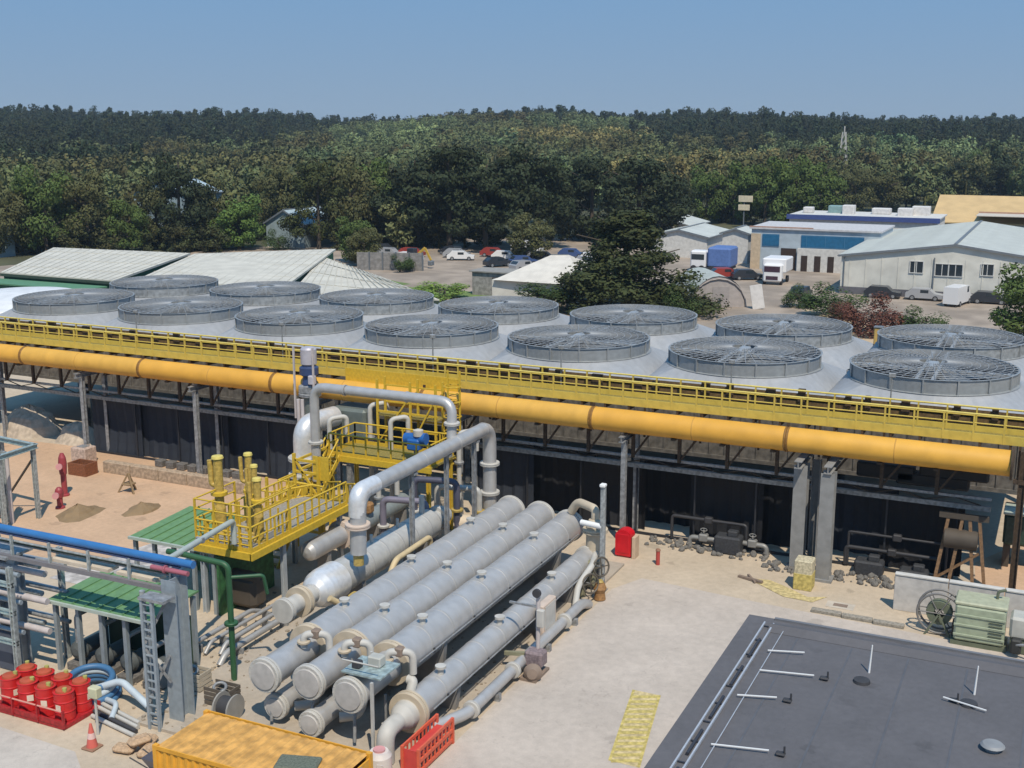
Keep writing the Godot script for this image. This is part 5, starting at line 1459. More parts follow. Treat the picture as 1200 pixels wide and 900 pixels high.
	for k in 4:
		var x := -29.4 - k * 1.25
		var pu := thing("pump", pl[k] if k > 0 else "pump with a pale casing at the column's end of the near green canopy", "pump", Vector3(x, 0, -31.6), "pumps under the near green canopy")
		var body := mk("pump_pale", c3(0.40, 0.39, 0.36), 0.6) if k == 0 else mk("pump_dark", c3(0.09, 0.10, 0.10), 0.6)
		part(pu, "plinth", Geo.new().cham(Vector3(x, 0.15, -31.6), Vector3(0.8, 0.3, 1.6), 0.03), mk("sleeper", c3(0.17, 0.16, 0.15)))
		part(pu, "casing", Geo.new().lathe(Vector3(x, 0.75, -31.3), zx_axis(), [Vector2(0, 0), Vector2(0.35, 0.0), Vector2(0.4, 0.1), Vector2(0.35, 0.3), Vector2(0.15, 0.4), Vector2(0, 0.4)], 18), body)
		part(pu, "motor", Geo.new().tube(Vector3(x, 0.75, -32.2), Vector3(x, 0.75, -31.4), 0.28, -1, 16), mk("pump_dark", c3(0.09, 0.1, 0.1)))
		part(pu, "riser", Geo.new().pipe([Vector3(x, 1.0, -31.1), Vector3(x, 1.6 + 0.2 * k, -31.1), Vector3(x, 1.6 + 0.2 * k, -32.4)], 0.1, 10), galv)
	# red drums in a red rack
	var red := mk("drum_red", c3(0.56, 0.02, 0.02), 0.38, 0.0, "soft", 0.6)
	var rack := thing("drum_rack", "low red steel tray rack holding the red drums", "rack", Vector3(-31.6, 0, -28.0))
	part(rack, "tray", Geo.new().span(Vector3(-33.6, 0.02, -28.9), Vector3(-30.0, 0.16, -27.2)), mk("rack_red", c3(0.45, 0.02, 0.025), 0.5, 0.0, "dirty", 0.7))
	for z in [-28.9, -27.2]:
		part(rack, "rail", Geo.new().span(Vector3(-33.6, 0.16, z - 0.03), Vector3(-30.0, 0.34, z + 0.03)), mk("rack_red", c3(0.45, 0.02, 0.025)))
	for x in [-33.6, -32.4, -31.2, -30.0]:
		part(rack, "post", Geo.new().span(Vector3(x - 0.03, 0.1, -27.24), Vector3(x + 0.03, 0.75, -27.14)), mk("rack_red", c3(0.45, 0.02, 0.025)))
	part(rack, "top_bar", Geo.new().tube(Vector3(-33.6, 0.72, -27.17), Vector3(-30.0, 0.72, -27.17), 0.03, -1, 8), mk("rack_pink", c3(0.62, 0.28, 0.22), 0.5))
	var d0: Node3D = null
	var dn := ["first red drum, nearest the traffic cone, in the rack's front row", "second red drum from the traffic cone in the rack's front row", "third red drum from the traffic cone in the rack's front row", "fourth red drum from the traffic cone in the rack's front row", "first red drum from the traffic cone in the rack's back row", "second red drum from the traffic cone in the rack's back row", "third red drum from the traffic cone in the rack's back row", "fourth red drum from the traffic cone in the rack's back row"]
	for k in 8:
		var at := Vector3(-30.45 - (k % 4) * 0.86, 0.16, -27.72 if k < 4 else -28.48)
		if d0 == null:
			d0 = thing("red_drum", dn[0], "drum", Vector3.ZERO, "red drums in the rack")
			part(d0, "body", Geo.new().lathe(Vector3.ZERO, Vector3.UP, [Vector2(0, 0), Vector2(0.34, 0), Vector2(0.36, 0.03), Vector2(0.35, 0.3), Vector2(0.37, 0.34), Vector2(0.35, 0.38), Vector2(0.35, 0.66), Vector2(0.37, 0.7), Vector2(0.35, 0.74), Vector2(0.35, 1.0), Vector2(0.37, 1.03), Vector2(0.33, 1.05), Vector2(0.33, 1.02), Vector2(0, 1.02)], 24), red, true)
			part(d0, "lid", Geo.new().lathe(Vector3(0, 1.02, 0), Vector3.UP, [Vector2(0.28, 0), Vector2(0.26, 0.08), Vector2(0.12, 0.12), Vector2(0, 0.12)], 18), mk("lid_red", c3(0.46, 0.09, 0.04), 0.5), true)
			part(d0, "bung", Geo.new().tube(Vector3(0.16, 1.02, 0.1), Vector3(0.16, 1.2, 0.1), 0.08, -1, 10), mk("bung_lime", c3(0.42, 0.40, 0.12), 0.5), true)
			part(d0, "hazard_label", Geo.new().box(Vector3(0.06, 0.52, 0.352), Vector3(0.22, 0.22, 0.012)), mk("label_white", c3(0.72, 0.62, 0.5), 0.6), true)
			d0.position = at
		else:
			copy(d0, at, dn[k], k * 0.4)
	# blue hose coil
	var hs := thing("hose_coil", "blue and white coiled hose lying behind the red drums", "hose", Vector3(-31.0, 0, -29.6))
	for k in 4:
		part(hs, "coil", Geo.new().torus(Vector3(-31.0, 0.14 + k * 0.2, -29.5), Vector3(0.1, 1, 0.12), 0.95 - k * 0.06, 0.12, 30, 8), mk("hose_blue", c3(0.06, 0.17, 0.34), 0.5) if k != 2 else mk("hose_pale", c3(0.48, 0.56, 0.62), 0.5))
	part(hs, "tail", Geo.new().pipe([Vector3(-30.1, 0.2, -29.3), Vector3(-29.3, 0.35, -29.0), Vector3(-29.0, 0.12, -28.4)], 0.1, 10), mk("hose_pale", c3(0.48, 0.56, 0.62)))
	# traffic cone and white marker
	var tc := thing("traffic_cone", "faded red traffic cone standing at the edge of the apron", "traffic cone", Vector3(-28.28, 0.016, -26.75))
	var cp := Vector3(-28.28, 0.016, -26.75)
	part(tc, "base", Geo.new().cham(cp + Vector3(0, 0.03, 0), Vector3(0.52, 0.06, 0.52), 0.02), mk("cone_base", c3(0.30, 0.16, 0.10), 0.7))
	part(tc, "cone", Geo.new().lathe(cp + Vector3(0, 0.06, 0), Vector3.UP, [Vector2(0.19, 0), Vector2(0.13, 0.34), Vector2(0.132, 0.341), Vector2(0.04, 0.82), Vector2(0, 0.84)], 20), mk("cone_red", c3(0.62, 0.13, 0.10), 0.55))
	part(tc, "band", Geo.new().lathe(cp + Vector3(0, 0.06, 0), Vector3.UP, [Vector2(0.141, 0.30), Vector2(0.105, 0.50)], 20), mk("band_pink", c3(0.70, 0.48, 0.44), 0.5))
	var mp := thing("marker_post", "slim white marker post with a yellowish box top behind the cone", "post", Vector3(-28.75, 0, -27.5))
	part(mp, "post", Geo.new().tube(Vector3(-28.75, 0, -27.5), Vector3(-28.75, 1.5, -27.5), 0.05, -1, 10), mk("pale_paint", c3(0.50, 0.485, 0.45)))
	part(mp, "box", Geo.new().cham(Vector3(-28.75, 1.6, -27.5), Vector3(0.4, 0.4, 0.3), 0.04), mk("lime_pale", c3(0.55, 0.54, 0.36), 0.6))
	# sandbags
	rng.seed = 9
	var sbl := ["tan sandbag at the bottom of the heap, nearest the container", "tan sandbag at the bottom of the heap, nearest the cone", "tan sandbag lying behind the heap", "tan sandbag lying on top of the heap"]
	for k in 4:
		var p := [Vector3(-26.3, 0.1, -27.2), Vector3(-27.1, 0.1, -27.0), Vector3(-26.7, 0.1, -27.7), Vector3(-26.7, 0.34, -27.3)]
		one("sandbag", Geo.new().cham(p[k] + Vector3(0, 0.05, 0), Vector3(0.78, 0.26, 0.48), 0.11, Basis.from_euler(Vector3(0, rng.randf() * 2.0, 0))), mk("sandbag", c3(0.55, 0.38, 0.24), 0.9, 0.0, "dirty", 1.2), sbl[k], "sandbag", "sandbags near the cone")
	# wheelbarrow
	var wb := thing("wheelbarrow", "dark wheelbarrow with a shiny tray tipped beside the orange container", "wheelbarrow", Vector3(-24.8, 0, -26.4))
	var wc := Vector3(-24.8, 0.016, -26.3)
	var wbm := Geo.new()
	var tp := [Vector3(-0.55, 0.75, -0.38), Vector3(0.6, 0.68, -0.34), Vector3(0.6, 0.68, 0.34), Vector3(-0.55, 0.75, 0.38)]
	var bt := [Vector3(-0.35, 0.35, -0.22), Vector3(0.25, 0.33, -0.2), Vector3(0.25, 0.33, 0.2), Vector3(-0.35, 0.35, 0.22)]
	for i in 4:
		wbm.quad(wc + tp[i], wc + tp[(i + 1) % 4], wc + bt[(i + 1) % 4], wc + bt[i])
	wbm.quad(wc + bt[0], wc + bt[1], wc + bt[2], wc + bt[3])
	part(wb, "tray", wbm, mk("tray_slate", c3(0.16, 0.16, 0.20), 0.35, 0.4))
	var wheel := part(wb, "wheel", Geo.new().torus(wc + Vector3(0.75, 0.2, 0), Vector3(0, 0, 1), 0.15, 0.06, 16, 8), mk("tyre", c3(0.03, 0.03, 0.035), 0.8))
	part(wheel, "rim", Geo.new().tube(wc + Vector3(0.75, 0.2, -0.04), wc + Vector3(0.75, 0.2, 0.04), 0.1, -1, 12), galv)
	for s in [-1, 1]:
		part(wb, "handle", Geo.new().pipe([wc + Vector3(0.75, 0.2, 0.08 * s), wc + Vector3(-0.2, 0.3, 0.24 * s), wc + Vector3(-1.1, 0.6, 0.3 * s)], 0.022, 8), mk("clamp", c3(0.045, 0.045, 0.05)))
		part(wb, "leg", Geo.new().bar(wc + Vector3(-0.35, 0.35, 0.22 * s), wc + Vector3(-0.4, 0.0, 0.24 * s), 0.03, 0.03), mk("clamp", c3(0.045, 0.045, 0.05)))
	# lengths of pipe and planks on the ground
	var pn := ["longest of the pale tubes lying in front of the near canopy", "pale tube lying second from the canopy", "dark tube lying across the pale ones", "short white plank lying nearest the column's ladder"]
	for k in 4:
		var m: Material = mk("pale_paint", c3(0.50, 0.485, 0.45)) if k != 2 else mk("clamp", c3(0.045, 0.045, 0.05))
		one("scaffold_tube", Geo.new().tube(Vector3(-30.4 + k * 0.2, 0.1, -29.2 + k * 0.3), Vector3(-27.9 + k * 0.15, 0.1, -28.6 + k * 0.25), 0.08, -1, 10), m, pn[k], "scaffold tube", "tubes lying before the near canopy")
	var cl := [["dark grey steel cable drum lying under the blue pipe", -29.3, -31.2, 0], ["pale crate of fittings beside the green upright pipe", -28.0, -31.6, 1], ["dark crate of fittings between column and exchangers", -26.2, -31.0, 1], ["grey steel cable drum by the exchanger heads", -25.3, -30.2, 0], ["long pale crate behind the orange container", -25.0, -28.4, 1]]
	for q in cl:
		var x: float = q[1]
		var z: float = q[2]
		if q[3] == 0:
			var dr := thing("cable_drum", q[0], "cable drum", Vector3(x, 0.12, z), "site clutter by the columns")
			for s in [-0.3, 0.3]:
				part(dr, "disc", Geo.new().tube(Vector3(x + s - 0.03, 0.55, z), Vector3(x + s + 0.03, 0.55, z), 0.5, -1, 20), mk("drum_grey", c3(0.30, 0.29, 0.27), 0.8))
			part(dr, "winding", Geo.new().tube(Vector3(x - 0.27, 0.55, z), Vector3(x + 0.27, 0.55, z), 0.36, -1, 18), mk("clamp", c3(0.045, 0.045, 0.05)))
		else:
			var cr := thing("crate", q[0], "crate", Vector3(x, 0.12, z), "site clutter by the columns")
			var m: Material = mk("crate_dark", c3(0.12, 0.10, 0.08), 0.85) if q[0].begins_with("dark") else mk("crate_pale", c3(0.46, 0.40, 0.31), 0.85)
			for k in 4:
				part(cr, "slat", Geo.new().span(Vector3(x - 0.55, 0.16 + k * 0.17, z - 0.35), Vector3(x + 0.55, 0.29 + k * 0.17, z - 0.31)), m)
				part(cr, "slat", Geo.new().span(Vector3(x - 0.55, 0.16 + k * 0.17, z + 0.31), Vector3(x + 0.55, 0.29 + k * 0.17, z + 0.35)), m)
				part(cr, "slat", Geo.new().span(Vector3(x + 0.51, 0.16 + k * 0.17, z - 0.3), Vector3(x + 0.55, 0.29 + k * 0.17, z + 0.3)), m)
			part(cr, "floor", Geo.new().span(Vector3(x - 0.5, 0.12, z - 0.3), Vector3(x + 0.5, 0.18, z + 0.3)), m)
			part(cr, "fitting", Geo.new().torus(Vector3(x - 0.1, 0.72, z), Vector3(0.2, 1, 0.3), 0.22, 0.06, 16, 6), mk("galv", c3(0.36, 0.37, 0.38), 0.5, 0.3))
	rng.seed = 77
	var gr := Geo.new()
	for k in 700:
		var x := rng.randf_range(-31.0, -17.9)
		var z := rng.randf_range(-44.0, -28.8)
		if (x > -25.2 and x < -18.2) and z > -33.0:
			z = rng.randf_range(-30.0, -28.4)
		var sz := rng.randf_range(0.04, 0.16)
		gr.box(Vector3(x, 0.13 if x > -28.2 and z < -28.6 else 0.03, z), Vector3(sz, sz * 0.5, sz * 0.8), Basis.from_euler(Vector3(rng.randf() * 0.5, rng.randf() * 6.0, rng.randf() * 0.5)))
	one("loose_gravel", gr, mk("gravel_tan", c3(0.36, 0.30, 0.23), 0.95, 0.0, "dirty", 1.5), "loose stones scattered over the slab around the exchangers", "gravel", "", "stuff")
	# big black pipe bend on the ground under the canopy edge
	one("drain_pipe", Geo.new().pipe([Vector3(-31.2, 0.3, -29.0), Vector3(-29.6, 0.9, -29.6), Vector3(-28.2, 0.3, -29.4)], 0.13, 12), mk("hose_pale", c3(0.48, 0.56, 0.62)), "pale bent pipe arching in front of the near canopy", "pipe")
	# galvanised frame at the picture's edge
	var gf := thing("steel_canopy", "open galvanised steel frame with roof beams beside the red monitor", "steel frame", Vector3(-50.5, 0, -43))
	for q in [[-48.5, -41.3], [-48.6, -43.6], [-50.4, -41.8], [-51.6, -44.2], [-53.6, -42.0], [-54.4, -44.6], [-49.5, -42.5]]:
		part(gf, "post", Geo.new().hbar(Vector3(q[0], 0, q[1]), Vector3(q[0], 3.9, q[1]), 0.2, 0.2), paleg)
	for s in [[Vector3(-56, 4.0, -41.3), Vector3(-48.4, 4.0, -41.3)], [Vector3(-56, 4.0, -44.4), Vector3(-48.5, 4.0, -43.7)], [Vector3(-48.4, 4.0, -41.2), Vector3(-48.5, 4.0, -43.8)], [Vector3(-52, 4.0, -41.3), Vector3(-52, 4.0, -44.1)]]:
		part(gf, "beam", Geo.new().hbar(s[0], s[1], 0.22, 0.26), mk("teal_steel", c3(0.40, 0.50, 0.50), 0.45, 0.2, "dirty", 0.5))
	for s in [[Vector3(-53.6, 0.4, -42.0), Vector3(-50.4, 3.6, -41.8)], [Vector3(-51.6, 0.5, -44.2), Vector3(-48.6, 3.4, -43.6)]]:
		part(gf, "brace", Geo.new().bar(s[0], s[1], 0.09, 0.09), mk("dark_brown", c3(0.08, 0.065, 0.05)))
	for y in [1.3, 2.6]:
		part(gf, "cross_rail", Geo.new().hbar(Vector3(-56, y, -41.9), Vector3(-48.5, y, -41.4), 0.12, 0.14), paleg)
	for x in [-49.2, -51.0, -52.8]:
		part(gf, "stand_pipe", Geo.new().tube(Vector3(x, 0, -42.4), Vector3(x, 3.8, -42.4), 0.1, -1, 10), mk("mauve", c3(0.52, 0.47, 0.46)))
	var ed := thing("switch_box", "dark tall electrical box standing inside the galvanised frame", "electrical box", Vector3(-51.2, 0, -42.8))
	part(ed, "box", Geo.new().cham(Vector3(-51.2, 1.3, -42.8), Vector3(0.9, 2.4, 0.6), 0.04), mk("slate", c3(0.07, 0.085, 0.12)))
	part(ed, "door", Geo.new().span(Vector3(-51.55, 0.4, -42.49), Vector3(-50.85, 2.3, -42.47)), mk("slate_door", c3(0.10, 0.11, 0.14), 0.5))
	part(ed, "plinth", Geo.new().span(Vector3(-51.7, 0, -43.1), Vector3(-50.7, 0.12, -42.5)), mk("sleeper", c3(0.17, 0.16, 0.15)))
	# red monitors
	var rl := ["taller red fire monitor column behind the galvanised frame", "lower red hydrant standing before the taller red column"]
	for k in 2:
		var at := Vector3(-50.4, 0, -47.2) if k == 0 else Vector3(-48.9, 0, -45.4)
		var hh := 2.5 if k == 0 else 1.2
		var rm := thing("fire_monitor", rl[k], "fire hydrant", at, "red fire hydrants by the frame")
		part(rm, "barrel", Geo.new().lathe(at, Vector3.UP, [Vector2(0.26, 0), Vector2(0.26, 0.1), Vector2(0.16, 0.14), Vector2(0.16, hh * 0.5), Vector2(0.2, hh * 0.52), Vector2(0.24, hh * 0.75), Vector2(0.2, hh * 0.9), Vector2(0.1, hh), Vector2(0, hh)], 18), mk("hydrant_red", c3(0.33, 0.05, 0.06), 0.5))
		part(rm, "outlet", Geo.new().tube(at + Vector3(-0.1, hh * 0.7, 0.1), at + Vector3(0.3, hh * 0.75, 0.55), 0.12, 0.16, 12), mk("hydrant_red", c3(0.33, 0.05, 0.06)))
		part(rm, "outlet_cap", Geo.new().tube(at + Vector3(0.28, hh * 0.75, 0.5), at + Vector3(0.36, hh * 0.76, 0.62), 0.18, -1, 12), mk("pink_cap", c3(0.62, 0.30, 0.30), 0.5))
	# bits on the clay
	var pal := thing("brown_skip", "rusty brown open box lying on the clay beside the red column", "box", Vector3(-52.5, 0, -50.9))
	part(pal, "wall", Geo.new().span(Vector3(-53.4, 0.0, -51.4), Vector3(-52.0, 0.75, -51.3)).span(Vector3(-53.4, 0, -50.5), Vector3(-52.0, 0.75, -50.4)).span(Vector3(-53.4, 0.0, -51.3), Vector3(-53.3, 0.75, -50.5)).span(Vector3(-52.1, 0.0, -51.3), Vector3(-52.0, 0.75, -50.5)), mk("skip_rust", c3(0.26, 0.09, 0.035), 0.8, 0.0, "dirty", 1.0))
	part(pal, "bottom", Geo.new().span(Vector3(-53.3, 0.01, -51.3), Vector3(-52.1, 0.08, -50.5)), mk("dark_brown", c3(0.08, 0.065, 0.05)))
	var cb := thing("concrete_block", "pale pink square concrete block at the foot of a bridge column", "concrete block", Vector3(-54.6, 0, -52.9))
	part(cb, "block", Geo.new().cham(Vector3(-54.6, 0.5, -52.9), Vector3(1.2, 1.0, 1.0), 0.05), mk("pink_block", c3(0.58, 0.44, 0.36), 0.85, 0.0, "dirty", 0.6))
	part(cb, "top_plate", Geo.new().span(Vector3(-54.9, 1.0, -53.15), Vector3(-54.3, 1.04, -52.65)), galv)
	var tri := thing("tripod_stand", "small brown tripod stand on the clay ground", "tripod", Vector3(-47.6, 0, -49.3))
	for k in 3:
		var a := TAU * k / 3 + 0.4
		part(tri, "leg", Geo.new().bar(Vector3(-47.6 + cos(a) * 0.6, 0, -49.3 + sin(a) * 0.6), Vector3(-47.6, 1.1, -49.3), 0.1, 0.1), mk("dark_tan", c3(0.25, 0.17, 0.09), 0.8))
	part(tri, "plate", Geo.new().cham(Vector3(-47.6, 0.5, -49.3), Vector3(0.6, 0.1, 0.6), 0.03), mk("dark_tan", c3(0.25, 0.17, 0.09)))
	for q in [[-44.6, -47.0, 1.6, "small dark tan spoil heap lying on the clay"], [-47.2, -45.0, 2.0, "larger dark tan spoil heap on the clay toward the frame"]]:
		var sh := Geo.new()
		rng.seed = int(-q[0] * 7)
		var pr := []
		for i in 5:
			var ring := []
			for k in 12:
				var a := TAU * k / 12
				var rr: float = q[2] * 0.5 * (1.0 - i / 4.0) * rng.randf_range(0.8, 1.2)
				ring.append(Vector3(q[0] + cos(a) * rr, 0.3 * (i / 4.0) * q[2] * rng.randf_range(0.9, 1.1), q[1] + sin(a) * rr * 1.5))
			pr.append(ring)
		for i in 4:
			for k in 12:
				sh.quad(pr[i][k], pr[i][(k + 1) % 12], pr[i + 1][(k + 1) % 12], pr[i + 1][k])
		one("spoil_heap", sh, mk("dark_tan", c3(0.25, 0.17, 0.09)), q[3], "spoil heap", "spoil heaps on the clay")
	struct("white_slab", Geo.new().flat([Vector2(-41.5, -37.5), Vector2(-40.2, -44.4), Vector2(-36.6, -44.8), Vector2(-36.6, -37.4)], 0.02), mk("white_slab", c3(0.56, 0.52, 0.49), 0.9, 0.0, "dirty", 0.2))
	# low retaining wall of the clay yard
	for k in 5:
		var x := -50.8 + k * 2.15
		one("wall_block", Geo.new().cham(Vector3(x, 0.35, -51.9), Vector3(2.1, 0.7, 0.5), 0.03), mk("tan_block", c3(0.48, 0.36, 0.25), 0.9, 0.0, "dirty", 0.5), ORD[4 - k] + " tan block from the vent platform end of the low clay ground wall", "wall block", "blocks of the low wall on the clay")

func zx_axis() -> Vector3:
	return Vector3(0, 0, 1)

# ------------------------------------------------------------------ right hand yard
func build_yard_right() -> void:
	var galv := mk("galv", c3(0.36, 0.37, 0.38), 0.5, 0.3)
	# red cabinet
	var rc := thing("hose_cabinet", "bright red round topped fire hose cabinet with a tan side panel", "hose cabinet", Vector3(-18.3, 0, -51.6))
	var bs := Basis(Vector3.RIGHT, Vector3.UP, Vector3(0, 0, 1))
	var pr := [Vector2(-0.4, 0.1)]
	pr.append(Vector2(0.4, 0.1))
	for k in 9:
		var a := PI * k / 8
		pr.append(Vector2(cos(a) * 0.4, 1.1 + sin(a) * 0.3))
	part(rc, "body", Geo.new().prism(pr, Vector3(-18.35, 0, -52.0), bs, 0.6), mk("cabinet_red", c3(0.62, 0.01, 0.02), 0.35))
	part(rc, "door", Geo.new().cham(Vector3(-18.35, 0.72, -51.39), Vector3(0.6, 0.95, 0.03), 0.012), mk("cabinet_red", c3(0.62, 0.01, 0.02)))
	part(rc, "side_panel", Geo.new().cham(Vector3(-17.82, 0.55, -51.7), Vector3(0.18, 1.1, 0.6), 0.02), mk("tan_panel", c3(0.56, 0.42, 0.30), 0.7))
	part(rc, "foot", Geo.new().span(Vector3(-18.7, 0, -51.95), Vector3(-18.0, 0.1, -51.45)), mk("rack_red", c3(0.45, 0.02, 0.025)))
	var rp := thing("marker_post", "short red marker post at the far edge of the concrete road", "post", Vector3(-16.5, 0, -51.2))
	part(rp, "post", Geo.new().tube(Vector3(-16.5, 0, -51.2), Vector3(-16.5, 0.72, -51.2), 0.1, -1, 12), mk("post_red", c3(0.42, 0.06, 0.05), 0.5))
	part(rp, "cap", Geo.new().lathe(Vector3(-16.5, 0.72, -51.2), Vector3.UP, [Vector2(0.13, 0), Vector2(0.1, 0.08), Vector2(0, 0.1)], 12), mk("cone_base", c3(0.3, 0.16, 0.1)))
	# bollard block
	var bl := thing("concrete_bollard", "square concrete guard block with a yellow painted lower half", "bollard", Vector3(-9.6, 0, -51.2))
	part(bl, "block", Geo.new().cham(Vector3(-9.6, 0.7, -51.3), Vector3(0.8, 1.4, 0.8), 0.04), mk("block_cream", c3(0.62, 0.55, 0.38), 0.85, 0.0, "dirty", 0.8))
	part(bl, "yellow_band", Geo.new().cham(Vector3(-9.6, 0.4, -51.3), Vector3(0.824, 0.8, 0.824), 0.03), mk("mark_yellow", c3(0.62, 0.5, 0.16)))
	var ym := Geo.new().flat([Vector2(-12.2, -51.3), Vector2(-11.2, -51.5), Vector2(-10.3, -51.0), Vector2(-9.2, -50.2), Vector2(-8.4, -50.6), Vector2(-8.9, -49.7), Vector2(-10.2, -49.8), Vector2(-11.4, -50.7)], 0.026)
	one("road_marking", ym, mk("mark_faint", c3(0.62, 0.50, 0.24), 0.9, 0.0, "dirty", 0.5), "worn yellow paint on the ground around the concrete guard block", "road marking")
	var mh := thing("drain_cover", "small dark rectangular drain cover in the sandy ground", "drain cover", Vector3(-7.6, 0.01, -49.9))
	part(mh, "frame", Geo.new().span(Vector3(-8.3, 0.008, -50.2), Vector3(-7.1, 0.03, -49.5)), mk("slab_pale", c3(0.52, 0.46, 0.38), 0.9))
	part(mh, "grate", Geo.new().span(Vector3(-8.0, 0.03, -50.0), Vector3(-7.4, 0.045, -49.7)), mk("brown_valve", c3(0.24, 0.18, 0.14)))
	for k in 3:
		var x := -8.1 + k * 1.3
		one("kerb_stone", Geo.new().cham(Vector3(x, 0.08, -48.75 + k * 0.08), Vector3(1.26, 0.16, 0.3), 0.02), mk("kerb", c3(0.34, 0.31, 0.26), 0.9, 0.0, "dirty", 0.8), ORD[2 - k] + " grey kerb stone from the generator, lying before the guard block", "kerb stone", "kerb stones before the guard block")
	one("scrap_bar", Geo.new().bar(Vector3(-12.6, 0.06, -51.3), Vector3(-11.4, 0.1, -50.9), 0.16, 0.1).bar(Vector3(-12.2, 0.12, -51.5), Vector3(-11.7, 0.08, -50.8), 0.1, 0.08), mk("brown_valve", c3(0.24, 0.18, 0.14)), "dark scrap bars lying on the sandy strip by the guard block", "scrap")
	# concrete wall
	var cw := thing("concrete_wall", "low pale concrete wall of cast panels behind the green generator", "wall", Vector3(0, 0, -50.5))
	for k in 5:
		var x := -5.6 + k * 2.2
		part(cw, "panel", Geo.new().cham(Vector3(x + 1.1, 0.8, -50.55), Vector3(2.17, 1.6, 0.22), 0.02), mk("cast_pale", c3(0.52, 0.50, 0.475), 0.85, 0.0, "soft", 0.4))
		part(cw, "coping", Geo.new().cham(Vector3(x + 1.1, 1.64, -50.55), Vector3(2.17, 0.08, 0.3), 0.015), mk("coping", c3(0.58, 0.57, 0.54), 0.85))
	# generator set
	var gm := mk("army_green", c3(0.33, 0.38, 0.27), 0.5, 0.0, "soft", 0.5)
	var dg := mk("khaki_dark", c3(0.13, 0.15, 0.10), 0.6)
	var gs := thing("generator", "olive green ribbed generator box standing before the concrete wall", "generator", Vector3(-1.9, 0, -48.2))
	part(gs, "housing", Geo.new().cham(Vector3(-1.95, 0.98, -48.4), Vector3(1.9, 1.5, 1.3), 0.08), gm)
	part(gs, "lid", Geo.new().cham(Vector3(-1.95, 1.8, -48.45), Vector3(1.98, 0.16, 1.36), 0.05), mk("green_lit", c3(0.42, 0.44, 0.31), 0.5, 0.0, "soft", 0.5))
	for k in 3:
		part(gs, "rib", Geo.new().cham(Vector3(-1.95, 0.5 + k * 0.42, -47.73), Vector3(1.92, 0.1, 0.06), 0.015), gm)
	for k in 6:
		part(gs, "louvre", Geo.new().box(Vector3(-1.35, 0.5 + k * 0.14, -47.72), Vector3(0.5, 0.05, 0.04), Basis.from_euler(Vector3(0.5, 0, 0))), dg)
	part(gs, "skid", Geo.new().span(Vector3(-3.0, 0.0, -49.0), Vector3(-0.9, 0.2, -47.8)), dg)
	part(gs, "exhaust", Geo.new().pipe([Vector3(-1.4, 1.8, -48.7), Vector3(-1.4, 2.2, -48.7), Vector3(-1.1, 2.3, -48.7)], 0.06, 10), dg)
	var rl := thing("hose_reel", "large open dark hose reel wheel beside the olive generator", "hose reel", Vector3(-3.5, 0, -48.6))
	var rc2 := Vector3(-3.55, 0.95, -48.7)
	for s in [-0.25, 0.25]:
		var dz := Vector3(0, 0, s)
		part(rl, "wheel_rim", Geo.new().torus(rc2 + dz, Vector3(0, 0, 1), 0.85, 0.05, 30, 6), mk("reel_grey", c3(0.22, 0.21, 0.20), 0.5, 0.2))
		var sp := Geo.new()
		for k in 6:
			var a := TAU * k / 6
			sp.tube(rc2 + dz, rc2 + dz + Vector3(cos(a), sin(a), 0) * 0.84, 0.025, -1, 6)
		part(rl, "spoke", sp, mk("reel_grey", c3(0.22, 0.21, 0.2)))
	part(rl, "hose", Geo.new().lathe(rc2 - Vector3(0, 0, 0.22), Vector3(0, 0, 1), [Vector2(0.2, 0), Vector2(0.5, 0.0), Vector2(0.52, 0.1), Vector2(0.5, 0.22), Vector2(0.52, 0.33), Vector2(0.5, 0.44), Vector2(0.2, 0.44)], 24), mk("khaki_dark", c3(0.13, 0.15, 0.1)))
	part(rl, "stand", Geo.new().bar(rc2 + Vector3(-0.5, -0.95, 0.35), rc2 + Vector3(0, 0, 0.35), 0.07, 0.07).bar(rc2 + Vector3(0.5, -0.95, 0.35), rc2 + Vector3(0, 0, 0.35), 0.07, 0.07), dg)
	part(rl, "engine", Geo.new().cham(rc2 + Vector3(0.72, -0.55, 0.2), Vector3(0.35, 0.75, 0.6), 0.05), mk("black_engine", c3(0.025, 0.026, 0.025), 0.6))
	var tb := thing("pump_trailer", "small dark pump with a grey tank beside the olive generator's far end", "pump", Vector3(-0.4, 0, -47.6))
	part(tb, "tank", Geo.new().cham(Vector3(-0.1, 1.1, -48.3), Vector3(1.5, 0.9, 1.0), 0.1), mk("grey_tank", c3(0.46, 0.46, 0.42), 0.6))
	part(tb, "engine", Geo.new().cham(Vector3(-0.55, 0.5, -47.55), Vector3(0.4, 0.6, 0.4), 0.06), mk("black_engine", c3(0.025, 0.026, 0.025)))
	part(tb, "frame", Geo.new().span(Vector3(-0.8, 0.05, -48.8), Vector3(0.7, 0.65, -47.9)), dg)
	part(tb, "pipe", Geo.new().pipe([Vector3(-0.55, 0.6, -47.4), Vector3(-0.1, 0.7, -47.3), Vector3(0.2, 0.2, -47.3)], 0.06, 10), galv)
	# cable duct strip between the roof and generator
	for k in 9:
		one("kerb_stone", Geo.new().cham(Vector3(-7.4 + k * 1.25, 0.09, -46.7), Vector3(1.2, 0.18, 0.35), 0.02), mk("kerb_pale", c3(0.56, 0.53, 0.49), 0.9, 0.0, "soft", 0.8), ORD[k] + " pale kerb stone from the concrete road beside the roof's far edge", "kerb stone", "pale kerb beside the flat roof")
	# trestle and sand beyond the wall
	var ts := thing("steel_trestle", "brown steel trestle with leaning legs behind the concrete wall", "trestle", Vector3(-3.4, 0, -54.2))
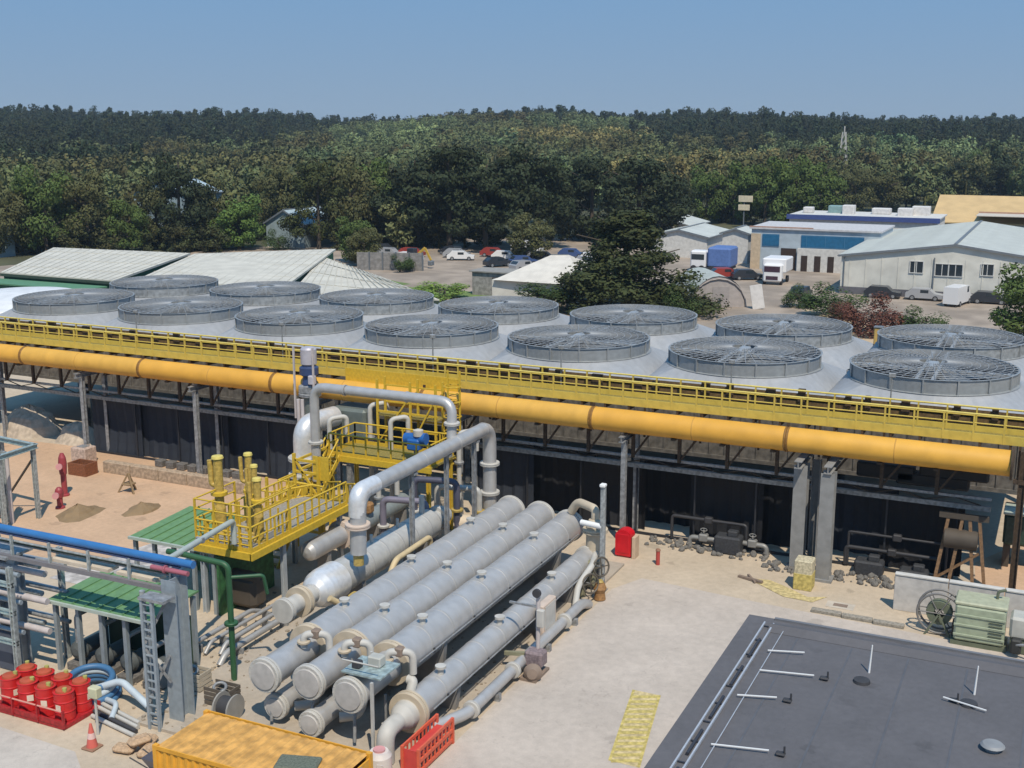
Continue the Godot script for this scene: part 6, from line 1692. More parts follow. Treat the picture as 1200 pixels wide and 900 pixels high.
	for q in [[-4.3, -3.9], [-3.7, -3.3], [-2.6, -3.0], [-2.1, -2.6]]:
		part(ts, "leg", Geo.new().bar(Vector3(q[0], 0, -53.8), Vector3(q[1], 3.3, -54.4), 0.14, 0.14), mk("trestle_brown", c3(0.24, 0.14, 0.07), 0.7, 0.0, "dirty", 0.8))
	part(ts, "cap_beam", Geo.new().bar(Vector3(-4.3, 3.35, -54.4), Vector3(-2.2, 3.35, -54.4), 0.24, 0.24), mk("dark_brown", c3(0.08, 0.065, 0.05)))
	part(ts, "drum", Geo.new().tube(Vector3(-4.0, 2.3, -54.3), Vector3(-2.6, 2.3, -54.3), 0.45, -1, 18), mk("dark_brown", c3(0.08, 0.065, 0.05)))
	part(ts, "brace", Geo.new().bar(Vector3(-4.2, 0.5, -53.9), Vector3(-2.5, 1.8, -54.1), 0.1, 0.1), mk("trestle_brown", c3(0.24, 0.14, 0.07)))
	struct("clay_ground", Geo.new().flat([Vector2(-2.8, -58), Vector2(-2.4, -51.2), Vector2(12, -51.2), Vector2(12, -62), Vector2(0, -64)], 0.014), mk("clay", c3(0.64, 0.45, 0.28), 0.95))
	var dgm := thing("dark_compressor", "dark green machine with a pale lid beyond the end of the bridge", "compressor", Vector3(-0.4, 0, -58.6))
	part(dgm, "body", Geo.new().cham(Vector3(-0.5, 1.9, -58.6), Vector3(2.4, 1.5, 1.6), 0.12), mk("bottle_green", c3(0.03, 0.065, 0.05), 0.5, 0.0, "dirty", 0.6))
	part(dgm, "lid", Geo.new().cham(Vector3(-0.5, 2.72, -58.6), Vector3(2.5, 0.16, 1.7), 0.04), mk("gutter_pale", c3(0.4, 0.46, 0.4)))
	for x in [-1.5, 0.5]:
		part(dgm, "leg", Geo.new().span(Vector3(x - 0.15, 0, -59.2), Vector3(x + 0.15, 1.2, -58.0)), mk("dark_brown", c3(0.08, 0.065, 0.05)))
	# orange barrier
	var ob := thing("safety_barrier", "orange red plastic mesh barrier standing by the container's end", "barrier", Vector3(-17.8, 0, -31))
	var om := mk("barrier_orange", c3(0.68, 0.12, 0.06), 0.5, 0.0, "soft", 0.8)
	for z in [-32.2, -29.9]:
		for x in [-18.05, -17.45]:
			part(ob, "post", Geo.new().span(Vector3(x - 0.05, 0, z - 0.05), Vector3(x + 0.05, 0.95, z + 0.05)), om)
	for x in [-18.05, -17.45]:
		for y in [0.14, 0.5, 0.9]:
			part(ob, "rail", Geo.new().span(Vector3(x - 0.03, y - 0.06, -32.15), Vector3(x + 0.03, y + 0.06, -29.95)), om)
		for k in 9:
			part(ob, "bar", Geo.new().span(Vector3(x - 0.02, 0.1, -32.0 + k * 0.25), Vector3(x + 0.02, 0.9, -31.94 + k * 0.25)), om)
	part(ob, "end_panel", Geo.new().span(Vector3(-18.0, 0.1, -29.93), Vector3(-17.5, 0.85, -29.9)), mk("barrier_red", c3(0.58, 0.06, 0.05), 0.5))
	part(ob, "top_panel", Geo.new().span(Vector3(-18.0, 0.6, -32.1), Vector3(-17.5, 0.64, -30.0)), mk("barrier_red", c3(0.58, 0.06, 0.05)))
	var wp := thing("white_drum", "white plastic drum between the orange barrier and the container", "drum", Vector3(-18.5, 0, -29.6))
	part(wp, "body", Geo.new().lathe(Vector3(-18.55, 0.0, -29.3), Vector3.UP, [Vector2(0.36, 0), Vector2(0.4, 0.1), Vector2(0.4, 0.8), Vector2(0.3, 0.95), Vector2(0, 0.97)], 20), mk("plastic_white", c3(0.66, 0.60, 0.56), 0.5))
	part(wp, "lid", Geo.new().tube(Vector3(-18.55, 0.95, -29.3), Vector3(-18.55, 1.02, -29.3), 0.2, -1, 14), mk("pink_cap", c3(0.62, 0.3, 0.3)))
	part(wp, "handle", Geo.new().bar(Vector3(-18.4, 0.6, -28.9), Vector3(-18.2, 0.6, -28.95), 0.04, 0.2), mk("plastic_white", c3(0.66, 0.6, 0.56)))

# ------------------------------------------------------------------ buildings beyond
func window(parent: Node3D, ctr: Vector3, w: float, h: float, panes: int, m: Material) -> void:
	var fr := Geo.new()
	var t := 0.09
	fr.span(ctr + Vector3(-w * 0.5 - t, h * 0.5, -0.05), ctr + Vector3(w * 0.5 + t, h * 0.5 + t, 0.09))
	fr.span(ctr + Vector3(-w * 0.5 - t, -h * 0.5 - t, -0.05), ctr + Vector3(w * 0.5 + t, -h * 0.5, 0.11))
	fr.span(ctr + Vector3(-w * 0.5 - t, -h * 0.5, -0.05), ctr + Vector3(-w * 0.5, h * 0.5, 0.09))
	fr.span(ctr + Vector3(w * 0.5, -h * 0.5, -0.05), ctr + Vector3(w * 0.5 + t, h * 0.5, 0.09))
	for k in range(1, panes):
		var x := -w * 0.5 + w * k / panes
		fr.span(ctr + Vector3(x - 0.04, -h * 0.5, -0.04), ctr + Vector3(x + 0.04, h * 0.5, 0.06))
	var f := part(parent, "window", fr, m)
	for k in panes:
		var a := -w * 0.5 + w * k / panes + 0.045
		var b := -w * 0.5 + w * (k + 1) / panes - 0.045
		part(f, "pane", Geo.new().span(ctr + Vector3(a, -h * 0.5 + 0.01, 0.005), ctr + Vector3(b, h * 0.5 - 0.01, 0.02)), mk("dark_glass", c3(0.025, 0.035, 0.045), 0.12, 0.0, ""))

# a gabled shed; the gable looks along +z
func shed(o: Node3D, x0: float, x1: float, z0: float, z1: float, eave: float, ridge: float, wall: Material, roof: Material, trim: Material) -> void:
	var xm := (x0 + x1) * 0.5
	var bs := Basis(Vector3.RIGHT, Vector3.UP, Vector3(0, 0, 1))
	part(o, "wall", Geo.new().prism([Vector2(x0, 0), Vector2(x1, 0), Vector2(x1, eave), Vector2(xm, ridge), Vector2(x0, eave)], Vector3(0, 0, z0), bs, z1 - z0), wall)
	for s in [-1, 1]:
		var xe := x0 if s < 0 else x1
		var a := Vector3(xe + s * 0.35, eave - 0.35 * (ridge - eave) / (xm - x0), 0)
		var b := Vector3(xm, ridge + 0.02, 0)
		var g := Geo.new()
		var up := Vector3(0, 0.14, 0)
		var za := Vector3(0, 0, z0 - 0.2)
		var zb := Vector3(0, 0, z1 + 0.3)
		g.quad(a + za + up, b + za + up, b + zb + up, a + zb + up)
		g.quad(a + za + Vector3(0, 0.03, 0), b + za + Vector3(0, 0.03, 0), b + zb + Vector3(0, 0.03, 0), a + zb + Vector3(0, 0.03, 0))
		g.quad(a + zb + Vector3(0, 0.03, 0), b + zb + Vector3(0, 0.03, 0), b + zb + up, a + zb + up)
		g.quad(a + za, a + zb, a + zb + up, a + za + up)
		var n := int((z1 - z0) / 1.0)
		for k in n:
			var z := lerpf(z0, z1, (k + 0.5) / n)
			g.bar(Vector3(a.x, a.y + 0.16, z), Vector3(b.x, b.y + 0.16, z), 0.06, 0.05)
		var r := part(o, "roof", g, roof)
		part(r, "gable_trim", Geo.new().bar(a + Vector3(0, 0.02, z1 + 0.36), b + Vector3(0, 0.02, z1 + 0.36), 0.08, 0.26), trim)
		part(r, "gutter", Geo.new().bar(a + Vector3(s * 0.06, 0.0, z0), a + Vector3(s * 0.06, 0.0, z1 + 0.3), 0.16, 0.14), trim)
	part(o, "ridge_cap", Geo.new().bar(Vector3(xm, ridge + 0.2, z0 - 0.2), Vector3(xm, ridge + 0.2, z1 + 0.3), 0.4, 0.06), trim)

func car(called: String, at: Vector3, turn: float, paint: Material, label: String, van := false) -> void:
	var o := thing(called, label, "van" if van else "car", at, "vehicles parked beyond the condenser")
	o.rotation.y = turn
	var L := 5.4 if van else 4.3
	var H := 2.3 if van else 1.45
	var prof: Array = [Vector2(-L / 2, 0.3), Vector2(L / 2, 0.3), Vector2(L / 2, 0.75), Vector2(L * 0.28, 0.88), Vector2(L * 0.13, H - 0.03), Vector2(-L * 0.33, H), Vector2(-L * 0.46, 0.95), Vector2(-L / 2, 0.85)]
	if van:
		prof = [Vector2(-L / 2, 0.35), Vector2(L / 2, 0.35), Vector2(L / 2, 1.0), Vector2(L * 0.36, 1.2), Vector2(L * 0.24, H - 0.1), Vector2(L * 0.2, H), Vector2(-L / 2, H)]
	part(o, "body", Geo.new().prism(prof, Vector3(0, 0, -0.85), Basis(Vector3.RIGHT, Vector3.UP, Vector3(0, 0, 1)), 1.7), paint, true)
	var gl := mk("dark_glass", c3(0.025, 0.035, 0.045), 0.12, 0.0, "")
	for s in [-1, 1]:
		part(o, "side_window", Geo.new().span(Vector3(-L * (0.1 if not van else -0.12), H * 0.64, 0.852 * s - 0.004), Vector3(L * (0.12 if not van else 0.24), H - 0.14, 0.852 * s + 0.004)), gl, true)
		for x in [-L * 0.31, L * 0.31]:
			var w := part(o, "wheel", Geo.new().tube(Vector3(x, 0.32, 0.70 * s), Vector3(x, 0.32, 0.90 * s), 0.32, -1, 14), mk("tyre", c3(0.03, 0.03, 0.035)), true)
			part(w, "rim", Geo.new().tube(Vector3(x, 0.32, 0.89 * s), Vector3(x, 0.32, 0.915 * s), 0.19, -1, 10), mk("galv", c3(0.36, 0.37, 0.38)), true)
	part(o, "windscreen", Geo.new().bar(Vector3(L * (0.345 if van else 0.265), H * 0.60, 0), Vector3(L * (0.245 if van else 0.145), H - 0.1, 0), 1.5, 0.03), gl, true)
	if not van:
		part(o, "rear_window", Geo.new().bar(Vector3(-L * 0.455, 1.0, 0), Vector3(-L * 0.345, H - 0.06, 0), 1.4, 0.03), gl, true)

func build_far_buildings() -> void:
	var cream := mk("wall_cream", c3(0.64, 0.63, 0.57), 0.8, 0.0, "soft", 0.08)
	var pale_roof := mk("sheet_roof", c3(0.54, 0.57, 0.55), 0.6, 0.0, "soft", 0.05)
	var trim := mk("trim_grey", c3(0.16, 0.18, 0.20), 0.6)
	var frame := mk("frame_white", c3(0.6, 0.6, 0.58), 0.6)
	# warehouse
	var w := thing("warehouse", "large pale warehouse with a low gable and three dark windows", "warehouse", Vector3(-12.6, 0, -171))
	shed(w, -26.0, 0.8, -192.0, -152.0, 4.8, 6.6, cream, pale_roof, trim)
	window(w, Vector3(-16.95, 3.75, -151.98), 1.5, 1.35, 2, frame)
	window(w, Vector3(-13.2, 3.55, -151.98), 3.1, 1.4, 4, frame)
	window(w, Vector3(-8.85, 3.8, -151.98), 1.35, 1.3, 2, frame)
	part(w, "plinth", Geo.new().span(Vector3(-26.05, 0, -151.95), Vector3(0.85, 0.9, -151.85)), mk("plinth", c3(0.13, 0.13, 0.15), 0.8))
	part(w, "downpipe", Geo.new().tube(Vector3(-14.9, 0.9, -151.85), Vector3(-14.9, 5.0, -151.85), 0.07, -1, 8), trim)
	part(w, "downpipe", Geo.new().tube(Vector3(-25.6, 0.9, -151.85), Vector3(-25.6, 4.6, -151.85), 0.07, -1, 8), trim)
	for k in 14:
		part(w, "cladding_rib", Geo.new().span(Vector3(-25.0 + k * 1.95, 0.9, -151.99), Vector3(-24.9 + k * 1.95, 4.85, -151.95)), cream)
	# flat building with the blue band
	var b := thing("workshop_building", "long low pale blue workshop with a bright blue window band", "building", Vector3(-34, 0, -178))
	var pb := mk("pale_blue", c3(0.40, 0.47, 0.52), 0.7, 0.0, "soft", 0.1)
	part(b, "wall", Geo.new().span(Vector3(-43.0, 0, -186), Vector3(-24.5, 5.9, -174)), pb)
	part(b, "roof", Geo.new().span(Vector3(-43.3, 5.9, -186.3), Vector3(-24.3, 6.15, -173.7)), mk("roof_pinkish", c3(0.54, 0.53, 0.53), 0.7))
	part(b, "roof_edge", Geo.new().span(Vector3(-43.3, 6.15, -174.1), Vector3(-34, 6.3, -173.7)), mk("edge_terracotta", c3(0.42, 0.25, 0.18), 0.8))
	part(b, "end_wall", Geo.new().span(Vector3(-43.02, 0, -173.98), Vector3(-41.6, 5.2, -173.9)), mk("wall_peach", c3(0.56, 0.44, 0.30), 0.8))
	part(b, "canopy_wall", Geo.new().span(Vector3(-36.0, 0, -173.98), Vector3(-24.6, 3.3, -173.3)), mk("white_wall", c3(0.60, 0.59, 0.56), 0.8))
	for q in [[-41.3, -38.9], [-35.6, -34.9], [-34.8, -32.2], [-32.1, -29.5], [-29.4, -26.8]]:
		var f := part(b, "window", Geo.new().span(Vector3(q[0] - 0.05, 3.4, -173.97), Vector3(q[1] + 0.05, 5.2, -173.9)), mk("frame_blue", c3(0.04, 0.16, 0.30), 0.5))
		part(f, "pane", Geo.new().span(Vector3(q[0], 3.56, -173.895), Vector3(q[1], 5.04, -173.87)), mk("blue_glass", c3(0.02, 0.13, 0.26), 0.25))
	part(b, "open_bay", Geo.new().span(Vector3(-38.5, 0, -173.96), Vector3(-36.3, 3.2, -173.9)), mk("bay_dark", c3(0.04, 0.025, 0.02), 0.9))
	for x in [-35.4, -33.5, -31.6]:
		part(b, "door", Geo.new().span(Vector3(x, 0, -173.29), Vector3(x + 0.9, 2.3, -173.25)), mk("bay_dark", c3(0.04, 0.025, 0.02)))
	# blue roofed stores behind
	var s := thing("store_building", "white store with a long dark blue roof edge behind the workshop", "building", Vector3(-32, 0, -206))
	part(s, "wall", Geo.new().span(Vector3(-44, 0, -216), Vector3(-20, 5.8, -204)), mk("white_wall", c3(0.6, 0.59, 0.56)))
	part(s, "roof", Geo.new().span(Vector3(-44.3, 5.8, -216.3), Vector3(-19.7, 6.0, -203.7)), mk("white_wall", c3(0.6, 0.59, 0.56)))
	part(s, "roof_edge", Geo.new().span(Vector3(-44.4, 5.3, -203.7), Vector3(-19.6, 6.1, -203.5)), mk("edge_blue", c3(0.05, 0.08, 0.24), 0.6))
	for k in 6:
		part(s, "roof_unit", Geo.new().cham(Vector3(-42 + k * 3.9 + sin(k * 2.2), 6.5, -210 - (k % 2) * 2.0), Vector3(1.6 + 1.6 * absf(sin(k * 1.7)), 1.0 + 0.5 * (k % 3), 2.0), 0.1), mk("unit_teal", c3(0.22, 0.34, 0.34), 0.6) if k == 1 else mk("unit_white", c3(0.64, 0.62, 0.6), 0.6))
	# yellow roofed hall
	var y := thing("hall", "wide hall with a yellow ochre sheet roof behind the warehouse", "building", Vector3(-8, 0, -262))
	part(y, "wall", Geo.new().span(Vector3(-24.5, 0, -274), Vector3(14, 2.6, -247)), mk("white_wall", c3(0.6, 0.59, 0.56)))
	var yr := Geo.new()
	var pr := [Vector2(-246.2, 2.5), Vector2(-261, 7.0), Vector2(-275, 2.5)]
	for i in 2:
		yr.quad(Vector3(-25.5, pr[i].y, pr[i].x), Vector3(14.5, pr[i].y, pr[i].x), Vector3(14.5, pr[i + 1].y, pr[i + 1].x), Vector3(-25.5, pr[i + 1].y, pr[i + 1].x))
		yr.quad(Vector3(-25.5, pr[i].y - 0.2, pr[i].x), Vector3(14.5, pr[i].y - 0.2, pr[i].x), Vector3(14.5, pr[i + 1].y - 0.2, pr[i + 1].x), Vector3(-25.5, pr[i + 1].y - 0.2, pr[i + 1].x))
	yr.quad(Vector3(-25.5, 2.3, -246.2), Vector3(14.5, 2.3, -246.2), Vector3(14.5, 2.5, -246.2), Vector3(-25.5, 2.5, -246.2))
	part(y, "roof", yr, mk("ochre_roof", c3(0.60, 0.42, 0.20), 0.7, 0.0, "soft", 0.05))
	var gb := Geo.new().prism([Vector2(-274, 2.6), Vector2(-247, 2.6), Vector2(-261, 6.7)], Vector3(-24.4, 0, 0), Basis(Vector3(0, 0, 1), Vector3.UP, Vector3(-1, 0, 0)), 0.2)
	part(y, "gable", gb, mk("white_wall", c3(0.6, 0.59, 0.56)))
	part(y, "porch_roof", Geo.new().span(Vector3(-17.0, 4.0, -250.6), Vector3(14, 4.12, -243.0)), mk("porch_pale", c3(0.60, 0.54, 0.46), 0.7))
	part(y, "porch_edge", Geo.new().span(Vector3(-17.0, 4.12, -251.0), Vector3(14, 4.4, -250.6)), mk("edge_terracotta", c3(0.42, 0.25, 0.18)))
	# small pale sheds
	for q in [[-62.0, -52.6, -198, -184, 3.4, 4.4, "long grey roofed shed among cars behind the great pine"], [-73.0, -64.5, -226, -214, 2.6, 3.6, "small pale shed far behind the great pine's crown"], [-49.0, -45.0, -186, -180, 4.6, 5.2, "little square pale hut beside the workshop's peach end wall"]]:
		var h := thing("shed", q[6], "shed", Vector3((q[0] + q[1]) * 0.5, 0, (q[2] + q[3]) * 0.5), "pale sheds beyond the condenser")
		shed(h, q[0], q[1], q[2], q[3], q[4], q[5], mk("white_wall", c3(0.6, 0.59, 0.56)), pale_roof, trim)
	var ss := thing("roadside_sign", "cream double sign panel on a post before the dark trees", "sign", Vector3(-62.6, 0, -246))
	part(ss, "post", Geo.new().span(Vector3(-62.7, 0, -246.1), Vector3(-62.5, 6.5, -245.9)), trim)
	part(ss, "panel", Geo.new().cham(Vector3(-62.3, 6.0, -245.8), Vector3(3.0, 1.3, 0.2), 0.04), mk("sign_cream", c3(0.66, 0.58, 0.42), 0.6))
	part(ss, "panel", Geo.new().cham(Vector3(-62.6, 4.2, -245.8), Vector3(2.4, 1.2, 0.2), 0.04), mk("sign_cream", c3(0.66, 0.58, 0.42)))
	# arched hangar tent
	var t := thing("arched_tent", "grey round arched storage tent with a pinkish end wall", "tent", Vector3(-38, 0, -136))
	var bsx := Basis.from_euler(Vector3(0, 0.55, 0))
	var arc := []
	for k in 15:
		var a := PI * k / 14
		arc.append(Vector2(cos(a) * 3.2, sin(a) * 3.6))
	var org := Vector3(-36.6, 0, -133.5)
	part(t, "end_wall", Geo.new().prism(arc, org - bsx.z * 0.1, bsx, 0.1), mk("tent_pink", c3(0.40, 0.36, 0.34), 0.8))
	var tg := Geo.new()
	for k in 14:
		var p: Vector2 = arc[k] * 1.02
		var q: Vector2 = arc[k + 1] * 1.02
		var P := org + bsx * Vector3(p.x, p.y, 0.1)
		var Q := org + bsx * Vector3(q.x, q.y, 0.1)
		tg.smooth_quad(P, Q, Q - bsx.z * 9.0, P - bsx.z * 9.0, bsx * Vector3(p.x, p.y, 0).normalized(), bsx * Vector3(q.x, q.y, 0).normalized(), bsx * Vector3(q.x, q.y, 0).normalized(), bsx * Vector3(p.x, p.y, 0).normalized())
	part(t, "cover", tg, mk("tent_cover", c3(0.42, 0.45, 0.42), 0.7, 0.0, "soft", 0.1))
	part(t, "rib", Geo.new().torus(org + bsx.z * 0.12, bsx.z, 3.35, 0.07, 20, 5, 0.0, TAU), mk("tent_pink", c3(0.4, 0.36, 0.34)))
	part(t, "door", Geo.new().box(org + bsx * Vector3(0.3, 1.2, 0.02), Vector3(2.0, 2.4, 0.06), bsx), mk("tent_door", c3(0.34, 0.31, 0.30), 0.8))
	var wpn := thing("white_board", "tall white leaning panel beside the arched tent's end wall", "panel", Vector3(-31.8, 0, -134))
	part(wpn, "sheet", Geo.new().cham(Vector3(-32.2, 1.4, -134.2), Vector3(1.4, 2.8, 0.16), 0.03, Basis.from_euler(Vector3(-0.12, 0.2, 0.18))), mk("unit_white", c3(0.64, 0.62, 0.6)))
	part(wpn, "prop", Geo.new().bar(Vector3(-32.0, 0, -135.6), Vector3(-32.0, 2.0, -134.4), 0.1, 0.1), trim)
	# lorry with the blue cover
	for q in [["white lorry with a blue tarpaulin body behind the arched tent", Vector3(-47.4, 0, -168.5), true], ["white box lorry with a dark front beside the workshop's dark bay", Vector3(-35.6, 0, -158.6), false]]:
		var l := thing("lorry", q[0], "lorry", q[1], "lorries beyond the condenser")
		var p: Vector3 = q[1]
		var wht := mk("lorry_white", c3(0.72, 0.72, 0.73), 0.4, 0.0, "")
		if q[2]:
			part(l, "cab", Geo.new().cham(p + Vector3(-1.6, 1.75, 0.6), Vector3(2.3, 2.5, 2.0), 0.2), wht)
			part(l, "windscreen", Geo.new().span(p + Vector3(-2.55, 1.7, 1.6), p + Vector3(-0.65, 2.5, 1.62)), mk("dark_glass", c3(0.025, 0.035, 0.045)))
			part(l, "cargo_cover", Geo.new().cham(p + Vector3(1.5, 2.1, -0.6), Vector3(3.4, 2.9, 4.4), 0.25), mk("tarp_blue", c3(0.10, 0.18, 0.42), 0.6, 0.0, "soft", 0.3))
			part(l, "chassis", Geo.new().span(p + Vector3(-2.6, 0.35, -2.6), p + Vector3(3.0, 0.62, 1.5)), mk("clamp", c3(0.045, 0.045, 0.05)))
			for x in [-2.2, -1.0, 0.5, 2.6]:
				part(l, "wheel", Geo.new().tube(p + Vector3(x, 0.45, 1.5), p + Vector3(x, 0.45, 1.8), 0.45, -1, 14), mk("tyre", c3(0.03, 0.03, 0.035)))
		else:
			part(l, "body", Geo.new().cham(p + Vector3(0, 2.5, -0.6), Vector3(3.2, 1.9, 4.4), 0.15), wht)
			part(l, "cab", Geo.new().cham(p + Vector3(0, 1.6, 1.9), Vector3(2.5, 2.4, 1.4), 0.2), wht)
			part(l, "windscreen", Geo.new().span(p + Vector3(-1.05, 1.75, 2.6), p + Vector3(1.05, 2.5, 2.63)), mk("plum_dark", c3(0.06, 0.03, 0.05), 0.2))
			part(l, "grille", Geo.new().span(p + Vector3(-0.8, 0.7, 2.6), p + Vector3(0.8, 1.2, 2.63)), mk("plum_dark", c3(0.06, 0.03, 0.05)))
			for x in [-1.1, 1.1]:
				for z in [1.9, -1.8]:
					part(l, "wheel", Geo.new().tube(p + Vector3(x - 0.15, 0.45, z), p + Vector3(x + 0.15, 0.45, z), 0.45, -1, 14), mk("tyre", c3(0.03, 0.03, 0.035)))
	# tent roof and shed in the middle
	var m := thing("hipped_tent", "cream hipped tent roof behind the fans and green bushes", "tent", Vector3(-58, 0, -133))
	var hip := Geo.new()
	var c := [Vector3(-62.8, 2.5, -127.5), Vector3(-50.4, 2.5, -127.0), Vector3(-53.0, 2.5, -141.5), Vector3(-64.5, 2.5, -141.5)]
	var ra := Vector3(-58.4, 5.0, -135.0)
	var rb := Vector3(-56.5, 5.0, -136.0)
	hip.quad(c[0], c[1], rb, ra)
	hip.tri(c[1], c[2], rb, Vector3(1, 0.7, 0).normalized(), Vector3(1, 0.7, 0).normalized(), Vector3(1, 0.7, 0).normalized())
	hip.quad(c[2], c[3], ra, rb)
	hip.tri(c[3], c[0], ra, Vector3(-1, 0.7, 0).normalized(), Vector3(-1, 0.7, 0).normalized(), Vector3(-1, 0.7, 0).normalized())
	part(m, "roof", hip, mk("tent_cream", c3(0.66, 0.62, 0.55), 0.7, 0.0, "soft", 0.1))
	part(m, "wall", Geo.new().span(Vector3(-63.2, 0, -140.5), Vector3(-52.6, 2.48, -128.0)), mk("wall_cream", c3(0.64, 0.63, 0.57)))
	part(m, "ridge_pole", Geo.new().bar(ra, rb, 0.14, 0.14), trim)
	var gd := thing("garage", "small grey block hut with a dark doorway behind the fans", "hut", Vector3(-63.5, 0, -131))
	part(gd, "wall", Geo.new().span(Vector3(-67.4, 0, -134.5), Vector3(-61.8, 2.9, -130.9)), mk("block_grey", c3(0.34, 0.33, 0.31), 0.85, 0.0, "dirty", 0.2))
	part(gd, "door", Geo.new().span(Vector3(-64.6, 0, -130.9), Vector3(-63.0, 2.3, -130.85)), mk("bay_dark", c3(0.04, 0.025, 0.02)))
	part(gd, "roof", Geo.new().span(Vector3(-67.7, 2.9, -134.8), Vector3(-61.5, 3.05, -130.6)), mk("block_roof", c3(0.28, 0.27, 0.25), 0.85))
	var fw := thing("block_wall", "grey slatted yard wall panels beside the tree belt", "fence", Vector3(-92, 0, -148))
	for k in 5:
		part(fw, "panel", Geo.new().box(Vector3(-94.0 + k * 1.9, 1.3, -147.5 - k * 0.6), Vector3(1.75, 2.6, 0.2), Basis.from_euler(Vector3(0, 0.3, 0))), mk("fence_grey", c3(0.27, 0.26, 0.25), 0.85, 0.0, "dirty", 0.2))
		part(fw, "post", Geo.new().box(Vector3(-93.05 + k * 1.9, 1.35, -147.8 - k * 0.6), Vector3(0.16, 2.7, 0.24)), trim)
	# parked cars
	var wp := mk("paint_white", c3(0.70, 0.70, 0.70), 0.35, 0.0, "")
	var dp := mk("paint_dark", c3(0.03, 0.035, 0.045), 0.3, 0.0, "")
	var sp := mk("paint_silver", c3(0.42, 0.43, 0.45), 0.3, 0.3, "")
	var rp := mk("paint_red", c3(0.28, 0.04, 0.03), 0.35, 0.0, "")
	var bp := mk("paint_blue", c3(0.05, 0.09, 0.22), 0.35, 0.0, "")
	car("parked_van", Vector3(-81.5, 0, -178.5), 0.2, wp, "long white van parked under the dark pines in the dirt yard", true)
	car("parked_car", Vector3(-93.7, 0, -160.5), 0.1, wp, "white car parked on the orange dirt behind the slatted wall")
	car("parked_car", Vector3(-87.2, 0, -165.5), 0.4, wp, "white car parked in the middle of the dirt yard")
	car("parked_car", Vector3(-92.5, 0, -172.0), 2.9, dp, "dark car parked deep in shade under the pines")
	car("parked_car", Vector3(-84.8, 0, -172.4), 0.2, rp, "dark red car parked among the white cars")
	car("parked_car", Vector3(-78.0, 0, -160.0), 0.9, dp, "dark car parked at the edge of the dirt yard by the hut")
	car("parked_car", Vector3(-75.4, 0, -163.5), 0.8, bp, "blue car parked at the edge of the dirt yard")
	car("parked_car", Vector3(-72.6, 0, -157.6), 1.1, sp, "silver car parked behind the cream hipped tent")
	car("parked_car", Vector3(-70.2, 0, -163.0), 0.3, dp, "dark car parked in the row behind the cream hipped tent")
	car("parked_car", Vector3(-66.0, 0, -166.0), 0.3, sp, "silver car parked in the row under the front pine")
	car("parked_car", Vector3(-100.0, 0, -165.0), 0.1, sp, "silver car parked beside the tree belt")
	car("parked_car", Vector3(-29.6, 0, -146.0), 1.5, dp, "dark car parked between the bushes before the warehouse")
	car("parked_car", Vector3(-20.5, 0, -150.2), 0.0, dp, "dark car parked along the foot of the warehouse wall")
	car("parked_car", Vector3(-15.6, 0, -150.2), 0.0, sp, "silver car parked along the foot of the warehouse wall")
	car("parked_van", Vector3(-11.6, 0, -147.8), 1.35, wp, "white van parked nose out before the warehouse", true)
	car("parked_car", Vector3(-8.2, 0, -150.4), 0.0, dp, "dark car parked by the big bush at the warehouse wall")
	car("parked_car", Vector3(-40.0, 0, -160.5), 0.5, dp, "dark car parked between the two lorries")
	car("parked_car", Vector3(-43.2, 0, -161.0), 0.6, rp, "dark red car parked beside the blue covered lorry")
	var more := [[-104.5, -170.5, 0.2, dp, "dark car parked at the outer end of the row under the tree belt"], [-96.8, -166.6, 0.1, rp, "dark red car parked between silver and white cars by the belt"], [-89.6, -168.6, 0.3, sp, "silver car parked beside the white car in the dirt yard"], [-81.0, -168.8, 0.3, wp, "white car parked just behind the blue car"], [-79.6, -174.4, 0.2, sp, "silver car parked before the long white van"], [-75.0, -170.2, 0.3, dp, "dark car parked behind the hut, nearest the van's nose"], [-72.8, -176.5, 0.2, bp, "blue car parked beyond the long white van"], [-67.5, -172.0, 0.4, wp, "white car parked in shade behind the front pine"], [-62.5, -160.5, 0.5, dp, "dark car parked close behind the front pine"], [-64.8, -155.5, 0.7, sp, "silver car parked between the front pine and the hipped tent"]]
	for e in more:
		car("parked_car", Vector3(e[0], 0, e[1]), e[2], e[3], e[4])
	var dg := thing("digger", "small yellow digger parked on the orange dirt", "digger", Vector3(-89.5, 0, -153.5))
	var q := Vector3(-89.5, 0, -153.5)
	var dy := mk("digger_yellow", c3(0.55, 0.36, 0.05), 0.5)
	part(dg, "body", Geo.new().cham(q + Vector3(0, 1.3, 0), Vector3(2.2, 0.9, 1.7), 0.15), dy)
	part(dg, "cab", Geo.new().cham(q + Vector3(0.4, 2.3, 0), Vector3(1.2, 1.2, 1.2), 0.1), mk("paint_dark", c3(0.03, 0.035, 0.045)))
	part(dg, "boom", Geo.new().bar(q + Vector3(0.9, 1.6, 0), q + Vector3(2.6, 3.0, 0), 0.25, 0.35).bar(q + Vector3(2.6, 3.0, 0), q + Vector3(3.6, 1.2, 0), 0.2, 0.3), dy)
	part(dg, "bucket", Geo.new().cham(q + Vector3(3.6, 0.8, 0), Vector3(0.7, 0.7, 0.9), 0.1), trim)
	for s2 in [-0.75, 0.75]:
		part(dg, "track", Geo.new().cham(q + Vector3(0, 0.4, s2), Vector3(2.6, 0.75, 0.45), 0.18), mk("tyre", c3(0.03, 0.03, 0.035)))
	var sb := thing("yellow_board", "ochre upright board standing between two back row fans", "board", Vector3(-11.0, 0, -79.6))
	part(sb, "board", Geo.new().cham(Vector3(-10.95, 3.9, -79.5), Vector3(0.5, 7.4, 0.5), 0.04), mk("ochre_board", c3(0.60, 0.40, 0.12), 0.7))
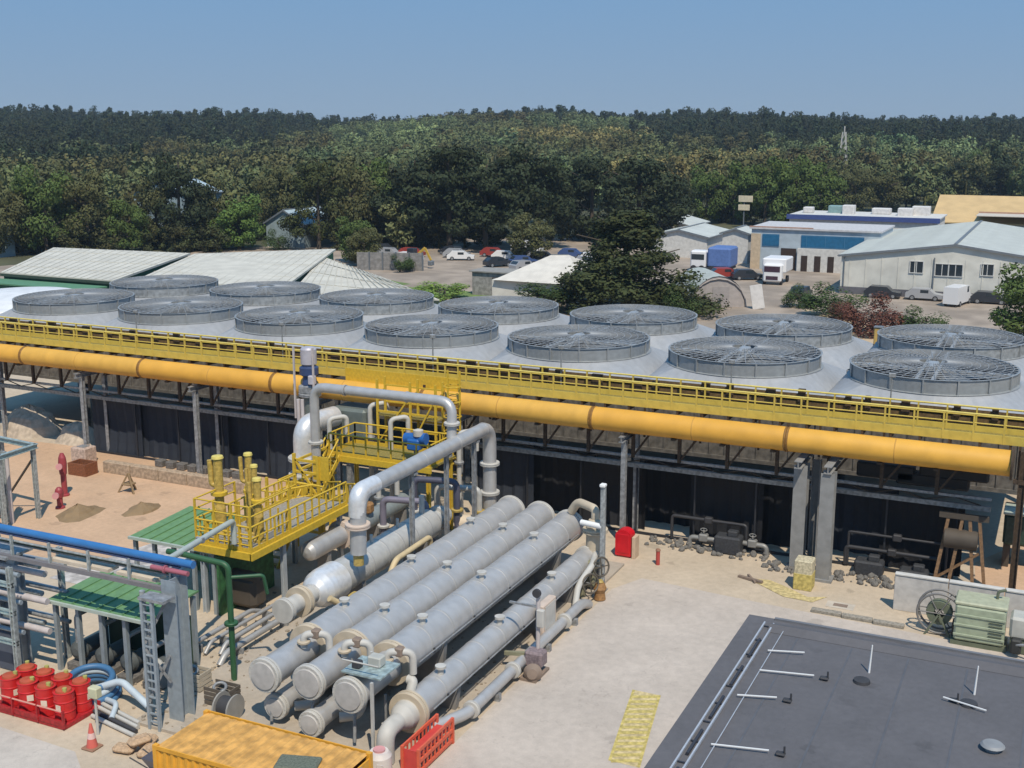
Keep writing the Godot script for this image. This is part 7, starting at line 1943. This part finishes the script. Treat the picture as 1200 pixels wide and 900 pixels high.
	part(sb, "cap", Geo.new().cham(Vector3(-10.95, 7.65, -79.5), Vector3(0.6, 0.1, 0.6), 0.03), trim)
	# long pale sheds at the far side
	var chalk := mk("chalk_roof", c3(0.59, 0.565, 0.49), 0.75, 0.0, "soft", 0.05)
	var lr := [[[-118.5, -112.5], [-106.5, -93.3], [-90.5, -93.6], [-98.5, -115.2], "long chalk white sheet roofed shed with a green wall", 4.9],
		[[-98.2, -115.6], [-90.0, -97.0], [-71.5, -97.0], [-86.3, -129.0], "second chalk white sheet roofed shed beside the tree belt", 4.7],
		[[-84.5, -123.5], [-70.8, -97.6], [-55.2, -100.2], [-67.5, -109.5], "lower chalk white lean-to roof ending at the grass patch", 4.2]]
	for e in lr:
		var sd := thing("long_shed", e[4], "shed", Vector3((e[1][0] + e[2][0]) * 0.5, 0, (e[1][1] + e[3][1]) * 0.5), "chalk white sheds behind the condenser")
		var pg := [Vector2(e[0][0], e[0][1]), Vector2(e[1][0], e[1][1]), Vector2(e[2][0], e[2][1]), Vector2(e[3][0], e[3][1])]
		var hy: float = e[5]
		var hs := [hy + 0.5, hy, hy - 0.1, hy + 0.4]
		var top := Geo.new()
		var wl := Geo.new()
		var P := []
		for i in 4:
			P.append(Vector3(pg[i].x, hs[i], pg[i].y))
		top.quad(P[0], P[1], P[2], P[3])
		for i in 4:
			var A: Vector3 = P[i]
			var B: Vector3 = P[(i + 1) % 4]
			top.quad(A, B, B - Vector3(0, 0.22, 0), A - Vector3(0, 0.22, 0))
			var ctr: Vector3 = (P[0] + P[1] + P[2] + P[3]) * 0.25
			var A2 := A.lerp(Vector3(ctr.x, A.y, ctr.z), 0.03)
			var B2 := B.lerp(Vector3(ctr.x, B.y, ctr.z), 0.03)
			wl.quad(Vector3(A2.x, 0, A2.z), Vector3(B2.x, 0, B2.z), B2 - Vector3(0, 0.2, 0), A2 - Vector3(0, 0.2, 0))
		part(sd, "wall", wl, mk("shed_green", c3(0.06, 0.17, 0.085), 0.8, 0.0, "soft", 0.1))
		var rf := part(sd, "roof", top, chalk)
		for k in 16:
			var u := (k + 0.5) / 16.0
			var a: Vector3 = P[1].lerp(P[2], u)
			var b2: Vector3 = P[0].lerp(P[3], u)
			part(rf, "sheet_lap", Geo.new().bar(a + Vector3(0, 0.03, 0), b2 + Vector3(0, 0.02, 0), 0.10, 0.045), mk("lap", c3(0.55, 0.53, 0.46), 0.8))
		for k in 3:
			var v := (k + 0.6) / 3.4
			var a: Vector3 = P[0].lerp(P[1], v)
			var b2: Vector3 = P[3].lerp(P[2], v)
			part(rf, "cross_lap", Geo.new().bar(a + Vector3(0, 0.02, 0), b2 + Vector3(0, 0.02, 0), 0.14, 0.06), mk("lap", c3(0.4, 0.39, 0.34)))
		part(rf, "fascia", Geo.new().bar(P[1] - Vector3(0, 0.28, -0.06), P[2] - Vector3(0, 0.28, -0.06), 0.1, 0.3), mk("fascia_dark", c3(0.035, 0.06, 0.045), 0.8))
	var gw := thing("green_wall", "green sheet clad side building under the chalk white roof's eave", "building", Vector3(-103, 0, -89))
	part(gw, "wall", Geo.new().span(Vector3(-125, 0, -93), Vector3(-91, 4.1, -90)), mk("shed_green", c3(0.06, 0.17, 0.085)))
	part(gw, "roof", Geo.new().span(Vector3(-125.2, 4.1, -93), Vector3(-90.8, 4.25, -89.8)), mk("roof_green", c3(0.10, 0.24, 0.13), 0.7))
	for k in 12:
		part(gw, "rib", Geo.new().span(Vector3(-124 + k * 2.8, 0.1, -89.99), Vector3(-123.9 + k * 2.8, 4.0, -89.93)), mk("roof_green", c3(0.1, 0.24, 0.13)))
	var wt := thing("white_tank", "round white membrane tank cover at the far end of the fans", "tank", Vector3(-104, 0, -90))
	part(wt, "cover", Geo.new().lathe(Vector3(-92, 1.0, -82.8), Vector3.UP, [Vector2(8.2, 0), Vector2(8.2, 2.4), Vector2(7.6, 3.0), Vector2(5.0, 3.7), Vector2(2.0, 4.0), Vector2(0, 4.05)], 40), mk("membrane_white", c3(0.72, 0.73, 0.74), 0.5, 0.0, "soft", 0.1))
	part(wt, "base_ring", Geo.new().lathe(Vector3(-92, 0, -82.8), Vector3.UP, [Vector2(8.4, 0), Vector2(8.4, 1.0), Vector2(8.2, 1.02)], 40), mk("block_grey", c3(0.34, 0.33, 0.31)))
	# buildings glimpsed between the trees
	for e in [[-163.0, -150.5, -186, -175.5, 8.4, 10.6, "white roofed house half hidden in the tree belt"], [-128.5, -120.5, -181, -170.5, 4.2, 6.4, "pale blue glasshouse showing between the trees"], [-163.0, -156.0, -140, -133.5, 4.2, 5.4, "pale blue roofed house at the edge of the tree belt"]]:
		var hs2 := thing("house", e[6], "house", Vector3((e[0] + e[1]) * 0.5, 0, (e[2] + e[3]) * 0.5), "roofs among the trees")
		shed(hs2, e[0], e[1], e[2], e[3], e[4], e[5], mk("glass_wall", c3(0.30, 0.38, 0.41), 0.4), mk("roof_ice", c3(0.40, 0.50, 0.56), 0.5, 0.0, "soft", 0.1), trim)
	# lattice mast
	var ms := thing("lattice_mast", "pale lattice mast rising out of the distant forest", "mast", spot(425, 117))
	var base := spot(425, 117)
	var mg := mk("mast_pale", c3(0.50, 0.48, 0.44), 0.6)
	for k in 4:
		var sx := -1.0 if k % 2 == 0 else 1.0
		var sz := -1.0 if k < 2 else 1.0
		part(ms, "leg", Geo.new().bar(base + Vector3(sx * 1.6, 0, sz * 1.6), base + Vector3(sx * 0.5, 16.5, sz * 0.5), 0.35, 0.35), mg)
	var br := Geo.new()
	for k in 7:
		var y0 := k * 2.35
		var r0 := lerpf(1.6, 0.5, y0 / 16.5)
		var r1 := lerpf(1.6, 0.5, minf(y0 + 2.4, 16.5) / 16.5)
		for s2 in [-1.0, 1.0]:
			br.bar(base + Vector3(-r0, y0, s2 * r0), base + Vector3(r1, y0 + 2.4, s2 * r1), 0.2, 0.2)
			br.bar(base + Vector3(s2 * r0, y0, -r0), base + Vector3(s2 * r1, y0 + 2.4, r1), 0.2, 0.2)
	part(ms, "lattice", br, mg)
	part(ms, "antenna", Geo.new().tube(base + Vector3(0, 16, 0), base + Vector3(0, 18.6, 0), 0.25, -1, 8), mg)

# ------------------------------------------------------------------ trees
const TREES := [
	["O", -156.6, -139.2, 13.0, 10.4, "thin olive broadleaf tree at the very end of the belt behind the white tank"],
	["B", -153.0, -143.8, 15.0, 12.0, "wide green broadleaf tree over the green walled shed"],
	["O", -148.7, -148.9, 14.1, 10.7, "olive broadleaf tree behind the middle of the green walled shed's roof"],
	["B", -142.9, -151.7, 9.3, 8.6, "lower green broadleaf tree before the white roofed house"],
	["O", -142.3, -158.3, 12.6, 8.1, "slim olive tree touching the dark narrow conifer"],
	["D", -138.6, -160.0, 17.4, 13.0, "dark narrow conifer standing above its neighbours in the belt"],
	["O", -135.6, -164.7, 12.5, 9.7, "olive tree between the dark narrow conifer and bright green tree"],
	["G", -129.7, -164.2, 9.6, 11.0, "bright green low broadleaf tree before the glasshouse"],
	["O", -134.5, -182.0, 14.0, 9.7, "olive tree rising behind the glasshouse gap"],
	["G", -125.8, -176.2, 5.2, 6.9, "small bright green tree in the glasshouse gap"],
	["P", -117.2, -170.1, 15.5, 14.0, "brownish loose pine beside the glasshouse gap"],
	["O", -113.8, -175.0, 15.7, 11.2, "tall olive tree next to the brownish pine"],
	["B", -113.2, -184.0, 16.2, 13.1, "round green tree at the corner of the dirt yard"],
	["D", -103.8, -180.7, 17.6, 18.5, "first dark pine over the dirt yard, by the round green tree"],
	["D", -97.0, -180.0, 18.2, 18.5, "second dark pine in the row over the dirt yard"],
	["D", -90.5, -181.0, 17.0, 17.0, "third dark pine in the row over the dirt yard"],
	["D", -86.0, -187.5, 19.0, 18.5, "last and tallest dark pine over the dirt yard, by the white vans"],
	["B", -103.9, -238.1, 13.2, 11.2, "green tree seen through the gap between dark pines"],
	["D", -80.5, -204.5, 16.4, 16.0, "broad dark pine rising straight behind the cream hipped tent"],
	["D", -71.0, -203.7, 16.2, 20.0, "widest dark crown, spreading above the great front pine"],
	["D", -73.9, -232.8, 11.1, 10.4, "dark tree at the outer edge of the widest crown"],
	["W", -45.2, -126.0, 12.2, 23.5, "great spreading olive green pine standing alone before all others"],
	["B", -72.6, -252.9, 12.8, 10.3, "green broadleaf tree, first of the clump behind the cream sign"],
	["B", -67.2, -255.5, 14.5, 11.2, "green broadleaf tree rising right behind the cream sign"],
	["B", -59.5, -251.5, 15.5, 13.1, "tallest broadleaf tree of the clump behind the workshop"],
	["B", -55.1, -261.2, 15.0, 12.7, "broadleaf tree of the clump above the workshop's roof"],
	["B", -50.3, -268.8, 13.8, 11.0, "last broadleaf tree of the clump, toward the lattice mast"],
	["O", -71.8, -264.1, 5.7, 9.7, "low olive bush tree below the green clump"],
	["D", -58.6, -257.0, 7.5, 11.1, "low dark tree in shade behind the workshop"],
	["O", -48.7, -299.3, 11.3, 10.9, "olive tree straight below the lattice mast"],
	["O", -43.2, -308.6, 10.9, 12.8, "olive tree behind the white store's roof units"],
	["D", -39.0, -317.5, 9.8, 10.9, "dark tree beside the yellow roofed hall"],
	["D", -35.4, -341.9, 11.4, 15.1, "dark tree over the gable of the yellow roofed hall"],
	["D", -28.4, -362.1, 11.5, 15.8, "dark tree behind the middle of the yellow roof"],
	["D", -19.6, -366.3, 11.0, 15.8, "dark tree behind the far part of the yellow roof"],
	["B", -12.0, -361.2, 11.7, 14.2, "green tree at the outer end of the yellow roof"],
	["B", -27.6, -401.5, 13.1, 13.4, "green tree standing behind the dark row over the yellow roof"],
	["O", -79.0, -249.9, 8.6, 8.4, "low olive tree in the gap before the tan hillside"],
	["S", -23.2, -133.0, 3.6, 9.0, "dark green shrub before the warehouse corner"],
	["S", -28.0, -137.5, 2.6, 5.0, "small dark shrub by the car before the warehouse"],
	["R", -17.4, -121.5, 4.0, 8.0, "reddish brown shrub behind the end of the fans"],
	["B", -2.6, -122.5, 7.8, 9.5, "big leafy tree covering the corner of the warehouse"],
	["S", -53.3, -122.0, 3.0, 10.0, "bright green bush in front of the cream hipped tent"],
	["L", -67.9, -124.6, 2.2, 10.5, "low light green bush on the grass by the grey hut"],
	["L", -84.3, -125.8, 2.0, 7.5, "low light green bush at the end of the chalk white roof"],
	["O", -96.5, -152.0, 6.0, 6.5, "low olive tree at the near end of the slatted yard wall"],
	["B", -101.0, -156.5, 7.5, 8.0, "round green tree behind the slatted yard wall"],
	["S", -88.0, -148.0, 2.4, 5.0, "dark bush at the digger's end of the slatted yard wall"],
	["O", -76.0, -168.0, 8.0, 8.5, "olive tree standing among the parked cars"],
	["O", -130.6, -166.5, 6.5, 6.5, "low olive tree hiding one corner of the glasshouse"],
	["S", -123.2, -166.8, 3.4, 6.0, "dark bush in front of the glasshouse"],
	["S", -37.7, -123.4, 4.1, 4.7, "green bush at the foot of the great front pine"],
	["S", -12.5, -124.0, 2.8, 7.0, "olive scrub bush before the white van"],
	["R", -20.8, -124.5, 2.6, 5.0, "smaller reddish shrub beside the tan track"],
]

# where houses and yards keep the woods away: distance, across, reach
# groves of lighter trees on the slope: distance, across, half depth, half width, tan or green
const GROVES := [[345.0, 42.0, 32.0, 17.0, 1], [430.0, 118.0, 34.0, 34.0, 0], [455.0, 185.0, 24.0, 26.0, 0], [520.0, 30.0, 40.0, 30.0, 1], [560.0, -62.0, 44.0, 26.0, 0], [400.0, 78.0, 16.0, 18.0, 1], [640.0, 40.0, 40.0, 38.0, 0], [600.0, -125.0, 34.0, 24.0, 0]]

func grove(d: float, l: float) -> int:
	for c in GROVES:
		var wob: float = 1.0 + 0.22 * sin(d * 0.09 + c[1]) + 0.18 * sin(l * 0.13)
		if pow((d - c[0]) / c[2], 2.0) + pow((l - c[1]) / c[3], 2.0) < wob:
			return c[4]
	return -1

const HOUSES := [Vector3(425, 117, 9), Vector3(404, 111, 9), Vector3(384, 106, 8), Vector3(228, -64, 13), Vector3(210, -40, 14), Vector3(185, -80, 12), Vector3(205, 22, 30)]

func build_trees() -> void:
	var tone := {
		"B": leaf_mat("leaf_green", c3(0.085, 0.125, 0.034)), "O": leaf_mat("leaf_olive", c3(0.098, 0.102, 0.042)), "D": leaf_mat("leaf_dark", c3(0.034, 0.046, 0.021)),
		"W": leaf_mat("leaf_front_pine", c3(0.052, 0.064, 0.024)), "P": leaf_mat("leaf_pine", c3(0.055, 0.066, 0.022)), "G": leaf_mat("leaf_bright", c3(0.10, 0.165, 0.04)), "S": leaf_mat("leaf_shrub", c3(0.06, 0.095, 0.03)),
		"R": leaf_mat("leaf_red", c3(0.13, 0.055, 0.04)), "L": leaf_mat("leaf_light", c3(0.18, 0.28, 0.06))}
	var shape := {"B": "B", "O": "B", "D": "D", "P": "P", "W": "W", "G": "B", "S": "S", "R": "S", "L": "S"}
	var called := {"B": "broadleaf_tree", "O": "broadleaf_tree", "D": "pine_tree", "P": "pine_tree", "W": "pine_tree", "G": "broadleaf_tree", "S": "shrub", "R": "shrub", "L": "shrub"}
	for e in TREES:
		var lab: String = e[5]
		var grp := "trees in the belt and clumps beyond the condenser"
		tree(called[e[0]], shape[e[0]], Vector3(e[1], land_at(e[1], e[2]), e[2]), e[3], e[4], tone[e[0]], lab, "shrub" if called[e[0]] == "shrub" else "tree", grp)
	# bushes and saplings at the foot of the belt
	var us := MultiMesh.new()
	us.transform_format = MultiMesh.TRANSFORM_3D
	us.use_colors = true
	us.mesh = far_crown("B").mesh()
	var at := []
	rng.seed = 17
	for k in 420:
		var u := rng.randf()
		var p := Vector2(-165, -135).lerp(Vector2(-92, -190), u) + HEAD * rng.randf_range(-4.0, 22.0)
		var keep := true
		for h in HOUSES:
			if Vector2(p.dot(HEAD) - h.x, p.dot(SIDE) - h.y).length() < h.z * 0.8:
				keep = false
		if keep:
			at.append(p)
	for k in 60:
		at.append(Vector2(-80, -252).lerp(Vector2(-44, -268), rng.randf()) + HEAD * rng.randf_range(-3.0, 10.0))
	for k in 50:
		at.append(Vector2(-88, -200).lerp(Vector2(-66, -212), rng.randf()) + HEAD * rng.randf_range(0.0, 12.0))
	us.instance_count = at.size()
	for i in at.size():
		var h := rng.randf_range(1.5, 5.0)
		var w := h * rng.randf_range(1.0, 1.5)
		us.set_instance_transform(i, Transform3D(Basis.from_euler(Vector3(0, rng.randf() * TAU, 0)) * Basis.from_scale(Vector3(w, h, w)), Vector3(at[i].x, -0.3, at[i].y)))
		var t := rng.randf_range(0.6, 1.3)
		us.set_instance_color(i, Color(t * rng.randf_range(0.95, 1.25), t, t))
	var uo := MultiMeshInstance3D.new()
	uo.name = "undergrowth"
	uo.multimesh = us
	uo.material_override = leaf_mat("leaf_under", c3(0.052, 0.064, 0.025))
	add_child(uo)
	tag(uo, "low bushes and saplings filling the foot of the tree belt", "undergrowth", "", "stuff")
	# the forest on the hill
	var kinds := [["T", c3(0.034, 0.047, 0.022), "dark conifer forest covering the ridge"], ["B", c3(0.115, 0.130, 0.054), "lighter mixed wood on the slopes below the ridge"]]
	for kv in 6:
		var ki := kv / 3
		var mesh := far_crown(kinds[ki][0], kv % 3).mesh()
		var mm := MultiMesh.new()
		mm.transform_format = MultiMesh.TRANSFORM_3D
		mm.use_colors = true
		mm.mesh = mesh
		var xs := []
		rng.seed = 71 + ki
		var count := 0
		var fn := FastNoiseLite.new()
		fn.seed = 3
		fn.frequency = 0.006
		var d := 205.0
		while d < 900.0:
			var half := d * 0.46 + 30.0
			var l := -half
			while l < half:
				var dd := d + rng.randf_range(-3.5, 3.5)
				var ll := l + rng.randf_range(-3.5, 3.5)
				var k := fn.get_noise_2d(dd * 1.6, ll)
				# the middle of the slope is mixed wood up to the crest, both ends turn dark higher up
				var mid := smoothstep(-0.24, -0.12, ll / dd) * (1.0 - smoothstep(0.06, 0.12, ll / dd))
				var edge := lerpf(465.0 if ll < 0.0 else 490.0, 775.0, mid) + k * 130.0
				var dark := 1.0 if dd > edge or k > 0.42 else -1.0
				var meadow := dd > 515.0 and dd < 665.0 and ll > -155.0 and ll < -8.0 and k > 0.12
				var near := dd < 300.0 and (ll > -0.02 * dd or ki == 0)
				if dd < 262.0 and rng.randf() < 0.35:
					near = true
				for h in HOUSES:
					if Vector2(dd - h.x, ll - h.y).length() < h.z:
						near = true
				if dd > 300.0 and dd < 340.0 and ll > 40.0 and rng.randf() < 0.5:
					near = true
				if (dark > 0.0 and dd > 300.0 and grove(dd, ll) < 0) == (ki == 0) and not meadow and not near and (ki == 0 or rng.randf() < 0.62):
					count += 1
					if (count * 7 + int(dd) * 3 + int(absf(ll))) % 3 == kv % 3:
						xs.append([dd, ll])
				l += 6.6
			d += 6.6
		mm.instance_count = xs.size()
		for i in xs.size():
			var p := spot(xs[i][0], xs[i][1])
			var h := (rng.randf_range(8.0, 13.5) + (3.5 if rng.randf() < 0.12 else 0.0)) if ki == 0 else rng.randf_range(7.0, 13.5)
			var w := h * (rng.randf_range(0.6, 1.0) if ki == 0 else rng.randf_range(0.8, 1.15))
			mm.set_instance_transform(i, Transform3D(Basis.from_euler(Vector3(0, rng.randf() * TAU, 0)) * Basis.from_scale(Vector3(w, h, w)), p))
			var t := rng.randf_range(0.75, 1.25)
			var warm := rng.randf_range(-0.12, 0.2)
			if ki == 1:
				var q2 := fn.get_noise_2d(xs[i][1] * 2.2 + 400.0, xs[i][0] * 1.4)
				warm = 0.04 - q2 * 0.5
				t *= 1.0 + q2 * 0.7
				match grove(xs[i][0], xs[i][1]):
					0:
						t *= 1.55
						warm = -0.12
					1:
						t *= 1.5
						warm = 0.3
				var gl: float = xs[i][1] / xs[i][0]
				if gl > -0.15 and gl < -0.06 and xs[i][0] > 430.0 and xs[i][0] < 680.0:
					t *= 1.35
					warm = -0.1
			mm.set_instance_color(i, Color(t * (1.0 + warm), t, t * (1.0 - warm * 0.3)))
		var o := MultiMeshInstance3D.new()
		o.name = numbered("conifer_forest" if ki == 0 else "mixed_woods")
		o.multimesh = mm
		o.material_override = leaf_mat("far_leaf_%d" % ki, kinds[ki][1])
		add_child(o)
		tag(o, kinds[ki][2] + [", the straight pointed trees", ", the broad topped trees", ", the ragged leaning trees"][kv % 3], "forest", "woods on the hill", "stuff")

func far_crown(kind: String, sd := 0) -> Geo:
	rng.seed = 5 + kind.unicode_at(0) + sd * 131
	var g := Geo.new()
	g.tinted = true
	var n := 9
	for i in n:
		var u := float(i) / (n - 1)
		var a := rng.randf() * TAU
		var y := lerpf(0.25, 0.92, u)
		var reach := (lerpf(0.28, [0.03, 0.16, 0.10][sd], u) if kind == "T" else 0.32 * sqrt(maxf(0.1, 1.0 - pow((y - 0.55) / 0.5, 2.0)))) * rng.randf_range(0.4, 1.0)
		var r := lerpf(0.25, [0.11, 0.19, 0.14][sd], u) if kind == "T" else rng.randf_range(0.16, 0.24)
		var t := rng.randf_range(0.75, 1.2)
		leaf_cloud(g, Vector3(cos(a) * reach, y, sin(a) * reach), Vector3(r, r * 0.7, r), 58, 0.05, Color(t, t, t), 0.4)
	g.col = Color(0.8, 0.7, 0.6)
	g.tube(Vector3.ZERO, Vector3(0, 0.6, 0), 0.03, 0.015, 5, false)
	return g
